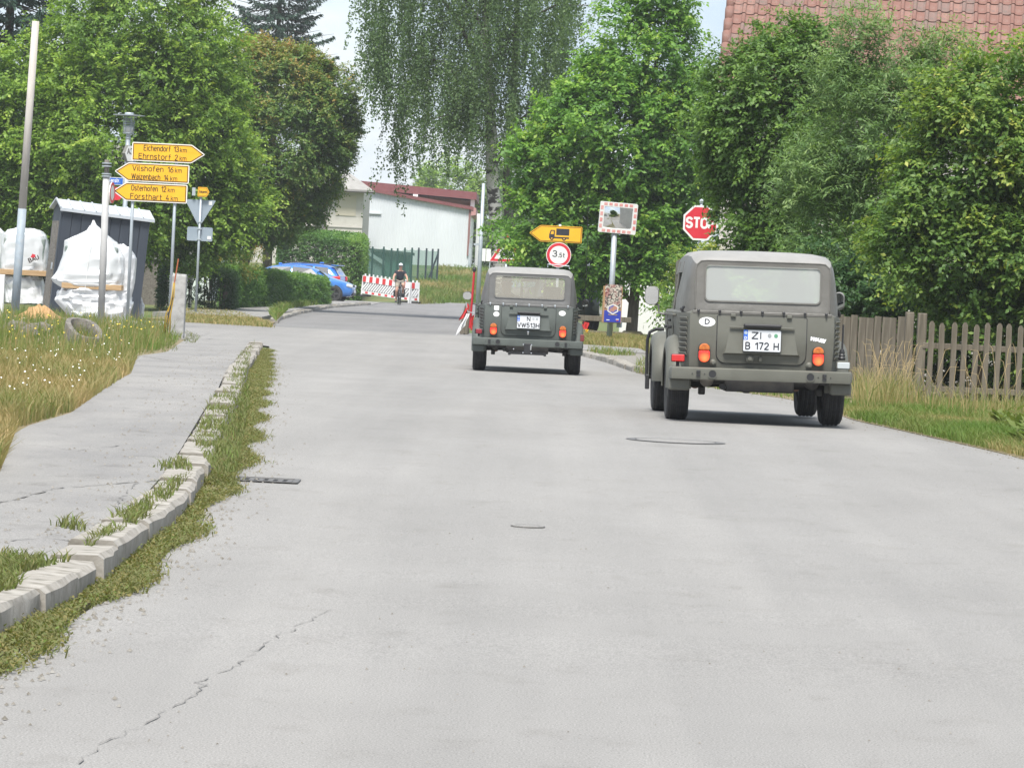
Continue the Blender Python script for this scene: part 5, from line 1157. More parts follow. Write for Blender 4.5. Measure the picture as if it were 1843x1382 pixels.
lo_ = MB(); flat(lo_, [(X(988.5), Z(429)), (X(988.5), Z(422)), (X(991), Z(414)), (X(998.5), Z(414)), (X(998.5), Z(429))], -.0165); lo_.build('lorry_cab', black_print, ya)
lo_ = MB(); flat(lo_, [(X(991), Z(421.5)), (X(992.5), Z(416)), (X(996.5), Z(416)), (X(996.5), Z(421.5))], -.018); lo_.build('lorry_window', sign_yellow, ya)
lo_ = MB(); flat(lo_, [(X(988.5), Z(429)), (X(988.5), Z(426)), (X(1024.5), Z(426)), (X(1024.5), Z(429))], -.0155); lo_.build('lorry_chassis', black_print, ya)
for u in (993.5, 1015.5):
    wh = MB(); flat(wh, circle(X(u), Z(429), 3.4 * k10, 18), -.0185); wh.build('lorry_wheel', black_print, ya); wh = MB(); flat(wh, circle(X(u), Z(429), 1.3 * k10, 12), -.020); wh.build('lorry_hub', sign_yellow, ya)
# ---- traffic mirror with poster board
D11 = 86.0; b0 = gp(1096, 622, .1); b0 = at(1096, 622, D11); MI = empty('traffic_mirror', (b0.x, b0.y, .10), 'convex traffic mirror in a red and white frame on a tall grey pole', 'traffic mirror'); k11 = px(D11)
zt = rel(1108, 425, D11, MI).z; MB().tube([(0, .07, 0), (0, .07, zt + .3)], .062, 12).build('pole', steel, MI, smooth=True)
q = rel(1112, 392.5, D11, MI); w, h = 34.0 * k11, 27.5 * k11; fr = MB().ring(rrect(-w, w, -h, h, .03), rrect(-w + .10, w - .10, -h + .10, h - .10, .03), -.05, .02).build('frame', sign_white, MI, loc=(q.x, 0, q.z), rot=(math.radians(5), math.radians(2.2), math.radians(5)))
MB().prism(rrect(-w + .01, w - .01, -h + .01, h - .01, .03), .02, .06).build('back_shell', steel, fr)
vs_, fs = [], []; n = 14
for i in range(n + 1):
    for j in range(n + 1):
        x, z = -1 + 2 * i / n, -1 + 2 * j / n; vs_.append((x * (w - .1), -.012 - .045 * (1 - x * x * .5 - z * z * .5) , z * (h - .1)))
for i in range(n):
    for j in range(n): fs.append((i * (n + 1) + j, (i + 1) * (n + 1) + j, (i + 1) * (n + 1) + j + 1, i * (n + 1) + j + 1))
MB().add(vs_, fs).build('mirror_face', mirror_glass, fr, smooth=True)
pink = M('faded_red', (.56, .19, .18), .5, (.63, .36, .34), scale=6)
for i in range(6):
    for s_ in (-1, 1):
        MB().box((-w + .12 + i * (2 * w - .2) / 5.6, -.051, s_ * (h - .045)), (.075, .004, .06)).build('red_block', pink, fr)
for i in range(4):
    for s_ in (-1, 1): MB().box((s_ * (w - .045), -.051, -h + .14 + i * .135), (.06, .004, .085)).build('red_block', pink, fr)
D12 = 85.5; q = rel(1102.5, 548.5, D12, MI); board_wood = M('board_wood', (.30, .17, .08), .7, (.38, .23, .11), scale=4, stretch=(6, 6, 1))
k12 = px(D12); w, h = 17.3 * k12, 33 * k12; pb = MB().box((0, 0, 0), (2 * w, .10, 2 * h)).build('poster_board', board_wood, MI, loc=(q.x, -.14, q.z), rot=(0, 0, .16), bevel=.006)
MB().box((0.006, -.054, .055 + h * .30), (2 * w - .05, .006, h * 1.32)).build('poster_picture', M('poster_crowd', (.035, .03, .03), .5, (.50, .46, .40), scale=22, detail=3, lo=.42, hi=.56, col3=(.25, .05, .05), scale3=12, amt3=.7), pb)
MB().box((0.006, -.054, -h * .64), (2 * w - .05, .008, h * .64)).build('poster_base', M('poster_blue', (.025, .045, .34), .45), pb)
hexo = [(-.12, -.05), (0, -.12), (.12, -.05), (.12, .06), (0, .12), (-.12, .06)]
em = MB().ring(hexo, inset(hexo, .022), -.062, -.054).build('emblem', sign_white, pb, loc=(.01, 0, -.10)); MB().prism(inset(hexo, .022), -.060, -.054).build('emblem_field', M('emblem_field', (.10, .12, .35), .5, (.40, .20, .14), scale=9, lo=.5, hi=.52), em)
for x_, z_, w_, mm in ((.0, -.22, .20, M('gold_print', (.40, .28, .12), .5)), (-.10, -.34, .07, white_print), (.11, -.32, .07, white_print), (.11, -.345, .05, sign_red)): MB().box((x_ + .01, -.060, z_), (w_, .004, .016)).build('print_line', mm, pb)
q = rel(1114, 584, D12, MI); MB().box((q.x + .02, -.05, q.z), (.12, .02, .14)).build('small_plate', sign_back, MI)
# ---- stop sign
D13 = 92.0; b0 = at(1247, 640, D13); ST = empty('stop_sign', (b0.x, b0.y, .05), 'red octagonal STOP sign half covered by the bushes', 'stop sign'); q = rel(1261, 401.5, D13, ST)
MB().tube([(q.x, .06, 0), (q.x, .06, q.z + .50)], .034, 12).build('pole', steel, ST, smooth=True)
oc = [(.412 / math.cos(math.pi / 8) * math.cos(math.pi / 8 + k * math.pi / 4), .412 / math.cos(math.pi / 8) * math.sin(math.pi / 8 + k * math.pi / 4)) for k in range(8)]
ss = panel('octagon', oc, ST, sign_red, rim=.045, loc=(q.x, 0, q.z)); word('STOP', -.35, .35, -.138, .276, sign_white, ss, -.0165, st=.2)
MB().lathe([(.05, 0), (.055, .05), (.03, .09), (.001, .10)], 12, c=(q.x, .06, q.z + .47)).build('pole_cap', steel, ST)
# ---- warning triangle
D14 = 112.0; b0 = at(906, 600, D14); WT = empty('warning_sign', (b0.x, b0.y, .05), 'red-rimmed warning triangle half hidden by lime leaves', 'traffic sign'); q = rel(911, 472, D14, WT)
MB().tube([(q.x, .05, 0), (q.x, .05, q.z + .3)], .034, 10).build('pole', steel, WT, smooth=True)
tri = [(-.50, 0), (.50, 0), (0, .83)]; tp = MB().prism(chamfer(tri, .04), -.012, .012).build('triangle_plate', sign_white, WT, loc=(q.x, 0, q.z))
MB().ring(inset(tri, .015), inset(tri, .085), -.0145, -.012).build('red_rim', sign_red, tp); MB().add([(x, -.0145, z) for x, z in circle(-.02, .27, .07, 14)], [tuple(range(14))]).build('symbol', black_print, tp); MB().box((0, -.0135, .17), (.22, .003, .07)).build('symbol', black_print, tp)
# ---- slim grey pole and a pale board beyond
D15 = 118.0; b0 = at(857, 605, D15); GP_ = empty('lamp_pole', (b0.x, b0.y, 0), 'slim grey pole left of the birch, by the white hall corner', 'pole'); zt = rel(868, 330, D15, GP_).z
MB().tube([(0, 0, 0), (0, 0, zt)], [.075, .05], 12).build('shaft', steel, GP_, smooth=True)
q = rel(857, 440, D15, GP_); MB().box((-.10, -.02, q.z), (.22, .06, .06)).build('bracket', steel, GP_)
b0 = at(873, 490, 225); WB = empty('white_board', (b0.x, b0.y, gh(225)), 'white site board standing on the meadow right of the hall', 'board'); q = rel(873, 459, 225, WB)
for s_ in (-1, 1): MB().box((s_ * .17, 0, q.z), (.31, .04, .72)).build('board_panel', sign_white, WB); MB().box((s_ * .25, .04, q.z / 2), (.06, .05, q.z)).build('leg', steel, WB)
# ---- weathered wooden stump left of the farther car
b0 = at(836, 600, 96); r_ = random.Random(8); rings = []
for z, q in ((0, .13), (.25, .11), (.5, .10), (.68, .085), (.78, .05)): rings.append([((q * math.cos(a) + z * .07) * r_.uniform(.85, 1.15), q * math.sin(a), z + r_.uniform(-.03, .03)) for a in [2 * math.pi * k / 12 for k in range(12)]])
o = MB().loft(rings, cap1=True).build('wooden_stump', old_wood, None, auto=40, loc=(b0.x, b0.y, .0)); tag(o, 'weathered wooden stump at the kerb left of the farther car', 'stump')
# ------------------------------------------------------------------ buildings
render_cream = M('cream_render', (0.42, 0.40, 0.36), 0.9, (0.48, 0.46, 0.415), scale=.8, detail=8, col3=(.36, .34, .30), scale3=2.2, amt3=.5)
white_wall = M('white_wall', (0.74, 0.74, 0.73), 0.85, (0.80, 0.80, 0.79), scale=1)
pale_green_wall = M('pale_green_wall', (0.50, 0.57, 0.53), 0.85, (.55, .61, .57), scale=1)
cladding = M('white_cladding', (0.50, 0.53, 0.55), 0.6, (0.56, 0.59, 0.61), scale=.6, stretch=(1, 1, .3))
fascia_red = M('fascia_red', (0.15, 0.042, 0.044), 0.6, (0.18, .058, .058), scale=2)
timber = M('brown_timber', (0.16, 0.085, 0.045), 0.8, (0.22, 0.12, 0.07), scale=2, stretch=(.4, 4, 4))
slate_grey = M('grey_roof', (0.23, 0.22, 0.20), 0.85, (0.31, 0.30, 0.28), scale=3)
dark_in = M('dark_interior', (0.02, 0.018, 0.016), 0.9)
def W(u, v, d): return at(u, v, d)
# ---- corrugated hall
DH = 250.0; a = W(652, 337, DH); c = W(849, 373, DH); HA = empty('hall', (a.x, DH, gh(DH) - .3), 'white corrugated metal hall with red roof edge beyond the meadow', 'hall')
wd = c.x - a.x; zl, zr = a.z - HA.location.z, c.z - HA.location.z; n = 160; vs_, fs = [], []
for i in range(n + 1):
    x = wd * i / n; y = (0, .014, .014, 0)[i % 4]; z = zl + (zr - zl) * i / n; vs_ += [(x, y, 0), (x, y, z)]
for i in range(n): fs.append((2 * i, 2 * i + 2, 2 * i + 3, 2 * i + 1))
MB().add(vs_, fs).build('front_cladding', cladding, HA)
MB().prism([(0, 0), (wd - .02, 0), (wd - .02, zr - .02), (0, zl - .02)], .06, 14).build('core_wall', white_wall, HA)
MB().prism([(-.2, zl - .16), (wd + .12, zr - .20), (wd + .12, zr + .02), (-.2, zl + .04)], -.25, 14.2).build('roof', fascia_red, HA)
MB().prism([(wd - .02, zr - .55), (wd + .28, zr - .50), (wd + .28, zr - .05), (wd - .02, zr + .0)], -.2, 14).build('gutter_box', M('red_white_edge', (.40, .20, .19), .6), HA)
MB().box((wd - .10, -.05, zr * .62), (.13, .12, zr * .75)).build('corner_post', M('rust_red_post', (.20, .10, .09), .6), HA)
MB().box((wd + .02, -.06, .9), (.16, .14, 1.8)).build('downpipe', steel, HA)
q = W(672, 384, DH) - HA.location; MB().box((q.x, -.06, q.z), (1.0, .1, .08)).build('pipe_stub', cladding, HA)
MB().box((wd + .5, 3, zr / 2 - .2), (.35, .3, zr - .3)).build('side_column', white_wall, HA)
# ---- open timber shelter behind with its own red roof
DS = 262.0; a = W(625, 326, DS); c = W(858, 349, DS); SHL = empty('open_shelter', (a.x, DS, gh(DS)), 'open timber shelter with flat red-edged roof behind the white hall', 'shelter')
wd = c.x - a.x; zl, zr = a.z - SHL.location.z, c.z - SHL.location.z
MB().prism([(0, zl - .45), (wd, zr - .40), (wd, zr + .10), (0, zl + .10)], 0, 16).build('roof', fascia_red, SHL)
MB().prism([(.2, zl - 1.6), (wd - .6, zr - 1.6), (wd - .3, zr - .47), (.2, zl - .47)], 1.0, 15).build('timber_soffit', timber, SHL)
MB().prism([(wd * .55, zl - 3.4), (wd - .6, zr - 2.6), (wd - .6, zr - 1.62), (wd * .45, zl - 1.62)], 1.5, 15).build('back_wall', dark_in, SHL)
for f_ in (.28, .53): MB().box((wd * f_, -.02, zl - .62 - (zl - zr) * f_), (.32, .2, .36)).build('rafter_end', white_wall, SHL)
MB().box((wd - .25, .6, zr / 2), (.28, .3, zr - .5)).build('column', white_wall, SHL); MB().box((.4, .8, zl / 2), (.28, .3, zl - .5)).build('column', white_wall, SHL)
# ---- cream building
DC = 238.0; a = W(560, 340, DC); c = W(655, 346, DC); CB = empty('workshop', (a.x, DC, gh(DC) - .4), 'cream rendered building with grey roof and blind window left of the hall', 'building')
wd = c.x - a.x; z = c.z - CB.location.z
MB().box((wd / 2 - 2, 5, z / 2), (wd + 4, 10, z)).build('wall', render_cream, CB)
MB().box((wd / 2 - 2, -.03, z - 2.2), (wd + 4, .06, .05)).build('string_course', M('band_grey', (.33, .32, .29), .9), CB)
q = W(623, 370, DC) - CB.location; MB().box((q.x, -.02, q.z), (1.22, .05, 1.25)).build('blind_window', M('blind_beige', (.46, .42, .33), .8), CB)
q = W(577, 415, DC) - CB.location; MB().box((q.x, -.25, q.z - .9), (.30, .2, 3.8)).build('chimney_flue', M('flue_grey', (.20, .20, .21), .6), CB)
q = W(585, 410, DC) - CB.location; MB().tube([(q.x, -.1, 0), (q.x, -.1, z)], .04).build('downpipe', M('pipe_brown', (.20, .17, .16), .6), CB)
MB().add([(-5, -.7, z - .05), (wd + .6, -.7, z - .05), (wd - 1.4, 5, z + 1.25), (-3.5, 5, z + 1.25), (-5, -.7, z + .12), (wd + .6, -.7, z + .12), (wd - 1.4, 5, z + 1.42), (-3.5, 5, z + 1.42)], [(0, 1, 2, 3), (4, 5, 6, 7), (0, 1, 5, 4), (1, 2, 6, 5), (2, 3, 7, 6), (3, 0, 4, 7)]).build('roof', slate_grey, CB)
MB().tube([(-5, -.75, z + .0), (wd + .65, -.75, z + .0)], .07, 8).build('gutter', M('gutter_dark', (.07, .065, .06), .5), CB)
# ---- pale green house and garden wall behind the left trees
DP_ = 152.0; PH_ = empty('house', (-18.6, DP_, 0), 'pale green house glimpsed under the trees at the left', 'house')
MB().box((0, 4, 1.9), (13.2, 8, 3.8)).build('wall', pale_green_wall, PH_); MB().prism([(-7, 3.8), (7, 3.8), (4.5, 6), (-4.5, 6)], -.3, 8.3).build('roof', slate_grey, PH_)
for x in (-5.6, -2.8, 0.2, 2.9, 5.4):
    wf = MB().ring(rrect(-.55, .55, -.7, .7, .01, 1), rrect(-.47, .47, -.62, .62, .01, 1), -.06, .02).build('window', sign_white, PH_, loc=(x, 0, 1.9)); MB().box((0, -.01, 0), (.94, .02, 1.24)).build('pane', M('window_pane', (.05, .06, .07), .1, coat=.5), wf)
DG = 132.0; a = W(252, 520, DG); c = W(302, 520, DG); GW = empty('garden_wall', (a.x - 7.5, DG, 0), 'weathered grey garden wall with pale parapet behind the signpost', 'wall')
L_ = c.x - a.x + 7.5; MB().box((L_ / 2, .15, .75), (L_, .3, 1.55)).build('plinth', concrete_dark, GW); MB().box((L_ / 2, .12, 1.57), (L_ + .06, .42, .10)).build('ledge', concrete, GW)
for i in range(7): MB().box((L_ - .7 - i * 1.27, .15, 1.98), (1.16, .2, .70)).build('parapet_panel', render_cream, GW); MB().box((L_ - .06 - i * 1.27, .15, 2.0), (.14, .26, .80)).build('parapet_post', render_cream, GW)
MB().box((L_ / 2, .15, 2.37), (L_, .3, .07)).build('coping', concrete, GW)
b0 = W(344, 490, 124); o = MB().box((0, 0, .95), (.12, .12, 1.9)).build('bollard_post', sign_white, None, loc=(b0.x, b0.y, 0)); tag(o, 'slim white post behind the clipped hedge', 'post')
# ---- white garden wall on the right, behind the lime trunk
DW = 107.0; a = W(1113, 622, DW); c = W(1330, 630, DW); GWW = empty('garden_wall', (a.x, DW, 0), 'bright white wall behind the trunk of the lime tree', 'wall')
MB().box((3.0, .2, .95), (6.0, .4, 2.0)).build('wall', white_wall, GWW); MB().box((3.0, .2, 2.0), (6.1, .5, .08)).build('coping', white_wall, GWW, bevel=.01)
# ---- house with the tiled roof on the right
tile_a = M('clay_tile', (0.165, 0.080, 0.062), 0.85, (0.225, 0.120, 0.095), scale=1.5, detail=8, bump=.4, bscale=60, col3=(.20, .13, .11), scale3=10, amt3=.6)
tile_b = M('clay_tile_worn', (0.20, 0.105, 0.082), 0.85, (0.27, 0.16, 0.13), scale=2.5, detail=8, bump=.4, bscale=60, col3=(.13, .10, .09), scale3=14, amt3=.6)
tile_c = M('clay_tile_grey', (0.16, 0.10, 0.085), 0.9, (0.21, 0.14, 0.12), scale=3, detail=8, bump=.4, bscale=60, col3=(.12, .105, .09), scale3=14, amt3=.6)
DR = 78.0; e0 = W(1296, 165, DR); HO = empty('house', (e0.x, e0.y, 0), 'house with red clay pantile roof above the shrubs at the right', 'house', rz=math.radians(-7))
SLOPE = math.radians(47); ez = e0.z
MB().box((7.2, 4.5, ez / 2 - .04), (13.6, 8, ez - .08)).build('wall', render_cream, HO)
RF = bpy.data.objects.new('roof', None); COL.objects.link(RF); RF.parent = HO; RF.location = (0, 0, ez); RF.rotation_euler = (SLOPE, 0, 0)
MB().box((7.2, 3.2, -.09), (14.4, 6.8, .10)).build('roof_deck', timber, RF)
tw, tl = .247, .292
def tile_mesh(name, m):
    """clay pantile: flat pan with a raised roll on its left side, the lower lip thick"""
    pr = [(-.125, .030), (-.105, .052), (-.08, .056), (-.055, .046), (-.035, .014), (.02, .004), (.08, .004), (.128, .022)]; t_ = MB(); rows = [(-.02, .024), (.15, .012), (.34, .0)]
    rr_ = [[(x, y, z + dz) for x, z in pr] for y, dz in rows]
    lip = [(x, -.018, z + .024 - .020) for x, z in pr]
    t_.loft([lip] + rr_, closed=False); me = t_.mesh(name, m); return me
tmes = [tile_mesh('roof_tile', m) for m in (tile_a, tile_a, tile_b, tile_c)]
rt_ = random.Random(7); count = 0; bulk = bmesh.new()
for r in range(22):
    for c_ in range(58):
        x, y = .13 + c_ * tw, r * tl - .05
        wx = HO.matrix_basis @ (Matrix.Translation(RF.location) @ Matrix.Rotation(SLOPE, 4, 'X') @ Vector((x, y, .02)))
        z_img = wx.z; near = 3 <= r <= 12 and c_ < 28
        me = tmes[rt_.randrange(4)]; jit = (rt_.uniform(-.006, .006), rt_.uniform(-.006, .006), rt_.uniform(-.003, .003)); rz_ = rt_.uniform(-.015, .015)
        if near and count < 290:
            link('roof_tile', me, RF, (x + jit[0], y + jit[1], jit[2]), (rt_.uniform(-.02, .01), 0, rz_)); count += 1
        else:
            t2 = me.copy(); t2.transform(Matrix.Translation((x, y, 0))); bulk.from_mesh(t2); bpy.data.meshes.remove(t2)
bme = bpy.data.meshes.new('roof_tiles'); bulk.to_mesh(bme); bulk.free(); bme.materials.append(tile_a); o = link('roof_tiles', bme, RF); o['kind'] = 'stuff'
for k in range(17): MB().lathe([(.085, -.02), (.10, .30), (.06, .34)], 12, axis='y').build('verge_tile', tile_a, RF, loc=(.0, -.05 + k * .36, .01), smooth=True)
MB().tube([(-.05, -.10, ez - .05), (14, -.10, ez - .05)], .07, 8).build('gutter', steel, HO)
MB().add([(.12, .1, 0), (.12, 9.0, 0), (.12, 9.0, ez), (.12, 4.5, ez + 4.7), (.12, .1, ez), (.45, .1, 0), (.45, 9.0, 0), (.45, 9.0, ez), (.45, 4.5, ez + 4.7), (.45, .1, ez)], [(0, 4, 3, 2, 1), (5, 6, 7, 8, 9), (0, 1, 6, 5), (1, 2, 7, 6), (2, 3, 8, 7), (3, 4, 9, 8), (4, 0, 5, 9)]).build('gable_wall', render_cream, HO)
# ------------------------------------------------------------------ fences on the right
def plank(mb_w, h, t_=.022, pointed=True):
    w = mb_w / 2
    ol = [(-w, 0), (w, 0), (w, h - w * 1.1), (.012, h), (-.012, h), (-w, h - w * 1.1)] if pointed else [(-w, 0), (w, 0), (w, h), (-w, h)]
    return MB().prism(ol, -t_ / 2, t_ / 2)
picket_me = []
for i in range(4):
    mb = plank(.068, .98); o = mb.mesh('picket', old_wood); picket_me.append(o)
fx, fy = W(1677, 583, 48.3).x, 48.3; PF = empty('picket_fence', (fx, fy, gh(48) + .03), 'weathered wooden picket fence with pointed slats at the right', 'fence'); rf_ = random.Random(3)
for i in range(22):
    link('picket', picket_me[i % 4], PF, (i * .138 + rf_.uniform(-.006, .006), -.035, .03 + rf_.uniform(-.02, .015)), (rf_.uniform(-.02, .02), rf_.uniform(-.018, .018) , rf_.uniform(-.06, .06)))
for z in (.70, .17): MB().box((1.45, 0, z), (3.1, .045, .075)).build('rail', old_wood, PF, bevel=.008)
for x in (-.115, 2.42): MB().box((x, .05, .54), (.115, .12, 1.12), top=(.96, .96)).build('fence_post', old_wood, PF, bevel=.012)
PX, PY = W(1637, 577, 48.6).x, 48.6; PLF = empty('plank_fence', (PX, PY, gh(48) + .02), 'closed weathered plank fence between the picket fence and the nearer car', 'fence', rz=math.radians(-46))
for i in range(19):
    h = 1.03 + rf_.uniform(-.025, .025); mb = plank(.118 + rf_.uniform(-.02, .012), h, .02, False); mb.build('plank', old_wood, PLF, loc=(-.13 - i * .128, rf_.uniform(-.008, .008), .0), rot=(rf_.uniform(-.01, .01), rf_.uniform(-.012, .012), 0))
for z in (.25, .8): MB().box((-1.25, .05, z), (2.45, .05, .08)).build('rail', old_wood, PLF)
MB().box((.0, 0, .55), (.11, .12, 1.13), top=(.95, .95)).build('fence_post', old_wood, PLF, bevel=.012, rot=(0, 0, math.radians(46)))
MB().box((.0, -.02, .07), (.13, .14, .12)).build('post_foot', concrete, PLF, bevel=.01, rot=(0, 0, math.radians(46)))
# ---- low rail fence
D_ = 94.0; b0 = W(1045, 610, D_); RFN = empty('rail_fence', (b0.x, D_, .06), 'low brown two-rail fence behind the poster board', 'fence')
for z in (.50, .14): MB().box((.35, 0, z), (1.7, .05, .13)).build('rail', old_wood, RFN, bevel=.01)
for x in (-.3, .72): MB().box((x, .04, .32), (.10, .09, .68)).build('fence_post', old_wood, RFN, bevel=.01)
# ---- green mesh fence and hut
mesh_mat = clear_mat('green_net', (.80, .90, .86), .42, (.05, .13, .10), .8); post_green = M('post_green', (.015, .06, .05), .5); post_dark = M('post_dark', (.02, .035, .045), .5)
DF = 215.0; b0 = W(650, 505, DF); MF = empty('mesh_fence', (b0.x, DF, gh(DF) - .1), 'green mesh fence on tall thin posts in front of the white hall', 'fence'); tops = [(655, 444), (671, 444), (691, 444), (705, 447), (716, 447), (729, 446), (742, 446), (754, 446), (768, 447), (779, 448), (789, 448)]
for i, (u, v) in enumerate(tops):
    q = W(u, v, DF) - MF.location; MB().tube([(q.x, 0, -.2), (q.x, 0, q.z)], .05, 8).build('post', post_green if i < 7 else post_dark, MF)
for (u0, v0), (u1, v1) in zip(tops, tops[1:]):
    a, c = W(u0, v0 + 3, DF) - MF.location, W(u1, v1 + 3, DF) - MF.location; m_ = (a + c) / 2; MB().add([(a.x, .02, 0), (c.x, .02, 0), (c.x, .02, c.z), (m_.x, .02, m_.z - .06), (a.x, .02, a.z)], [(0, 1, 2, 3, 4)]).build('net_panel', mesh_mat, MF)
a, c = W(789, 455, DF) - MF.location, W(772, 500, DF) - MF.location; MB().tube([tuple(a), (c.x, 0, c.z)], .05, 6).build('brace', post_dark, MF)
DU = 222.0; b0 = W(655, 505, DU); HU = empty('hut', (b0.x, DU, gh(DU) - .2), 'dark green lean-to hut behind the mesh fence', 'hut'); q = lambda u, v: W(u, v, DU) - HU.location
a, c, e, g_ = q(655, 447), q(692, 470), q(744, 455), q(744, 510)
MB().prism([(c.x - .9, -.2), (e.x - .2, -.2), (e.x - .2, e.z - .1), (a.x + .4, a.z - .15)], .1, 3).build('hut_wall', M('hut_green', (.02, .08, .065), .7), HU)
MB().prism([(a.x, a.z - .2), (c.x, c.z - .25), (c.x, c.z), (a.x, a.z)], -.3, 3).build('roof', M('hut_roof', (.22, .27, .27), .6), HU)
MB().prism([(a.x + .3, a.z - .12), (e.x, e.z - .16), (e.x, e.z), (a.x + .3, a.z + .02)], -.2, 3).build('roof', M('hut_roof_dark', (.03, .045, .04), .7), HU)
MB().prism([(q(658, 500).x, 0), (q(690, 500).x, 0), (q(690, 500).x, q(690, 476).z), (q(658, 500).x, q(690, 455).z)], -.1, .05).build('side_panel', M('hut_panel', (.10, .15, .145), .7), HU)
# ------------------------------------------------------------------ road-works barrier
b_white = M('barrier_white', (0.66, 0.66, 0.65), 0.5, (.70, .70, .69), scale=2); b_red = M('barrier_red', (0.55, 0.03, 0.03), 0.45)
def barrier(p0, p1, lab, grp, d):
    v = p1 - p0; L = math.hypot(v.x, v.y); R = empty('barrier', (p0.x, p0.y, p0.z), lab, 'barrier', grp, rz=math.atan2(v.y, v.x), ry=-math.atan2(p1.z - p0.z, L))
    H = 1.0
    ub = MB().box((L / 2, 0, H - .17), (L, .05, .30)).build('upper_band', b_white, R); n = int(L / .21)
    for i in range(0, n, 2): MB().box((.13 + i * .21, -.028, H - .17), (.20, .01, .27)).build('red_block', b_red, ub)
    lb = MB().box((L / 2, 0, .20), (L, .05, .14)).build('lower_band', b_white, R)
    for i in range(1, n, 2): MB().box((.13 + i * .21, -.028, .20), (.17, .01, .09)).build('red_block', b_red, lb)
    for x in (.02, L - .02): MB().box((x, 0, .5), (.06, .06, .98)).build('end_post', b_white, R)
    k = int(L / .155)
    for i in range(k): MB().box((.12 + i * .155, 0, .475), (.07, .04, .46), rot=(0, .72, 0)).build('slanted_bar', b_white, R)
    MB().box((L / 2, .03, .475), (L - .1, .01, .40)).build('back_web', M('barrier_shade_grey', (.25, .25, .25), .6), R)
    for i in range(int(L / .26)): MB().box((.14 + i * .26, 0, H + .03), (.07, .05, .10), top=(.8, 1)).build('peg', b_white, R)
    for x in (.25, L - .25): MB().box((x, 0, .05), (.12, .7, .08)).build('foot', black_rubber, R, bevel=.01)
    return R
pa = W(650, 533, 183.5); pc = W(736, 546, 181.5); pd = W(753, 541, 182)
barrier(pa, pc, 'long red and white road-works barrier behind the cyclist', 'road-works barriers', 185); barrier(pc + Vector((.05, .1, 0)), Vector((pd.x, pc.y + .5, pc.z)), 'short turned end unit of the road-works barrier, right of the cyclist', 'road-works barriers', 180)
# ------------------------------------------------------------------ parked cars
car_glass = M('car_glass', (0.035, 0.042, 0.05), 0.3, spec=.35); rim_mat = M('alloy_dark', (.10, .10, .105), .35, metal=.6); lamp_clear = M('headlamp', (.55, .58, .62), .15, coat=.6)
def parked_car(name, label, loc, rz, paint, S):
    """side outline S gives bonnet, roof and tail heights along the length (x forward)"""
    R = empty(name, loc, label, 'car', 'parked cars', rz=rz); xs_, top, belt, bot, wid, roofw = S; rings = []
    for i in range(len(xs_)):
        x, t_, b, lo, w, rw = xs_[i], top[i], belt[i], bot[i], wid[i], roofw[i]; h = [(w * .86, lo), (w * .98, lo + .12), (w, lo + (b - lo) * .55), (w * .97, b)]
        h += [(w * .97 + (rw - w * .97) * .5, b + (t_ - b) * .55), (rw, t_ - min(.07, (t_ - b) * .3)), (rw * .85, t_ - .01), (0, t_ + .012)] if t_ > b + .02 else [(w * .93, b + .015), (w * .8, b + .035), (w * .6, b + .05), (0, b + .06)]
        rings.append([(x, -p[0], p[1]) for p in h] + [(x, p[0], p[1]) for p in h[::-1][1:]])
    o = MB().loft(rings, closed=True, cap0=True, cap1=True).build('body', paint, R, auto=38); o.modifiers.new('sub', 'SUBSURF').levels = 1; o.modifiers['sub'].render_levels = 1
    return R
def side_windows(R, quads, mat, w):
    for s_ in (-1, 1):
        for qd in quads: MB().add([(x, s_ * (yy + .012), z) for x, z, yy in qd], [tuple(range(len(qd)))]).build('side_window', mat, R)
def car_wheel(R, x, w, r, y_rot=0):
    for s_ in (-1, 1):
        t_ = MB().lathe([(r * .70, -.11), (r * .93, -.11), (r, -.08), (r, .08), (r * .93, .11), (r * .70, .11)], 28, axis='y', cap=False).build('wheel', black_rubber, R, auto=35, loc=(x, s_ * w, r))
        MB().lathe([(r * .72, s_ * .06), (r * .70, s_ * .09), (r * .60, s_ * .085), (r * .55, s_ * .04), (.001, s_ * .05)], 24, axis='y').build('rim', black_paint, t_)
        for k in range(5):
            a = k * 1.2566 + .3; MB().box((math.sin(a) * r * .36, s_ * .075, math.cos(a) * r * .36), (.055, .03, r * .62), rot=(0, a, 0)).build('spoke', rim_mat, t_)
        MB().lathe([(r * 1.13, s_ * .02), (r * 1.17, s_ * .04), (r * 1.0, s_ * .045), (r * 1.0, s_ * .02)], 28, axis='y', c=(x, s_ * w, r), cap=False).build('wheel_arch', black_paint, R)
blue = M('metallic_blue', (0.03, 0.16, 0.55), 0.25, metal=.35, coat=.7); blue_pale = M('metallic_light_blue', (0.05, 0.20, 0.58), 0.28, metal=.35, coat=.8)
xs_ = [-2.05, -1.98, -1.7, -1.2, -.6, 0, .55, .95, 1.35, 1.75, 2.02, 2.12]
S1 = (xs_, [.95, 1.10, 1.33, 1.46, 1.50, 1.48, 1.36, 1.10, .96, .88, .78, .62], [.92, .95, .97, .97, .96, .95, .95, .98, .93, .85, .72, .58], [.35, .28, .22, .2, .2, .2, .2, .2, .2, .22, .24, .34], [.74, .82, .87, .9, .9, .9, .9, .89, .88, .84, .74, .62], [.5, .55, .58, .6, .61, .61, .60, .6, .6, .6, .6, .5])
cl = W(604, 544, 165); CA = parked_car('parked_car', 'blue hatchback with its nose out past the end of the hedge', (cl.x - 1.32, 165, gh(165) + .05), math.radians(-4), blue_pale, S1)
side_windows(CA, [[(-1.6, .99, .865), (-.55, .98, .88), (-.55, 1.40, .70), (-1.35, 1.36, .68)], [(-.48, .98, .88), (.75, 1.0, .88), (.30, 1.36, .69), (-.48, 1.41, .70)]], car_glass, .9)
for x in (-1.30, 1.32): car_wheel(CA, x, .82, .335)
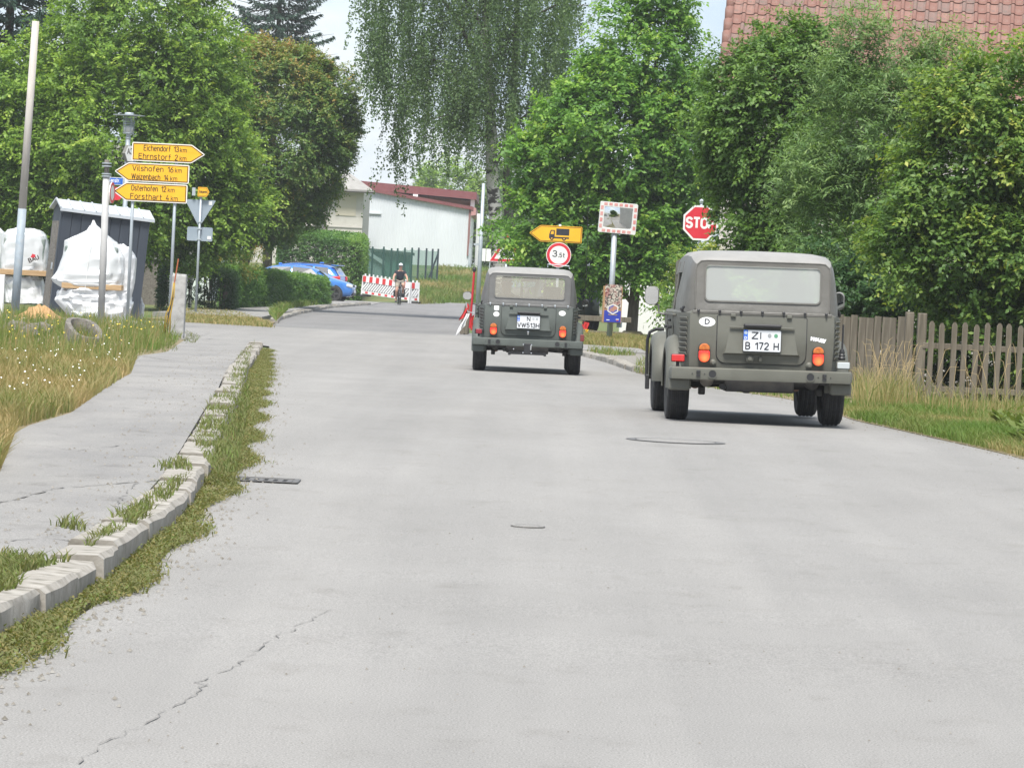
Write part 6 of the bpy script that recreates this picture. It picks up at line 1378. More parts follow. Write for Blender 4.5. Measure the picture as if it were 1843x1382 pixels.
MB().add([(.62, -.62, 1.32), (.62, .62, 1.32), (1.05, .74, 1.03), (1.05, -.74, 1.03)], [(0, 1, 2, 3)]).build('windscreen', car_glass, CA)
for s_ in (-1, 1): MB().box((1.94, s_ * .66, .70), (.30, .22, .13), rot=(0, .25, -s_ * .55)).build('headlight', lamp_clear, CA, bevel=.04); MB().box((2.06, s_ * .16, .66), (.06, .24, .20)).build('grille', black_paint, CA, bevel=.03)
MB().box((2.07, 0, .36), (.10, 1.1, .14)).build('bumper_inlet', black_paint, CA, bevel=.03); MB().box((2.14, 0, .47), (.02, .5, .11)).build('number_plate', plate_white, CA); MB().box((-1.1, 0, 1.51), (.16, .06, .07)).build('roof_fin', blue, CA, bevel=.02)
S2 = ([-2.3, -2.22, -1.9, -1.3, -.6, .1, .7, 1.2, 1.6, 2.0, 2.25], [.98, 1.25, 1.53, 1.60, 1.62, 1.60, 1.48, 1.18, 1.02, .92, .66], [.93, 1.0, 1.03, 1.02, 1.0, 1.0, 1.0, 1.03, .98, .9, .62], [.36, .28, .22, .2, .2, .2, .2, .2, .22, .25, .36], [.78, .85, .89, .9, .9, .9, .9, .89, .87, .8, .64], [.6, .63, .64, .64, .64, .64, .62, .6, .6, .6, .5])
cl = W(619, 540, 172); CB2 = parked_car('parked_car', 'blue estate car with its tail toward the barrier, behind the hatchback', (cl.x - 2.32, 172, gh(172) + .04), math.radians(180 - 10), blue, S2)
side_windows(CB2, [[(-1.85, 1.08, .86), (-1.15, 1.05, .88), (-1.15, 1.48, .72), (-1.75, 1.45, .70)], [(-1.08, 1.05, .88), (.1, 1.03, .88), (.1, 1.50, .72), (-1.08, 1.5, .72)], [(.17, 1.03, .88), (1.0, 1.05, .88), (.6, 1.42, .70), (.17, 1.49, .72)]], car_glass, .9)
for x in (-1.4, 1.4): car_wheel(CB2, x, .82, .335)
MB().add([(-2.02, -.60, 1.46), (-2.02, .60, 1.46), (-2.27, .70, 1.10), (-2.27, -.70, 1.10)], [(0, 1, 2, 3)]).build('rear_screen', M('rear_glass_pale', (.25, .27, .28), .1, coat=.6), CB2)
MB().box((-2.02, 0, 1.56), (.34, 1.2, .04)).build('spoiler', blue, CB2, bevel=.015); MB().box((-1.3, 0, 1.64), (.2, .06, .08)).build('roof_fin', blue, CB2, bevel=.02)
for s_ in (-1, 1): MB().box((-2.12, s_ * .74, .98), (.42, .18, .22), rot=(0, .1, s_ * .3)).build('tail_light', red_lens, CB2, bevel=.05); MB().tube([(-1.7, s_ * .62, 1.60), (.3, s_ * .62, 1.64)], .02, 6).build('roof_rail', black_paint, CB2)
S3 = ([-2.3, -2.2, -1.8, -1.2, -.5, .2, .8, 1.3, 1.8, 2.1, 2.3], [1.0, 1.3, 1.62, 1.68, 1.7, 1.68, 1.5, 1.15, 1.02, .95, .7], [.95, 1.05, 1.08, 1.06, 1.05, 1.05, 1.05, 1.06, 1.0, .92, .68], [.4, .34, .3, .28, .28, .28, .28, .28, .3, .33, .4], [.78, .85, .9, .92, .92, .92, .92, .9, .88, .82, .66], [.62, .66, .68, .68, .68, .68, .66, .64, .62, .6, .5])
cl = W(1080, 560, 104); CC = parked_car('parked_car', 'dark grey car with a teal reflection painted on its windows, under the lime tree, half hidden by the poster board', (cl.x - 1.35, 104, .08), math.radians(103), M('dark_grey_paint', (.045, .055, .07), .3, metal=.3, coat=.6), S3)
side_windows(CC, [[(-1.9, 1.12, .88), (-1.0, 1.10, .90), (-1.0, 1.56, .76), (-1.75, 1.52, .74)], [(-.9, 1.10, .90), (.1, 1.08, .90), (.1, 1.58, .76), (-.9, 1.57, .76)], [(.2, 1.08, .90), (1.15, 1.10, .90), (.72, 1.46, .74), (.2, 1.56, .76)]], M('teal_reflection_glass', (.05, .12, .14), .25, (.10, .22, .24), scale=2.5, spec=.4), .92)  # teal reflection put into the colour of the panes
for x in (-1.4, 1.4): car_wheel(CC, x, .84, .36)
CC.location.z = .12
# ------------------------------------------------------------------ people and the bicycle
skin = M('skin', (0.42, 0.23, 0.16), 0.6, (.46, .26, .19), scale=8); tee = M('black_cloth', (0.014, 0.016, 0.026), .9); short_m = M('khaki_cloth', (0.24, 0.21, 0.165), .9, (.28, .25, .20), scale=10); shoe = M('dark_shoe', (.03, .03, .035), .7); helmet_m = M('white_helmet', (.70, .72, .74), .35, coat=.3); hair_m = M('dark_hair', (.03, .022, .016), .8)
def skinned(name, pts, edges, radii, m, parent, levels=2, root=0, loc=None):
    me = bpy.data.meshes.new(name); me.from_pydata(pts, edges, []); me.materials.append(m); o = link(name, me, parent, loc)
    sk = o.modifiers.new('skin', 'SKIN'); sk.use_smooth_shade = True
    for i, r in enumerate(radii):
        v = me.skin_vertices[0].data[i]; v.radius = (r, r) if not isinstance(r, tuple) else r
        v.use_root = (i == root)
    ss = o.modifiers.new('sub', 'SUBSURF'); ss.levels = levels; ss.render_levels = levels
    dg = bpy.context.evaluated_depsgraph_get(); m2 = bpy.data.meshes.new_from_object(o.evaluated_get(dg)); o.modifiers.clear(); o.data = m2; m2.polygons.foreach_set('use_smooth', [True] * len(m2.polygons)); m2.materials.clear(); m2.materials.append(m)
    bpy.data.meshes.remove(me); m2.name = name; return o
def head_parts(R, hc, s_=1.0, glasses=True, helmet=True, face=-1, hairm=None):
    """features on the front (-y when face is -1) of a head centred at hc"""
    x, y, z = hc; f = face
    MB().add([(x - .016, y + f * .088, z - .005), (x + .016, y + f * .088, z - .005), (x, y + f * .120, z - .022), (x, y + f * .092, z + .03)], [(0, 1, 2), (0, 2, 3), (1, 3, 2)]).build('nose', skin, R, smooth=True)
    MB().box((x, y + f * .083, z - .062), (.048, .012, .012)).build('mouth', M('lips', (.30, .11, .10), .6), R, bevel=.004)
    for q in (-1, 1): MB().lathe([(.001, -.012), (.024, -.008), (.026, .006), (.001, .012)], 10, axis='x', c=(x + q * .082, y, z - .005)).build('ear', skin, R, smooth=True); MB().lathe([(.001, f * .082), (.011, f * .084), (.001, f * .092)], 8, axis='y', c=(x + q * .034, y, z + .018)).build('eye', black_print, R)
    if glasses:
        MB().tube([(x - .085, y + f * .02, z + .02), (x - .07, y + f * .085, z + .018), (x, y + f * .10, z + .022), (x + .07, y + f * .085, z + .018), (x + .085, y + f * .02, z + .02)], .018, 8).build('sunglasses', black_print, R)
    rings = []
    r0 = .108 if helmet else .094
    for k in range(6):
        a = math.radians(2 + 86 * k / 5); rings.append([(x + r0 * math.cos(a) * math.cos(t_) * .92, y + r0 * 1.12 * math.cos(a) * math.sin(t_) - f * .008, z + .028 + (r0 + .008) * math.sin(a)) for t_ in [2 * math.pi * i / 20 for i in range(20)]])
    h = MB().loft(rings, cap0=True, cap1=True).build('helmet' if helmet else 'hair', helmet_m if helmet else (hairm or hair_m), R, smooth=True)
    if helmet:
        for q in (-.045, 0, .045): MB().box((x + q, y + f * .075, z + .112), (.012, .06, .012), rot=(f * -.6, 0, 0)).build('helmet_vent', grey_print, h)
b0 = gp(718, 549); DCY = b0.y; CY = empty('bicycle', (b0.x, b0.y, gh(DCY)), 'dark bicycle ridden toward the camera on the side street', 'bicycle', rz=math.radians(6))
# bicycle runs along -y (front wheel toward the camera)
def bike_wheel(y):
    t_ = MB().lathe([(.315, -.016), (.34, -.014), (.345, 0), (.34, .014), (.315, .016)], 32, axis='x').build('wheel', black_rubber, CY, smooth=True, loc=(0, y, .345)); MB().lathe([(.30, -.009), (.316, -.011), (.316, .011), (.30, .009)], 32, axis='x').build('rim', steel, t_)
    sp = MB()
    for k in range(14): a = k * math.pi / 7; sp.tube([(0, .02 * math.cos(a), .02 * math.sin(a)), (0, .305 * math.cos(a), .305 * math.sin(a))], .0022, 4)
    o = sp.build('spokes', steel, t_); o['kind'] = 'stuff'
    MB().tube([(-.05, 0, 0), (.05, 0, 0)], .02, 8).build('hub', steel, t_)
bike_wheel(-.56); bike_wheel(.52)
fm = M('bike_frame', (.05, .055, .065), .4, coat=.3)
for nm, pts, r in (('head_tube', [(0, -.40, .74), (0, -.36, .92)], .024), ('top_tube', [(0, -.37, .86), (0, .14, .78)], .018), ('down_tube', [(0, -.40, .76), (0, .02, .30)], .022), ('seat_tube', [(0, .02, .30), (0, .20, .93)], .018), ('chain_stay', [(.04, .02, .30), (.05, .52, .345)], .010), ('chain_stay', [(-.04, .02, .30), (-.05, .52, .345)], .010), ('seat_stay', [(.04, .15, .80), (.05, .52, .345)], .009), ('seat_stay', [(-.04, .15, .80), (-.05, .52, .345)], .009), ('fork_blade', [(.05, -.41, .72), (.05, -.56, .345)], .014), ('fork_blade', [(-.05, -.41, .72), (-.05, -.56, .345)], .014), ('handlebar', [(-.31, -.24, 1.04), (-.22, -.33, 1.07), (0, -.37, 1.02), (.22, -.33, 1.07), (.31, -.24, 1.04)], .016), ('stem', [(0, -.36, .9), (0, -.37, 1.03)], .02)): MB().tube(pts, r, 8).build(nm, fm, CY, smooth=True)
MB().box((0, .22, .95), (.15, .26, .05), top=(.7, .9)).build('saddle', black_paint, CY, bevel=.02); MB().lathe([(.10, -.004), (.10, .004)], 20, axis='x', c=(.06, .02, .30)).build('chainring', steel, CY)
MB().tube([(.07, .02, .30), (.09, .0, .47), (.20, .0, .47)], .012, 6).build('crank', steel, CY); MB().tube([(-.07, .02, .30), (-.09, .04, .13), (-.20, .04, .13)], .012, 6).build('crank', steel, CY)
MB().box((.15, .03, .47), (.10, .09, .02)).build('pedal', black_paint, CY); MB().box((-.15, .05, .13), (.10, .09, .02)).build('pedal', black_paint, CY); MB().box((.20, .46, .52), (.14, .32, .36)).build('pannier', black_paint, CY, bevel=.03); MB().box((-.18, .46, .50), (.10, .30, .3)).build('pannier', black_paint, CY, bevel=.03); MB().box((0, -.40, .98), (.06, .05, .06)).build('headlight', black_paint, CY, bevel=.01)
PE = empty('person', tuple(CY.location), 'cyclist in white helmet, sunglasses, black T-shirt and khaki shorts', 'person', rz=CY.rotation_euler.z)
pts = [(0, .20, 1.00), (0, .16, 1.22), (0, .06, 1.44), (0, .01, 1.53), (0, -.02, 1.60), (0, -.025, 1.70), (0, -.02, 1.78),
       (-.17, .05, 1.44), (-.29, -.04, 1.24), (-.31, -.20, 1.08), (.17, .05, 1.44), (.29, -.04, 1.24), (.31, -.20, 1.08),
       (-.10, .18, .97), (-.14, -.17, .66), (-.14, .04, .24), (-.15, .03, .17), (-.15, -.11, .155), (.10, .18, .97), (.15, -.24, .88), (.14, -.04, .58), (.15, -.04, .51), (.15, -.18, .495)]
edges = [(0, 1), (1, 2), (2, 3), (3, 4), (4, 5), (5, 6), (2, 7), (7, 8), (8, 9), (2, 10), (10, 11), (11, 12), (0, 13), (13, 14), (14, 15), (15, 16), (16, 17), (0, 18), (18, 19), (19, 20), (20, 21), (21, 22)]
rad = [.14, .14, .15, .06, .072, .085, .06, .07, .048, .030, .07, .048, .030, .10, .065, .040, .042, .03, .10, .065, .040, .042, .03]
skinned('body', pts, edges, rad, skin, PE)
skinned('shirt', [(0, .19, 1.06), (0, .16, 1.22), (0, .06, 1.43), (0, .02, 1.49), (-.18, .05, 1.44), (-.245, .01, 1.33), (.18, .05, 1.44), (.245, .01, 1.33)], [(0, 1), (1, 2), (2, 3), (2, 4), (4, 5), (2, 6), (6, 7)], [.165, .165, .175, .09, .095, .078, .095, .078], tee, PE)
skinned('shorts', [(0, .20, 1.00), (-.10, .18, .97), (-.135, -.10, .74), (.10, .18, .97), (.145, -.16, .90)], [(0, 1), (1, 2), (0, 3), (3, 4)], [.165, .125, .10, .125, .10], short_m, PE)
for x, y, z in ((-.15, -.02, .155), (.15, -.09, .495)): MB().box((x, y, z), (.09, .26, .09), top=(.8, .8)).build('shoe', shoe, PE, bevel=.03)
def hand(R, c, s_, flip=False):
    x, y, z = c; f = 1 if flip else -1; h = MB(); h.box((x, y, z), (.055, .075, .035), top=(.9, .9))
    for k in range(4): L = (.052, .058, .054, .044)[k]; h.tube([(x - .024 + k * .016, y + f * .028, z + .005), (x - .024 + k * .016, y + f * (.03 + L * .7), z - .005), (x - .024 + k * .016, y + f * (.03 + L * .7), z - .035), (x - .024 + k * .016, y + f * (.03 + L * .2), z - .045)], [.009, .009, .008, .006], 6)
    h.tube([(x - s_ * .02, y - f * .02, z), (x - s_ * .045, y + f * .015, z - .015), (x - s_ * .04, y + f * .04, z - .035)], [.011, .010, .008], 6); o = h.build('hand', skin, R, smooth=True); o['kind'] = 'stuff'
for s_ in (-1, 1): hand(PE, (s_ * .305, -.235, 1.065), s_)
head_parts(PE, (0, -.03, 1.71))
# ---- the people in the two open cars
def seated(car, x, lab, shirt_m, hairm, drv=True):
    R = empty('person', (0, 0, 0), lab, 'person'); M_ = car.matrix_basis
    R.location = M_ @ Vector((x, 1.18, .56)); R.rotation_euler = car.rotation_euler
    pts = [(0, 0, .08), (0, -.03, .30), (0, -.02, .48), (0, 0, .58), (0, .01, .66), (0, .015, .75), (0, .01, .84), (-.19, 0, .47), (-.24, .16, .27), (-.15, .55, .38), (.19, 0, .47), (.24, .16, .27), (.15, .55, .38), (-.10, .05, .06), (-.13, .48, .08), (-.13, .56, -.30), (.10, .05, .06), (.13, .48, .08), (.13, .56, -.30)]
    edges = [(0, 1), (1, 2), (2, 3), (3, 4), (4, 5), (5, 6), (2, 7), (7, 8), (8, 9), (2, 10), (10, 11), (11, 12), (0, 13), (13, 14), (14, 15), (0, 16), (16, 17), (17, 18)]
    skinned('body', pts, edges, [.14, .14, .14, .06, .075, .088, .06, .07, .05, .035, .07, .05, .035, .10, .07, .05, .10, .07, .05], skin, R)
    skinned('jacket', [(0, 0, .10), (0, -.03, .30), (0, -.02, .47), (0, 0, .54), (-.19, 0, .47), (-.24, .16, .27), (.19, 0, .47), (.24, .16, .27)], [(0, 1), (1, 2), (2, 3), (2, 4), (4, 5), (2, 6), (6, 7)], [.16, .16, .165, .08, .09, .07, .09, .07], shirt_m, R)
    head_parts(R, (0, .012, .745), glasses=False, helmet=False, face=1, hairm=hairm)
    for s_ in (-1, 1): hand(R, (s_ * .15, .57, .38), s_, True)
    return R
navy = M('dark_jacket', (.03, .035, .04), .9)
seated(FARC, -.34, 'driver seen as a silhouette through the rear window of the farther car', navy, hair_m)
seated(NEAR, -.34, 'driver seen dimly through the rear window of the nearer car', M('grey_green_jacket', (.12, .13, .10), .9), M('grey_hair', (.14, .13, .12), .8))
seated(NEAR, .34, 'passenger seen dimly through the rear window of the nearer car', navy, hair_m)
# ------------------------------------------------------------------ trees, hedges, shrubs
bark = M('bark', (0.060, 0.048, 0.036), 0.95, (0.11, 0.09, 0.07), scale=5, detail=8, stretch=(3, 3, .5), bump=1.0, bscale=25)
bark_birch = M('birch_bark', (0.42, 0.41, 0.39), 0.85, (0.03, 0.028, 0.026), scale=2.2, detail=8, lo=.50, hi=.56, stretch=(1.0, 1.0, 2.2), bump=.4, bscale=20)
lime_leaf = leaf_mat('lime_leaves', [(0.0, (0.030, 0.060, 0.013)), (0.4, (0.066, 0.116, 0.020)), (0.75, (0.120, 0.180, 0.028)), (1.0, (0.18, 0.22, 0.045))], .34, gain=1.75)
lime_leaf_b = leaf_mat('lime_leaves_bright', [(0.0, (0.028, 0.068, 0.018)), (0.45, (0.060, 0.128, 0.024)), (0.8, (0.115, 0.20, 0.032)), (1.0, (0.18, 0.24, 0.05))], .36, gain=1.6)
maple_red = leaf_mat('reddish_leaves', [(0.0, (0.026, 0.052, 0.014)), (0.45, (0.046, 0.086, 0.020)), (0.75, (0.085, 0.105, 0.026)), (1.0, (0.15, 0.095, 0.032))], .30, gain=2.0)
dark_leaf = leaf_mat('dark_green_leaves', [(0.0, (0.024, 0.052, 0.013)), (0.5, (0.048, 0.094, 0.020)), (1.0, (0.096, 0.155, 0.032))], .30, gain=1.55)
willow_leaf = leaf_mat('grey_green_leaves', [(0.0, (0.040, 0.075, 0.028)), (0.5, (0.075, 0.130, 0.042)), (1.0, (0.16, 0.22, 0.085))], .32, gain=1.4)
plum_leaf = leaf_mat('yellow_green_leaves', [(0.0, (0.030, 0.062, 0.018)), (0.45, (0.058, 0.108, 0.024)), (0.8, (0.115, 0.165, 0.032)), (1.0, (0.22, 0.23, 0.05))], .32, gain=1.5)
birch_leaf = leaf_mat('birch_leaves', [(0.0, (0.032, 0.058, 0.026)), (0.5, (0.060, 0.098, 0.038)), (1.0, (0.105, 0.150, 0.055))], .36, gain=1.6)
needle = leaf_mat('spruce_needles', [(0.0, (0.014, 0.032, 0.022)), (0.5, (0.022, 0.050, 0.034)), (1.0, (0.045, 0.085, 0.052))], .10)
hedge_leaf = leaf_mat('hedge_leaves', [(0.0, (0.022, 0.058, 0.016)), (0.5, (0.048, 0.108, 0.022)), (1.0, (0.110, 0.180, 0.034))], .30, gain=1.4)
hedge_dark = leaf_mat('hedge_leaves_dark', [(0.0, (0.012, 0.034, 0.012)), (0.5, (0.026, 0.062, 0.018)), (1.0, (0.06, 0.11, 0.028))], .25, gain=1.3)
def blob(u, v, d, ru, rv, depth=None, dy=0.0):
    p = at(u, v, d); k = px(d); ry = depth if depth is not None else (ru + rv) / 2 * k
    return ((p.x, p.y + dy, p.z), (ru * k, ry, rv * k))
def tree(name, label, cat, base, blobs, m, dens, leaf, nsh=4, nlf=9, SL=.5, droop=.25, upb=.25, wr=.62, trunk=None, limbs=8, tr=.18, bark_m=None, rmin=.5, away=.45, lump=.14, low=.3, seed=1, group=None, tintf=None, fq=2.6, push=.30):
    r = np.random.default_rng(seed); R = empty(name, (base.x, base.y, base.z), label, cat, group)
    B = [((c[0] - base.x, c[1] - base.y, c[2] - base.z), q) for c, q in blobs]
    P, O = crown_points(r, B, dens * 1.35, rmin, away, lump, low)
    g = lumps(P, fq, seed); keep = r.uniform(0, 1, len(P)) < np.clip(.62 + 1.15 * g, .10, 1); P, O, g = P[keep], O[keep], g[keep]; P = P + O * np.clip(g, -.5, .6)[:, None] * push
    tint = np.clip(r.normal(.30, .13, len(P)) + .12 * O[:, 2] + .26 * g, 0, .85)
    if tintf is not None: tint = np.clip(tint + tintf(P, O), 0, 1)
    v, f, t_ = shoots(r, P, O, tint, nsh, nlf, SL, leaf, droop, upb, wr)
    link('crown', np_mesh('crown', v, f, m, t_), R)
    bm_ = bark_m or bark
    if trunk:
        T = [Vector(p) for p in trunk]; n = len(T); MB().tube(T, [tr * (1.25 if i == 0 else 1 - .75 * i / (n - 1)) for i in range(n)], 14).build('trunk', bm_, R, smooth=True)
        rr_ = random.Random(seed)
        for i in range(limbs):
            c, q = B[i % len(B)]; s_ = T[0].lerp(T[-1], rr_.uniform(.3, .9)); k_ = rr_.uniform(.35, .8)
            i0 = min(n - 2, int(k_ * (n - 1))); s_ = T[i0].lerp(T[i0 + 1], k_ * (n - 1) - i0)
            e = Vector(c) + Vector((rr_.uniform(-.6, .6) * q[0], rr_.uniform(-.6, .6) * q[1], rr_.uniform(-.4, .6) * q[2])); mid = s_.lerp(e, .5) + Vector((rr_.uniform(-.15, .15), 0, rr_.uniform(0, .3)))
            MB().tube([s_, mid, e], [tr * .38, tr * .22, tr * .06], 6).build('limb', bm_, R, smooth=True)
    return R
def Bp(u, v, d): p = at(u, v, d); return Vector((p.x, d, gh(d)))
# ---- left: big lime
d = 116; b0 = Bp(236, 556, d); kx = px(d)
bl = [blob(230, 240, d, 175, 230), blob(110, 290, d, 140, 140, 2.0), blob(330, 300, d, 125, 130, 1.9), blob(260, 60, d, 150, 150), blob(400, 375, d, 78, 75, 1.1), blob(60, 190, d, 85, 120, 1.3), blob(60, 330, d, 90, 80, 1.3), blob(230, 395, d, 130, 62, 1.6), blob(-40, 300, d, 90, 100, 1.3), blob(360, 180, d, 80, 110, 1.2), blob(330, 430, d, 70, 40, 1.0)]
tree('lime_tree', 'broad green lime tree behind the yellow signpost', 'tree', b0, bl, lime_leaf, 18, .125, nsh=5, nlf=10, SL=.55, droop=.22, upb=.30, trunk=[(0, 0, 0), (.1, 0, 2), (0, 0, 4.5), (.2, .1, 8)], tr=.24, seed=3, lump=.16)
# ---- round reddish tree
d = 132; b0 = Bp(425, 520, d)
bl = [blob(525, 240, d, 105, 140), blob(500, 160, d, 95, 75, 1.8), blob(580, 200, d, 58, 82, 1.4), blob(545, 330, d, 55, 70, 1.2), blob(480, 340, d, 80, 90, 1.6), blob(450, 130, d, 60, 50, 1.2), blob(596, 250, d, 40, 55, 1.0), blob(508, 390, d, 50, 40, 1.0)]
def red(P, O): return np.clip(O[:, 2] * .20 + (-P[:, 0] + 1.2) * .045, -.1, .46) * np.random.default_rng(5).uniform(.3, 1.3, len(P))
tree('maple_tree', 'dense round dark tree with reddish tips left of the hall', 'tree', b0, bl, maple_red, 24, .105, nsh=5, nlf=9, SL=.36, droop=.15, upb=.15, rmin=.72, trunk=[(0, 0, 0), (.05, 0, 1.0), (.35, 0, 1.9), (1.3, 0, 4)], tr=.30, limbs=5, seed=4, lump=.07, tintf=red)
# ---- spruce
def spruce(label, base, H, Rb, m, seed, n_wh=26, group=None, kn=1.0, z0=1.0):
    r = np.random.default_rng(seed); R = empty('spruce_tree', tuple(base), label, 'tree', group); ps, ds, ns, ts = [], [], [], []
    MB().tube([(0, 0, 0), (0, 0, H)], [.26, .02], 10).build('trunk', bark, R, smooth=True); br = MB()
    for w in range(n_wh):
        z = z0 + (H - z0 - .2) * (w / n_wh) ** .95; L0 = Rb * (1 - (z / H)) ** .8 + .15
        nb = int(7 + 3 * (1 - z / H)); a0 = r.uniform(0, 6.28)
        for b in range(nb):
            a = a0 + 6.283 * b / nb + r.uniform(-.25, .25); L = L0 * r.uniform(.65, 1.12); dv = np.array([math.cos(a), math.sin(a), 0])
            tip = np.array([dv[0] * L, dv[1] * L, z - L * .18 + .12 * L]); br.tube([(0, 0, z), (dv[0] * L * .6, dv[1] * L * .6, z - L * .14), tuple(tip)], [.035, .02, .006], 5)
            k = int(L * 95 * kn); t_ = r.uniform(.15, 1, k) ** .8; side = np.array([-dv[1], dv[0], 0])
            p = dv[None] * (L * t_)[:, None] + np.array([0, 0, z])[None]; p[:, 2] += -L * .22 * np.sin(t_ * 2.2) + .10 * L * t_ ** 3
            off = r.normal(0, 1, k) * .16 * L * (1.1 - t_); p += side[None] * off[:, None]; p[:, 2] -= np.abs(r.normal(0, .14, k)) * (1.1 - t_ * .7) + np.abs(off) * .3
            dd = dv[None] * .6 + side[None] * np.sign(off)[:, None] * .5 + r.normal(0, .3, (k, 3)); dd[:, 2] -= .55
            ps.append(p); ds.append(dd); ns.append(np.array([0, 0, 1.0])[None] + r.normal(0, .5, (k, 3))); ts.append(np.clip(r.normal(.4, .2, k) + .2 * t_, 0, 1))
    br.build('branches', bark, R)['kind'] = 'stuff'
    p = np.concatenate(ps); L = r.uniform(.14, .30, len(p)); v, f = leaf_quads(p, np.concatenate(ds), np.concatenate(ns), L, L * .34, .05)
    link('crown', np_mesh('crown', v, f, m, np.repeat(np.concatenate(ts), 4)), R); return R
d = 204; spruce('dark spruce rising behind the round reddish tree', Bp(478, 540, d), 23.0, 5.4, needle, 7, n_wh=28, z0=8.5)
d = 128; spruce('dark conifer behind the lime at the far left edge', Bp(-6, 560, d), 18.0, 4.2, needle, 8, n_wh=32)
# ---- birch with hanging strands
d = 130; b0 = Bp(905, 600, d); R = empty('birch_tree', tuple(b0), 'tall weeping birch with pale trunk and hanging strands', 'tree'); k = px(d)
def L_(u, v, dd=0.0): q = at(u, v, d + dd) - b0; return (q.x, q.y, q.z)
MB().tube([L_(902, 600), L_(896, 420), L_(886, 330), L_(884, 240), L_(878, 120), L_(872, -60), L_(870, -250)], [.30, .24, .21, .19, .16, .12, .05], 14).build('trunk', bark_birch, R, smooth=True)
MB().tube([L_(928, 600, .8), L_(920, 430, .8), L_(912, 330, .8), L_(922, 200, .8), L_(930, 40, .8), L_(940, -160, .8)], [.24, .20, .16, .13, .09, .04], 12).build('trunk', M('birch_bark_dark', (.13, .12, .105), .95, (.05, .045, .04), scale=3, stretch=(2, 2, .6), bump=.8), R, smooth=True)
rb = np.random.default_rng(12); limb_pts = []
for (u0, v0, pts) in ((884, 240, [(873, 90), (862, 40), (848, -30)]), (878, 150, [(820, 30), (760, -40), (700, -60)]), (884, 210, [(840, 150), (790, 110), (740, 100)]), (880, 120, [(940, 40), (1000, 10), (1060, 10)]), (890, 300, [(930, 220), (970, 190), (1010, 200)]), (875, 60, [(800, -60), (730, -130), (680, -120)]), (885, 260, [(850, 220), (812, 205), (780, 215)]), (872, 0, [(930, -80), (1010, -120), (1090, -100)]), (874, 20, [(840, -120), (800, -220), (760, -260)])):
    for dy in (0, 1):
        yy = rb.uniform(-1.6, 1.6); P = [L_(u0, v0)] + [tuple(Vector(L_(u, v, yy * (i + 1) / 3))) for i, (u, v) in enumerate(pts)]
        MB().tube(P, [.075, .05, .03, .012], 7).build('limb', bark_birch if v0 == 240 else bark, R, smooth=True); limb_pts += [np.array(P[i]) * (1 - q) + np.array(P[i + 1]) * q for i in range(3) for q in np.linspace(0, 1, 8)]
limb_pts = np.array(limb_pts)
# strands hang from a broad dome; each is a string of small leaves
nb, per = 185, 8; Ub = rb.uniform(655, 1045, nb); Vb = rb.uniform(-230, 190, nb); Yb = rb.uniform(-2.6, 2.6, nb)
dome = np.abs((Ub - 860) / 215); keep = Vb < 215 - 200 * dome ** 3; Ub, Vb, Yb = Ub[keep], Vb[keep], Yb[keep]
end_b = np.interp(Ub, [640, 665, 690, 720, 740, 765, 800, 830, 860, 900, 960, 1045], [255, 310, 285, 330, 280, 345, 325, 305, 350, 320, 305, 260]) + rb.normal(0, 30, len(Ub)); Lb = rb.uniform(1.2, 4.2, len(Ub))
U, V0, YY, end_max, Ls = (np.repeat(q, per) for q in (Ub, Vb, Yb, end_b, Lb)); N_ = len(U)
U = U + rb.normal(0, 6.0, N_); YY = YY + rb.normal(0, .14, N_); V0 = V0 + rb.normal(0, 14, N_); Ls = Ls * rb.uniform(.55, 1.1, N_)
ends = V0 + Ls / k; Ls = np.where(ends > end_max, np.maximum((end_max - V0) * k * rb.uniform(.7, 1.0, N_), .3), Ls)
S = np.array([L_(u, v) for u, v in zip(U, V0)]); S[:, 1] += YY
ps, ds, nn, tt = [], [], [], []; tw = MB()
for s_, L in zip(S, Ls):
    n = int(L * 33) + 6; t_ = np.sort(rb.uniform(0, 1, n)); sway = rb.normal(0, .10, 2); p = s_[None] + np.stack([sway[0] * t_ ** 1.3 * L + .02 * np.sin(t_ * 9 + s_[0]), sway[1] * t_ * L, -t_ * L], 1)
    sp = .07 * (1 - t_) + .035; p[:, :2] += rb.normal(0, 1, (n, 2)) * sp[:, None]
    ps.append(p); dd = rb.normal(0, .6, (n, 3)); dd[:, 2] -= .8; ds.append(dd); nn.append(rb.normal(0, 1, (n, 3)) + np.array([0, -.3, .3])); tt.append(np.clip(rb.normal(.42, .2, n) + rb.normal(0, .12), 0, 1))
p = np.concatenate(ps); Lf = rb.uniform(.06, .11, len(p)); v, f = leaf_quads(p, np.concatenate(ds), np.concatenate(nn), Lf, Lf * .72, .1); v0_, f0_, t0_ = v, f, np.repeat(np.concatenate(tt), 4)
# looser inner foliage near the limbs
n2 = 3600; q = limb_pts[rb.integers(0, len(limb_pts), n2)] + rb.normal(0, .42, (n2, 3)); oo = unit(rb.normal(0, 1, (n2, 3)) + np.array([0, 0, -.6]))
v2, f2, t2 = shoots(rb, q, oo, np.clip(rb.normal(.4, .2, n2), 0, 1), 2, 7, .42, .075, .5, -.2, .7)
o = link('crown', np_mesh('crown', np.concatenate([v0_, v2]), np.concatenate([f0_, f2 + len(v0_)]), birch_leaf, np.concatenate([t0_, t2])), R)
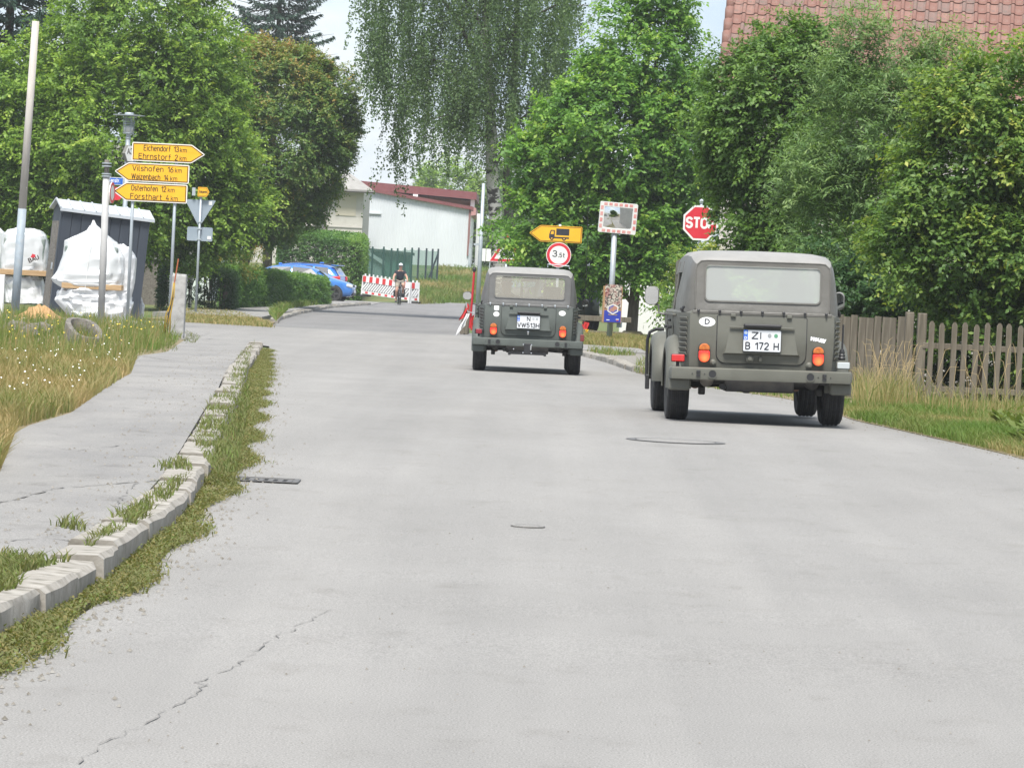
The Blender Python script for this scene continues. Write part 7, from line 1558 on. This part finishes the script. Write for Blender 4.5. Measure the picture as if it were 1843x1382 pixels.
# ---- lime on the right with its trunk by the white wall
d = 100; b0 = Bp(1137, 616, d); b0.z = .1
bl = [blob(1120, 250, d, 125, 150), blob(1160, 110, d, 88, 115, 1.3), blob(1030, 300, d, 88, 70, 1.1), blob(1010, 390, d, 85, 60, 1.0), blob(1110, 410, d, 130, 70, 1.5), blob(1230, 270, d, 75, 100, 1.3), blob(1180, 430, d, 48, 55, 1.0), blob(1190, 10, d, 48, 75, .8), blob(1050, 200, d, 62, 60, .9), blob(1250, 190, d, 50, 75, .8), blob(968, 430, d, 44, 38, .6), blob(1090, 470, d, 100, 32, 1.2), blob(1175, 470, d, 70, 30, 1.0), blob(960, 300, d, 38, 40, .6)]
tree('lime_tree', 'bright green lime tree with bare lower trunk by the white wall', 'tree', b0, bl, lime_leaf_b, 20, .125, nsh=5, nlf=10, SL=.50, droop=.22, upb=.30, trunk=[(0, 0, -.1), (-.02, 0, .12), (.03, 0, 1.6), (.1, 0, 4), (.3, 0, 7.5)], tr=.19, limbs=10, seed=21, lump=.16, low=1.5)
MB().lathe([(.55, -.02), (.34, .05), (.22, .16)], 16, c=(b0.x, b0.y, .08)).build('root_mound', soil, None, smooth=True)['kind'] = 'structure'
bl = [blob(912, 425, 103, 22, 30, .4), blob(935, 450, 103, 24, 26, .4), blob(890, 452, 109, 6, 8, .12), blob(945, 480, 103, 26, 20, .4)]
tree('lime_sapling', 'young lime shoots that half cover the warning triangle', 'shrub', Bp(935, 600, 103), bl, lime_leaf_b, 22, .12, nsh=4, nlf=8, SL=.35, trunk=[(0, 0, 0), (0, 0, 1.6), (.1, 0, 2.3)], tr=.04, limbs=3, seed=22)
# ---- right: the tall shrubs behind the fence
d = 62; b0 = Bp(1400, 640, d)
bl = [blob(1390, 240, d, 105, 140, 1.2), blob(1398, 320, d, 88, 115, 1.0), blob(1420, 130, d, 78, 78, .8), blob(1345, 165, d, 62, 72, .7), blob(1490, 100, d, 50, 52, .6), blob(1445, 430, d, 125, 110, 1.2), blob(1378, 480, d, 45, 60, .6), blob(1490, 250, d, 90, 120, .9), blob(1318, 250, d, 42, 52, .5), blob(1440, 560, d, 110, 90, 1.0), blob(1330, 560, d, 110, 70, .9)]
tree('maple_shrub', 'tall dark green maple shrub behind the nearer car', 'shrub', b0, bl, dark_leaf, 46, .085, nsh=5, nlf=9, SL=.34, droop=.30, upb=.12, wr=.55, trunk=[(0, 0, 0), (.1, 0, 1.5), (0, 0, 3.2), (.1, 0, 4.6)], tr=.07, limbs=8, seed=31, lump=.17, away=.35)
d = 57; b0 = Bp(1570, 680, d)
bl = [blob(1560, 240, d, 95, 150, .9), blob(1600, 170, d, 68, 95, .6), blob(1520, 400, d, 85, 120, .8), blob(1640, 165, d, 52, 68, .6), blob(1470, 330, d, 55, 70, .5), blob(1560, 520, d, 90, 80, .8), blob(1548, 95, d, 38, 52, .4), blob(1692, 140, d, 42, 50, .5)]
tree('willow_shrub', 'grey-green narrow-leaved shrub in the middle of the right hand shrubs', 'shrub', b0, bl, willow_leaf, 52, .085, nsh=5, nlf=11, SL=.40, droop=.18, upb=.65, wr=.28, trunk=[(0, 0, 0), (.05, 0, 1.5), (0, 0, 3.4)], tr=.05, limbs=9, seed=32, lump=.18, away=.35)
d = 52.5; b0 = Bp(1760, 700, d)
bl = [blob(1770, 275, d, 118, 158, .9), blob(1840, 205, d, 95, 115, .8), blob(1700, 330, d, 85, 120, .7), blob(1690, 450, d, 110, 80, .8), blob(1800, 470, d, 130, 110, .9), blob(1900, 350, d, 120, 190, .9), blob(1830, 580, d, 110, 60, .7), blob(1752, 178, d, 52, 62, .5), blob(1700, 600, d, 30, 40, .3), blob(1640, 400, d, 60, 70, .5)]
tree('plum_shrub', 'yellow-green broad-leaved shrub above the picket fence', 'shrub', b0, bl, plum_leaf, 56, .082, nsh=5, nlf=9, SL=.34, droop=.22, upb=.30, wr=.58, trunk=[(0, 0, 0), (.05, 0, 1.5), (.1, 0, 3.4)], tr=.06, limbs=9, seed=33, lump=.18, away=.35)
d = 55; b0 = Bp(1640, 700, d)
bl = [blob(1640, 600, d, 160, 95, .7), blob(1780, 640, d, 170, 90, .7), blob(1520, 540, d, 90, 110, .7), blob(1900, 600, d, 120, 140, .8), blob(1600, 500, d, 120, 70, .7)]
tree('undergrowth_shrub', 'dark low shrubs showing between the pickets of the fence', 'shrub', b0, bl, hedge_dark, 60, .075, nsh=4, nlf=8, SL=.28, droop=.2, upb=.2, seed=34, lump=.15, away=.4, low=.0, rmin=.55)
d = 72; b0 = Bp(1225, 620, d)
bl = [blob(1228, 486, d, 34, 38, .4), blob(1245, 464, d, 32, 20, .35), blob(1212, 516, d, 22, 48, .35), blob(1268, 464, d, 32, 16, .3)]
tree('thuja_shrub', 'small yellow-green clipped shrub below the STOP sign', 'shrub', b0, bl, plum_leaf, 70, .055, nsh=4, nlf=8, SL=.18, upb=.1, wr=.6, seed=35, lump=.08, push=.05, tintf=lambda P, O: .25 + 0 * P[:, 0])
# a twig that crosses the stop sign, belonging to the maple
bl = [blob(1297, 396, 90, 15, 44, .3), blob(1314, 345, 90, 28, 36, .3), blob(1318, 432, 90, 24, 40, .35), blob(1345, 395, 90, 26, 60, .35)]
tree('hazel_shrub', 'leafy shrub that hides the right half of the STOP sign', 'shrub', Bp(1318, 620, 90), bl, dark_leaf, 44, .09, nsh=4, nlf=8, SL=.20, push=0.0, seed=36, trunk=[(0, 0, 0), (0, 0, 2), (-.1, 0, 3.2)], tr=.05, limbs=3)
# ---- hedges
def hedge(name, label, corners, h, m, dens, leaf, seed, SL=.16, top_tint=.15, group=None, x0tint=None):
    """corners: front-left, front-right, back-right, back-left ground points"""
    r = np.random.default_rng(seed); c = [np.array(q) for q in corners]; o0 = (c[0] + c[2]) / 2; R = empty(name, tuple(o0), label, 'hedge', group); ps, os_ = [], []
    hs = h if isinstance(h, (list, tuple)) else [h] * 4
    def face(a, b, ha, hb, nrm, k):
        L = np.linalg.norm(b - a); n = int(L * (ha + hb) / 2 * k); t_ = r.uniform(0, 1, n); z = r.uniform(0, 1, n); p = a[None] * (1 - t_)[:, None] + b[None] * t_[:, None]; p[:, 2] += z * (ha * (1 - t_) + hb * t_); ps.append(p + r.normal(0, .045, p.shape)); os_.append(np.tile(nrm, (n, 1)))
    def nr(a, b): d_ = b - a; return unit(np.array([d_[1], -d_[0], .15]))
    face(c[0], c[1], hs[0], hs[1], nr(c[0], c[1]), dens); face(c[1], c[2], hs[1], hs[2], nr(c[1], c[2]), dens); face(c[2], c[3], hs[2], hs[3], nr(c[2], c[3]), dens * .4); face(c[3], c[0], hs[3], hs[0], nr(c[3], c[0]), dens * .7)
    A = np.linalg.norm(c[1] - c[0]) * np.linalg.norm(c[2] - c[1]); n = int(A * dens); a, b = r.uniform(0, 1, n)[:, None], r.uniform(0, 1, n)[:, None]
    p = (c[0] * (1 - a) + c[1] * a) * (1 - b) + (c[3] * (1 - a) + c[2] * a) * b; hh = (hs[0] * (1 - a) + hs[1] * a) * (1 - b) + (hs[3] * (1 - a) + hs[2] * a) * b; p = p + np.concatenate([np.zeros((n, 2)), hh], 1) + r.normal(0, .04, p.shape); ps.append(p); os_.append(np.tile(np.array([0, 0, 1.0]), (n, 1)))
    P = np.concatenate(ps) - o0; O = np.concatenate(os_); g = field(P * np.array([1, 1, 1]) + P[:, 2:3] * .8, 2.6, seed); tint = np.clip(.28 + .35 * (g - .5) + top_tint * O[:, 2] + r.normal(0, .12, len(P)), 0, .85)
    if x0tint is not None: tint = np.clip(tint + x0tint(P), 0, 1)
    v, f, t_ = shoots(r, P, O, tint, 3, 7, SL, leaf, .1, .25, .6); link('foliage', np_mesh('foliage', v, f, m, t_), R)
    # branches inside
    core = [tuple(q - o0) for q in c]; mb = MB(); sh = .82
    for i in range(26):
        a, b = r.uniform(.05, .95), r.uniform(.2, .8); q = (c[0] * (1 - a) + c[1] * a) * (1 - b) + (c[3] * (1 - a) + c[2] * a) * b - o0; mb.tube([tuple(q), tuple(q + np.array([r.normal(0, .1), r.normal(0, .1), hs[0] * .85]))], .02, 5)
    o = mb.build('stems', bark, R); o['kind'] = 'stuff'; return R
def ht(u, v, d): return at(u, v, d).z
G = lambda u, d, z=.05: np.array([at(u, 540, d).x, d, gh(d) + z])
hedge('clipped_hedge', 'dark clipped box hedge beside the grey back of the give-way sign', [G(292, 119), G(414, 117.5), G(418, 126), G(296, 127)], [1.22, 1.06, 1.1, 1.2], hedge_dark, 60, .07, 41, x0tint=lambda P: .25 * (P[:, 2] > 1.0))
hedge('clipped_hedge', 'long mid-green clipped hedge in front of the blue cars', [G(412, 124), G(586, 150), G(578, 156), G(400, 131)], [1.2, .84, .86, 1.2], hedge_leaf, 62, .075, 42)
hedge('tall_hedge', 'tall clipped hedge behind the blue cars, its end yellow-green', [G(505, 186), G(640, 184), G(650, 198), G(505, 200)], [2.75, 2.55, 2.6, 2.75], hedge_leaf, 70, .11, 43, SL=.2, x0tint=lambda P: np.where(P[:, 0] > 1.35, .22, -.10))
# ---- shrubs under the left trees
d = 140; bl = [blob(350, 440, d, 60, 50, 1), blob(300, 420, d, 40, 40, .8), blob(380, 400, d, 60, 50, 1)]
tree('garden_shrub', 'dark garden shrubs under the trees behind the clipped hedges', 'shrub', Bp(400, 560, d), bl, hedge_dark, 22, .10, nsh=4, nlf=8, SL=.35, seed=44)
d = 126; bl = [blob(448, 470, d, 34, 16, .5), blob(420, 478, d, 24, 14, .4)]
tree('flowering_shrub', 'small yellow-green shrub with orange tips on top of the long hedge', 'shrub', Bp(440, 560, d), bl, leaf_mat('orange_tip_leaves', [(0, (.06, .11, .02)), (.6, (.14, .17, .03)), (.85, (.30, .14, .03)), (1, (.34, .12, .04))], .3), 40, .07, nsh=3, nlf=7, SL=.25, upb=.6, seed=45, low=.0)
# ---- distant trees
for i, (u, v, d, ru, rv, lab) in enumerate(((815, 345, 300, 62, 55, 'rounded far tree above the red shelter roof'), (885, 400, 300, 34, 95, 'pale green far tree right of the hall'), (920, 420, 290, 40, 70, 'far tree behind the birch trunks'), (960, 380, 310, 60, 110, 'far tree hidden behind the right hand lime'), (780, 340, 320, 30, 30, 'low far tree over the middle of the shelter roof'))):
    b0 = Bp(u, 480, d); bl = [blob(u, v, d, ru, rv), blob(u - ru * .4, v + rv * .3, d, ru * .7, rv * .6), blob(u + ru * .4, v + rv * .35, d, ru * .65, rv * .6)]
    tree('far_tree', lab, 'tree', b0, bl, birch_leaf if i else lime_leaf, 4.2, .26, nsh=4, nlf=7, SL=.8, seed=50 + i, group='trees beyond the hall', trunk=[(0, 0, 0), (0, 0, 3), (0, 0, 6)], tr=.2, limbs=3)
r = random.Random(9)
for i in range(14):
    u = -60 + i * 48 + r.uniform(-10, 10) if i < 10 else 1000 + (i - 10) * 120; d = 330 + r.uniform(0, 60); k = d / F
    if 560 < u < 900: continue
    b0 = Bp(u, 480, d); hgt = r.uniform(90, 130); bl = [blob(u, 470 - hgt * .4, d, 45, hgt * .7)]
    tree('far_tree', ['far hedgerow tree at the far left behind the conifer', 'far hedgerow tree behind the tall post', 'far hedgerow tree behind the dark shed', 'far hedgerow tree behind the lantern lamp', 'far hedgerow tree behind the yellow signs', 'far hedgerow tree behind the give-way sign', 'far hedgerow tree behind the trunk of the reddish tree', 'far hedgerow tree left of the spruce', 'far hedgerow tree under the spruce', 'far hedgerow tree behind the round reddish tree', 'far hedgerow tree behind the detour arrow', 'far hedgerow tree behind the traffic mirror', 'far hedgerow tree behind the STOP sign', 'far hedgerow tree behind the nearer car'][i], 'tree', b0, bl, lime_leaf, 3.0, .32, nsh=3, nlf=6, SL=.9, seed=70 + i, group='hedgerow far behind')
# ---- broad-leaved weeds by the picket fence, right edge
P = scatter(70, [(1790, 770), (1990, 760), (1990, 830), (1830, 812)], 0.01, 60); rr_ = np.random.default_rng(61); Pr = np.repeat(P, 7, 0); n = len(Pr); a = rr_.uniform(0, 6.28, n); Pr[:, 2] += rr_.uniform(.02, .16, n)
dd = np.stack([np.cos(a), np.sin(a) * .8, rr_.uniform(.1, .9, n)], 1); L = rr_.uniform(.07, .17, n); v, f = leaf_quads(Pr, dd, np.array([0, 0, 1.0])[None] + rr_.normal(0, .2, (n, 3)), L, L * .5); o = link('broad_weeds', np_mesh('broad_weeds', v, f, weed_mat, np.repeat(rr_.uniform(.6, 1, n), 4))); o['kind'] = 'stuff'
# seed stalks: a few tall bent grasses in front of the fences
P = np.concatenate([scatter(60, [(1545, 722), (1640, 724), (1640, 738), (1550, 740)], 0.015, 62), scatter(34, [(1650, 742), (1990, 755), (1990, 770), (1650, 750)], 0.015, 63)]); n = len(P); mb = MB(); r = random.Random(64)
for p in P:
    h = r.uniform(.45, .85); lx = r.uniform(-.28, .28); mb.tube([tuple(p), (p[0] + lx * .25, p[1], p[2] + h * .55), (p[0] + lx * .65, p[1], p[2] + h * .9), (p[0] + lx, p[1], p[2] + h * (1 - abs(lx) * .4))], [.002, .0018, .0035, .0014], 4, cap=False)
o = mb.build('seed_stalks', M('straw', (.34, .26, .13), .8), None); o['kind'] = 'stuff'
# ------------------------------------------------------------------ summer air
hz = MB().box((0, 1120, 12.6), (664, 2790, 27.4)).build('haze', None); hm = bpy.data.materials.new('haze_air'); hm.use_nodes = True; hn = hm.node_tree.nodes; hn.remove(hn['Principled BSDF'])
pv = hn.new('ShaderNodeVolumePrincipled'); pv.inputs['Color'].default_value = (.93, .96, 1, 1); pv.inputs['Density'].default_value = 0.00030; hm.node_tree.links.new(pv.outputs[0], hn['Material Output'].inputs['Volume'])
hz.data.materials.clear(); hz.data.materials.append(hm); hz['kind'] = 'stuff'
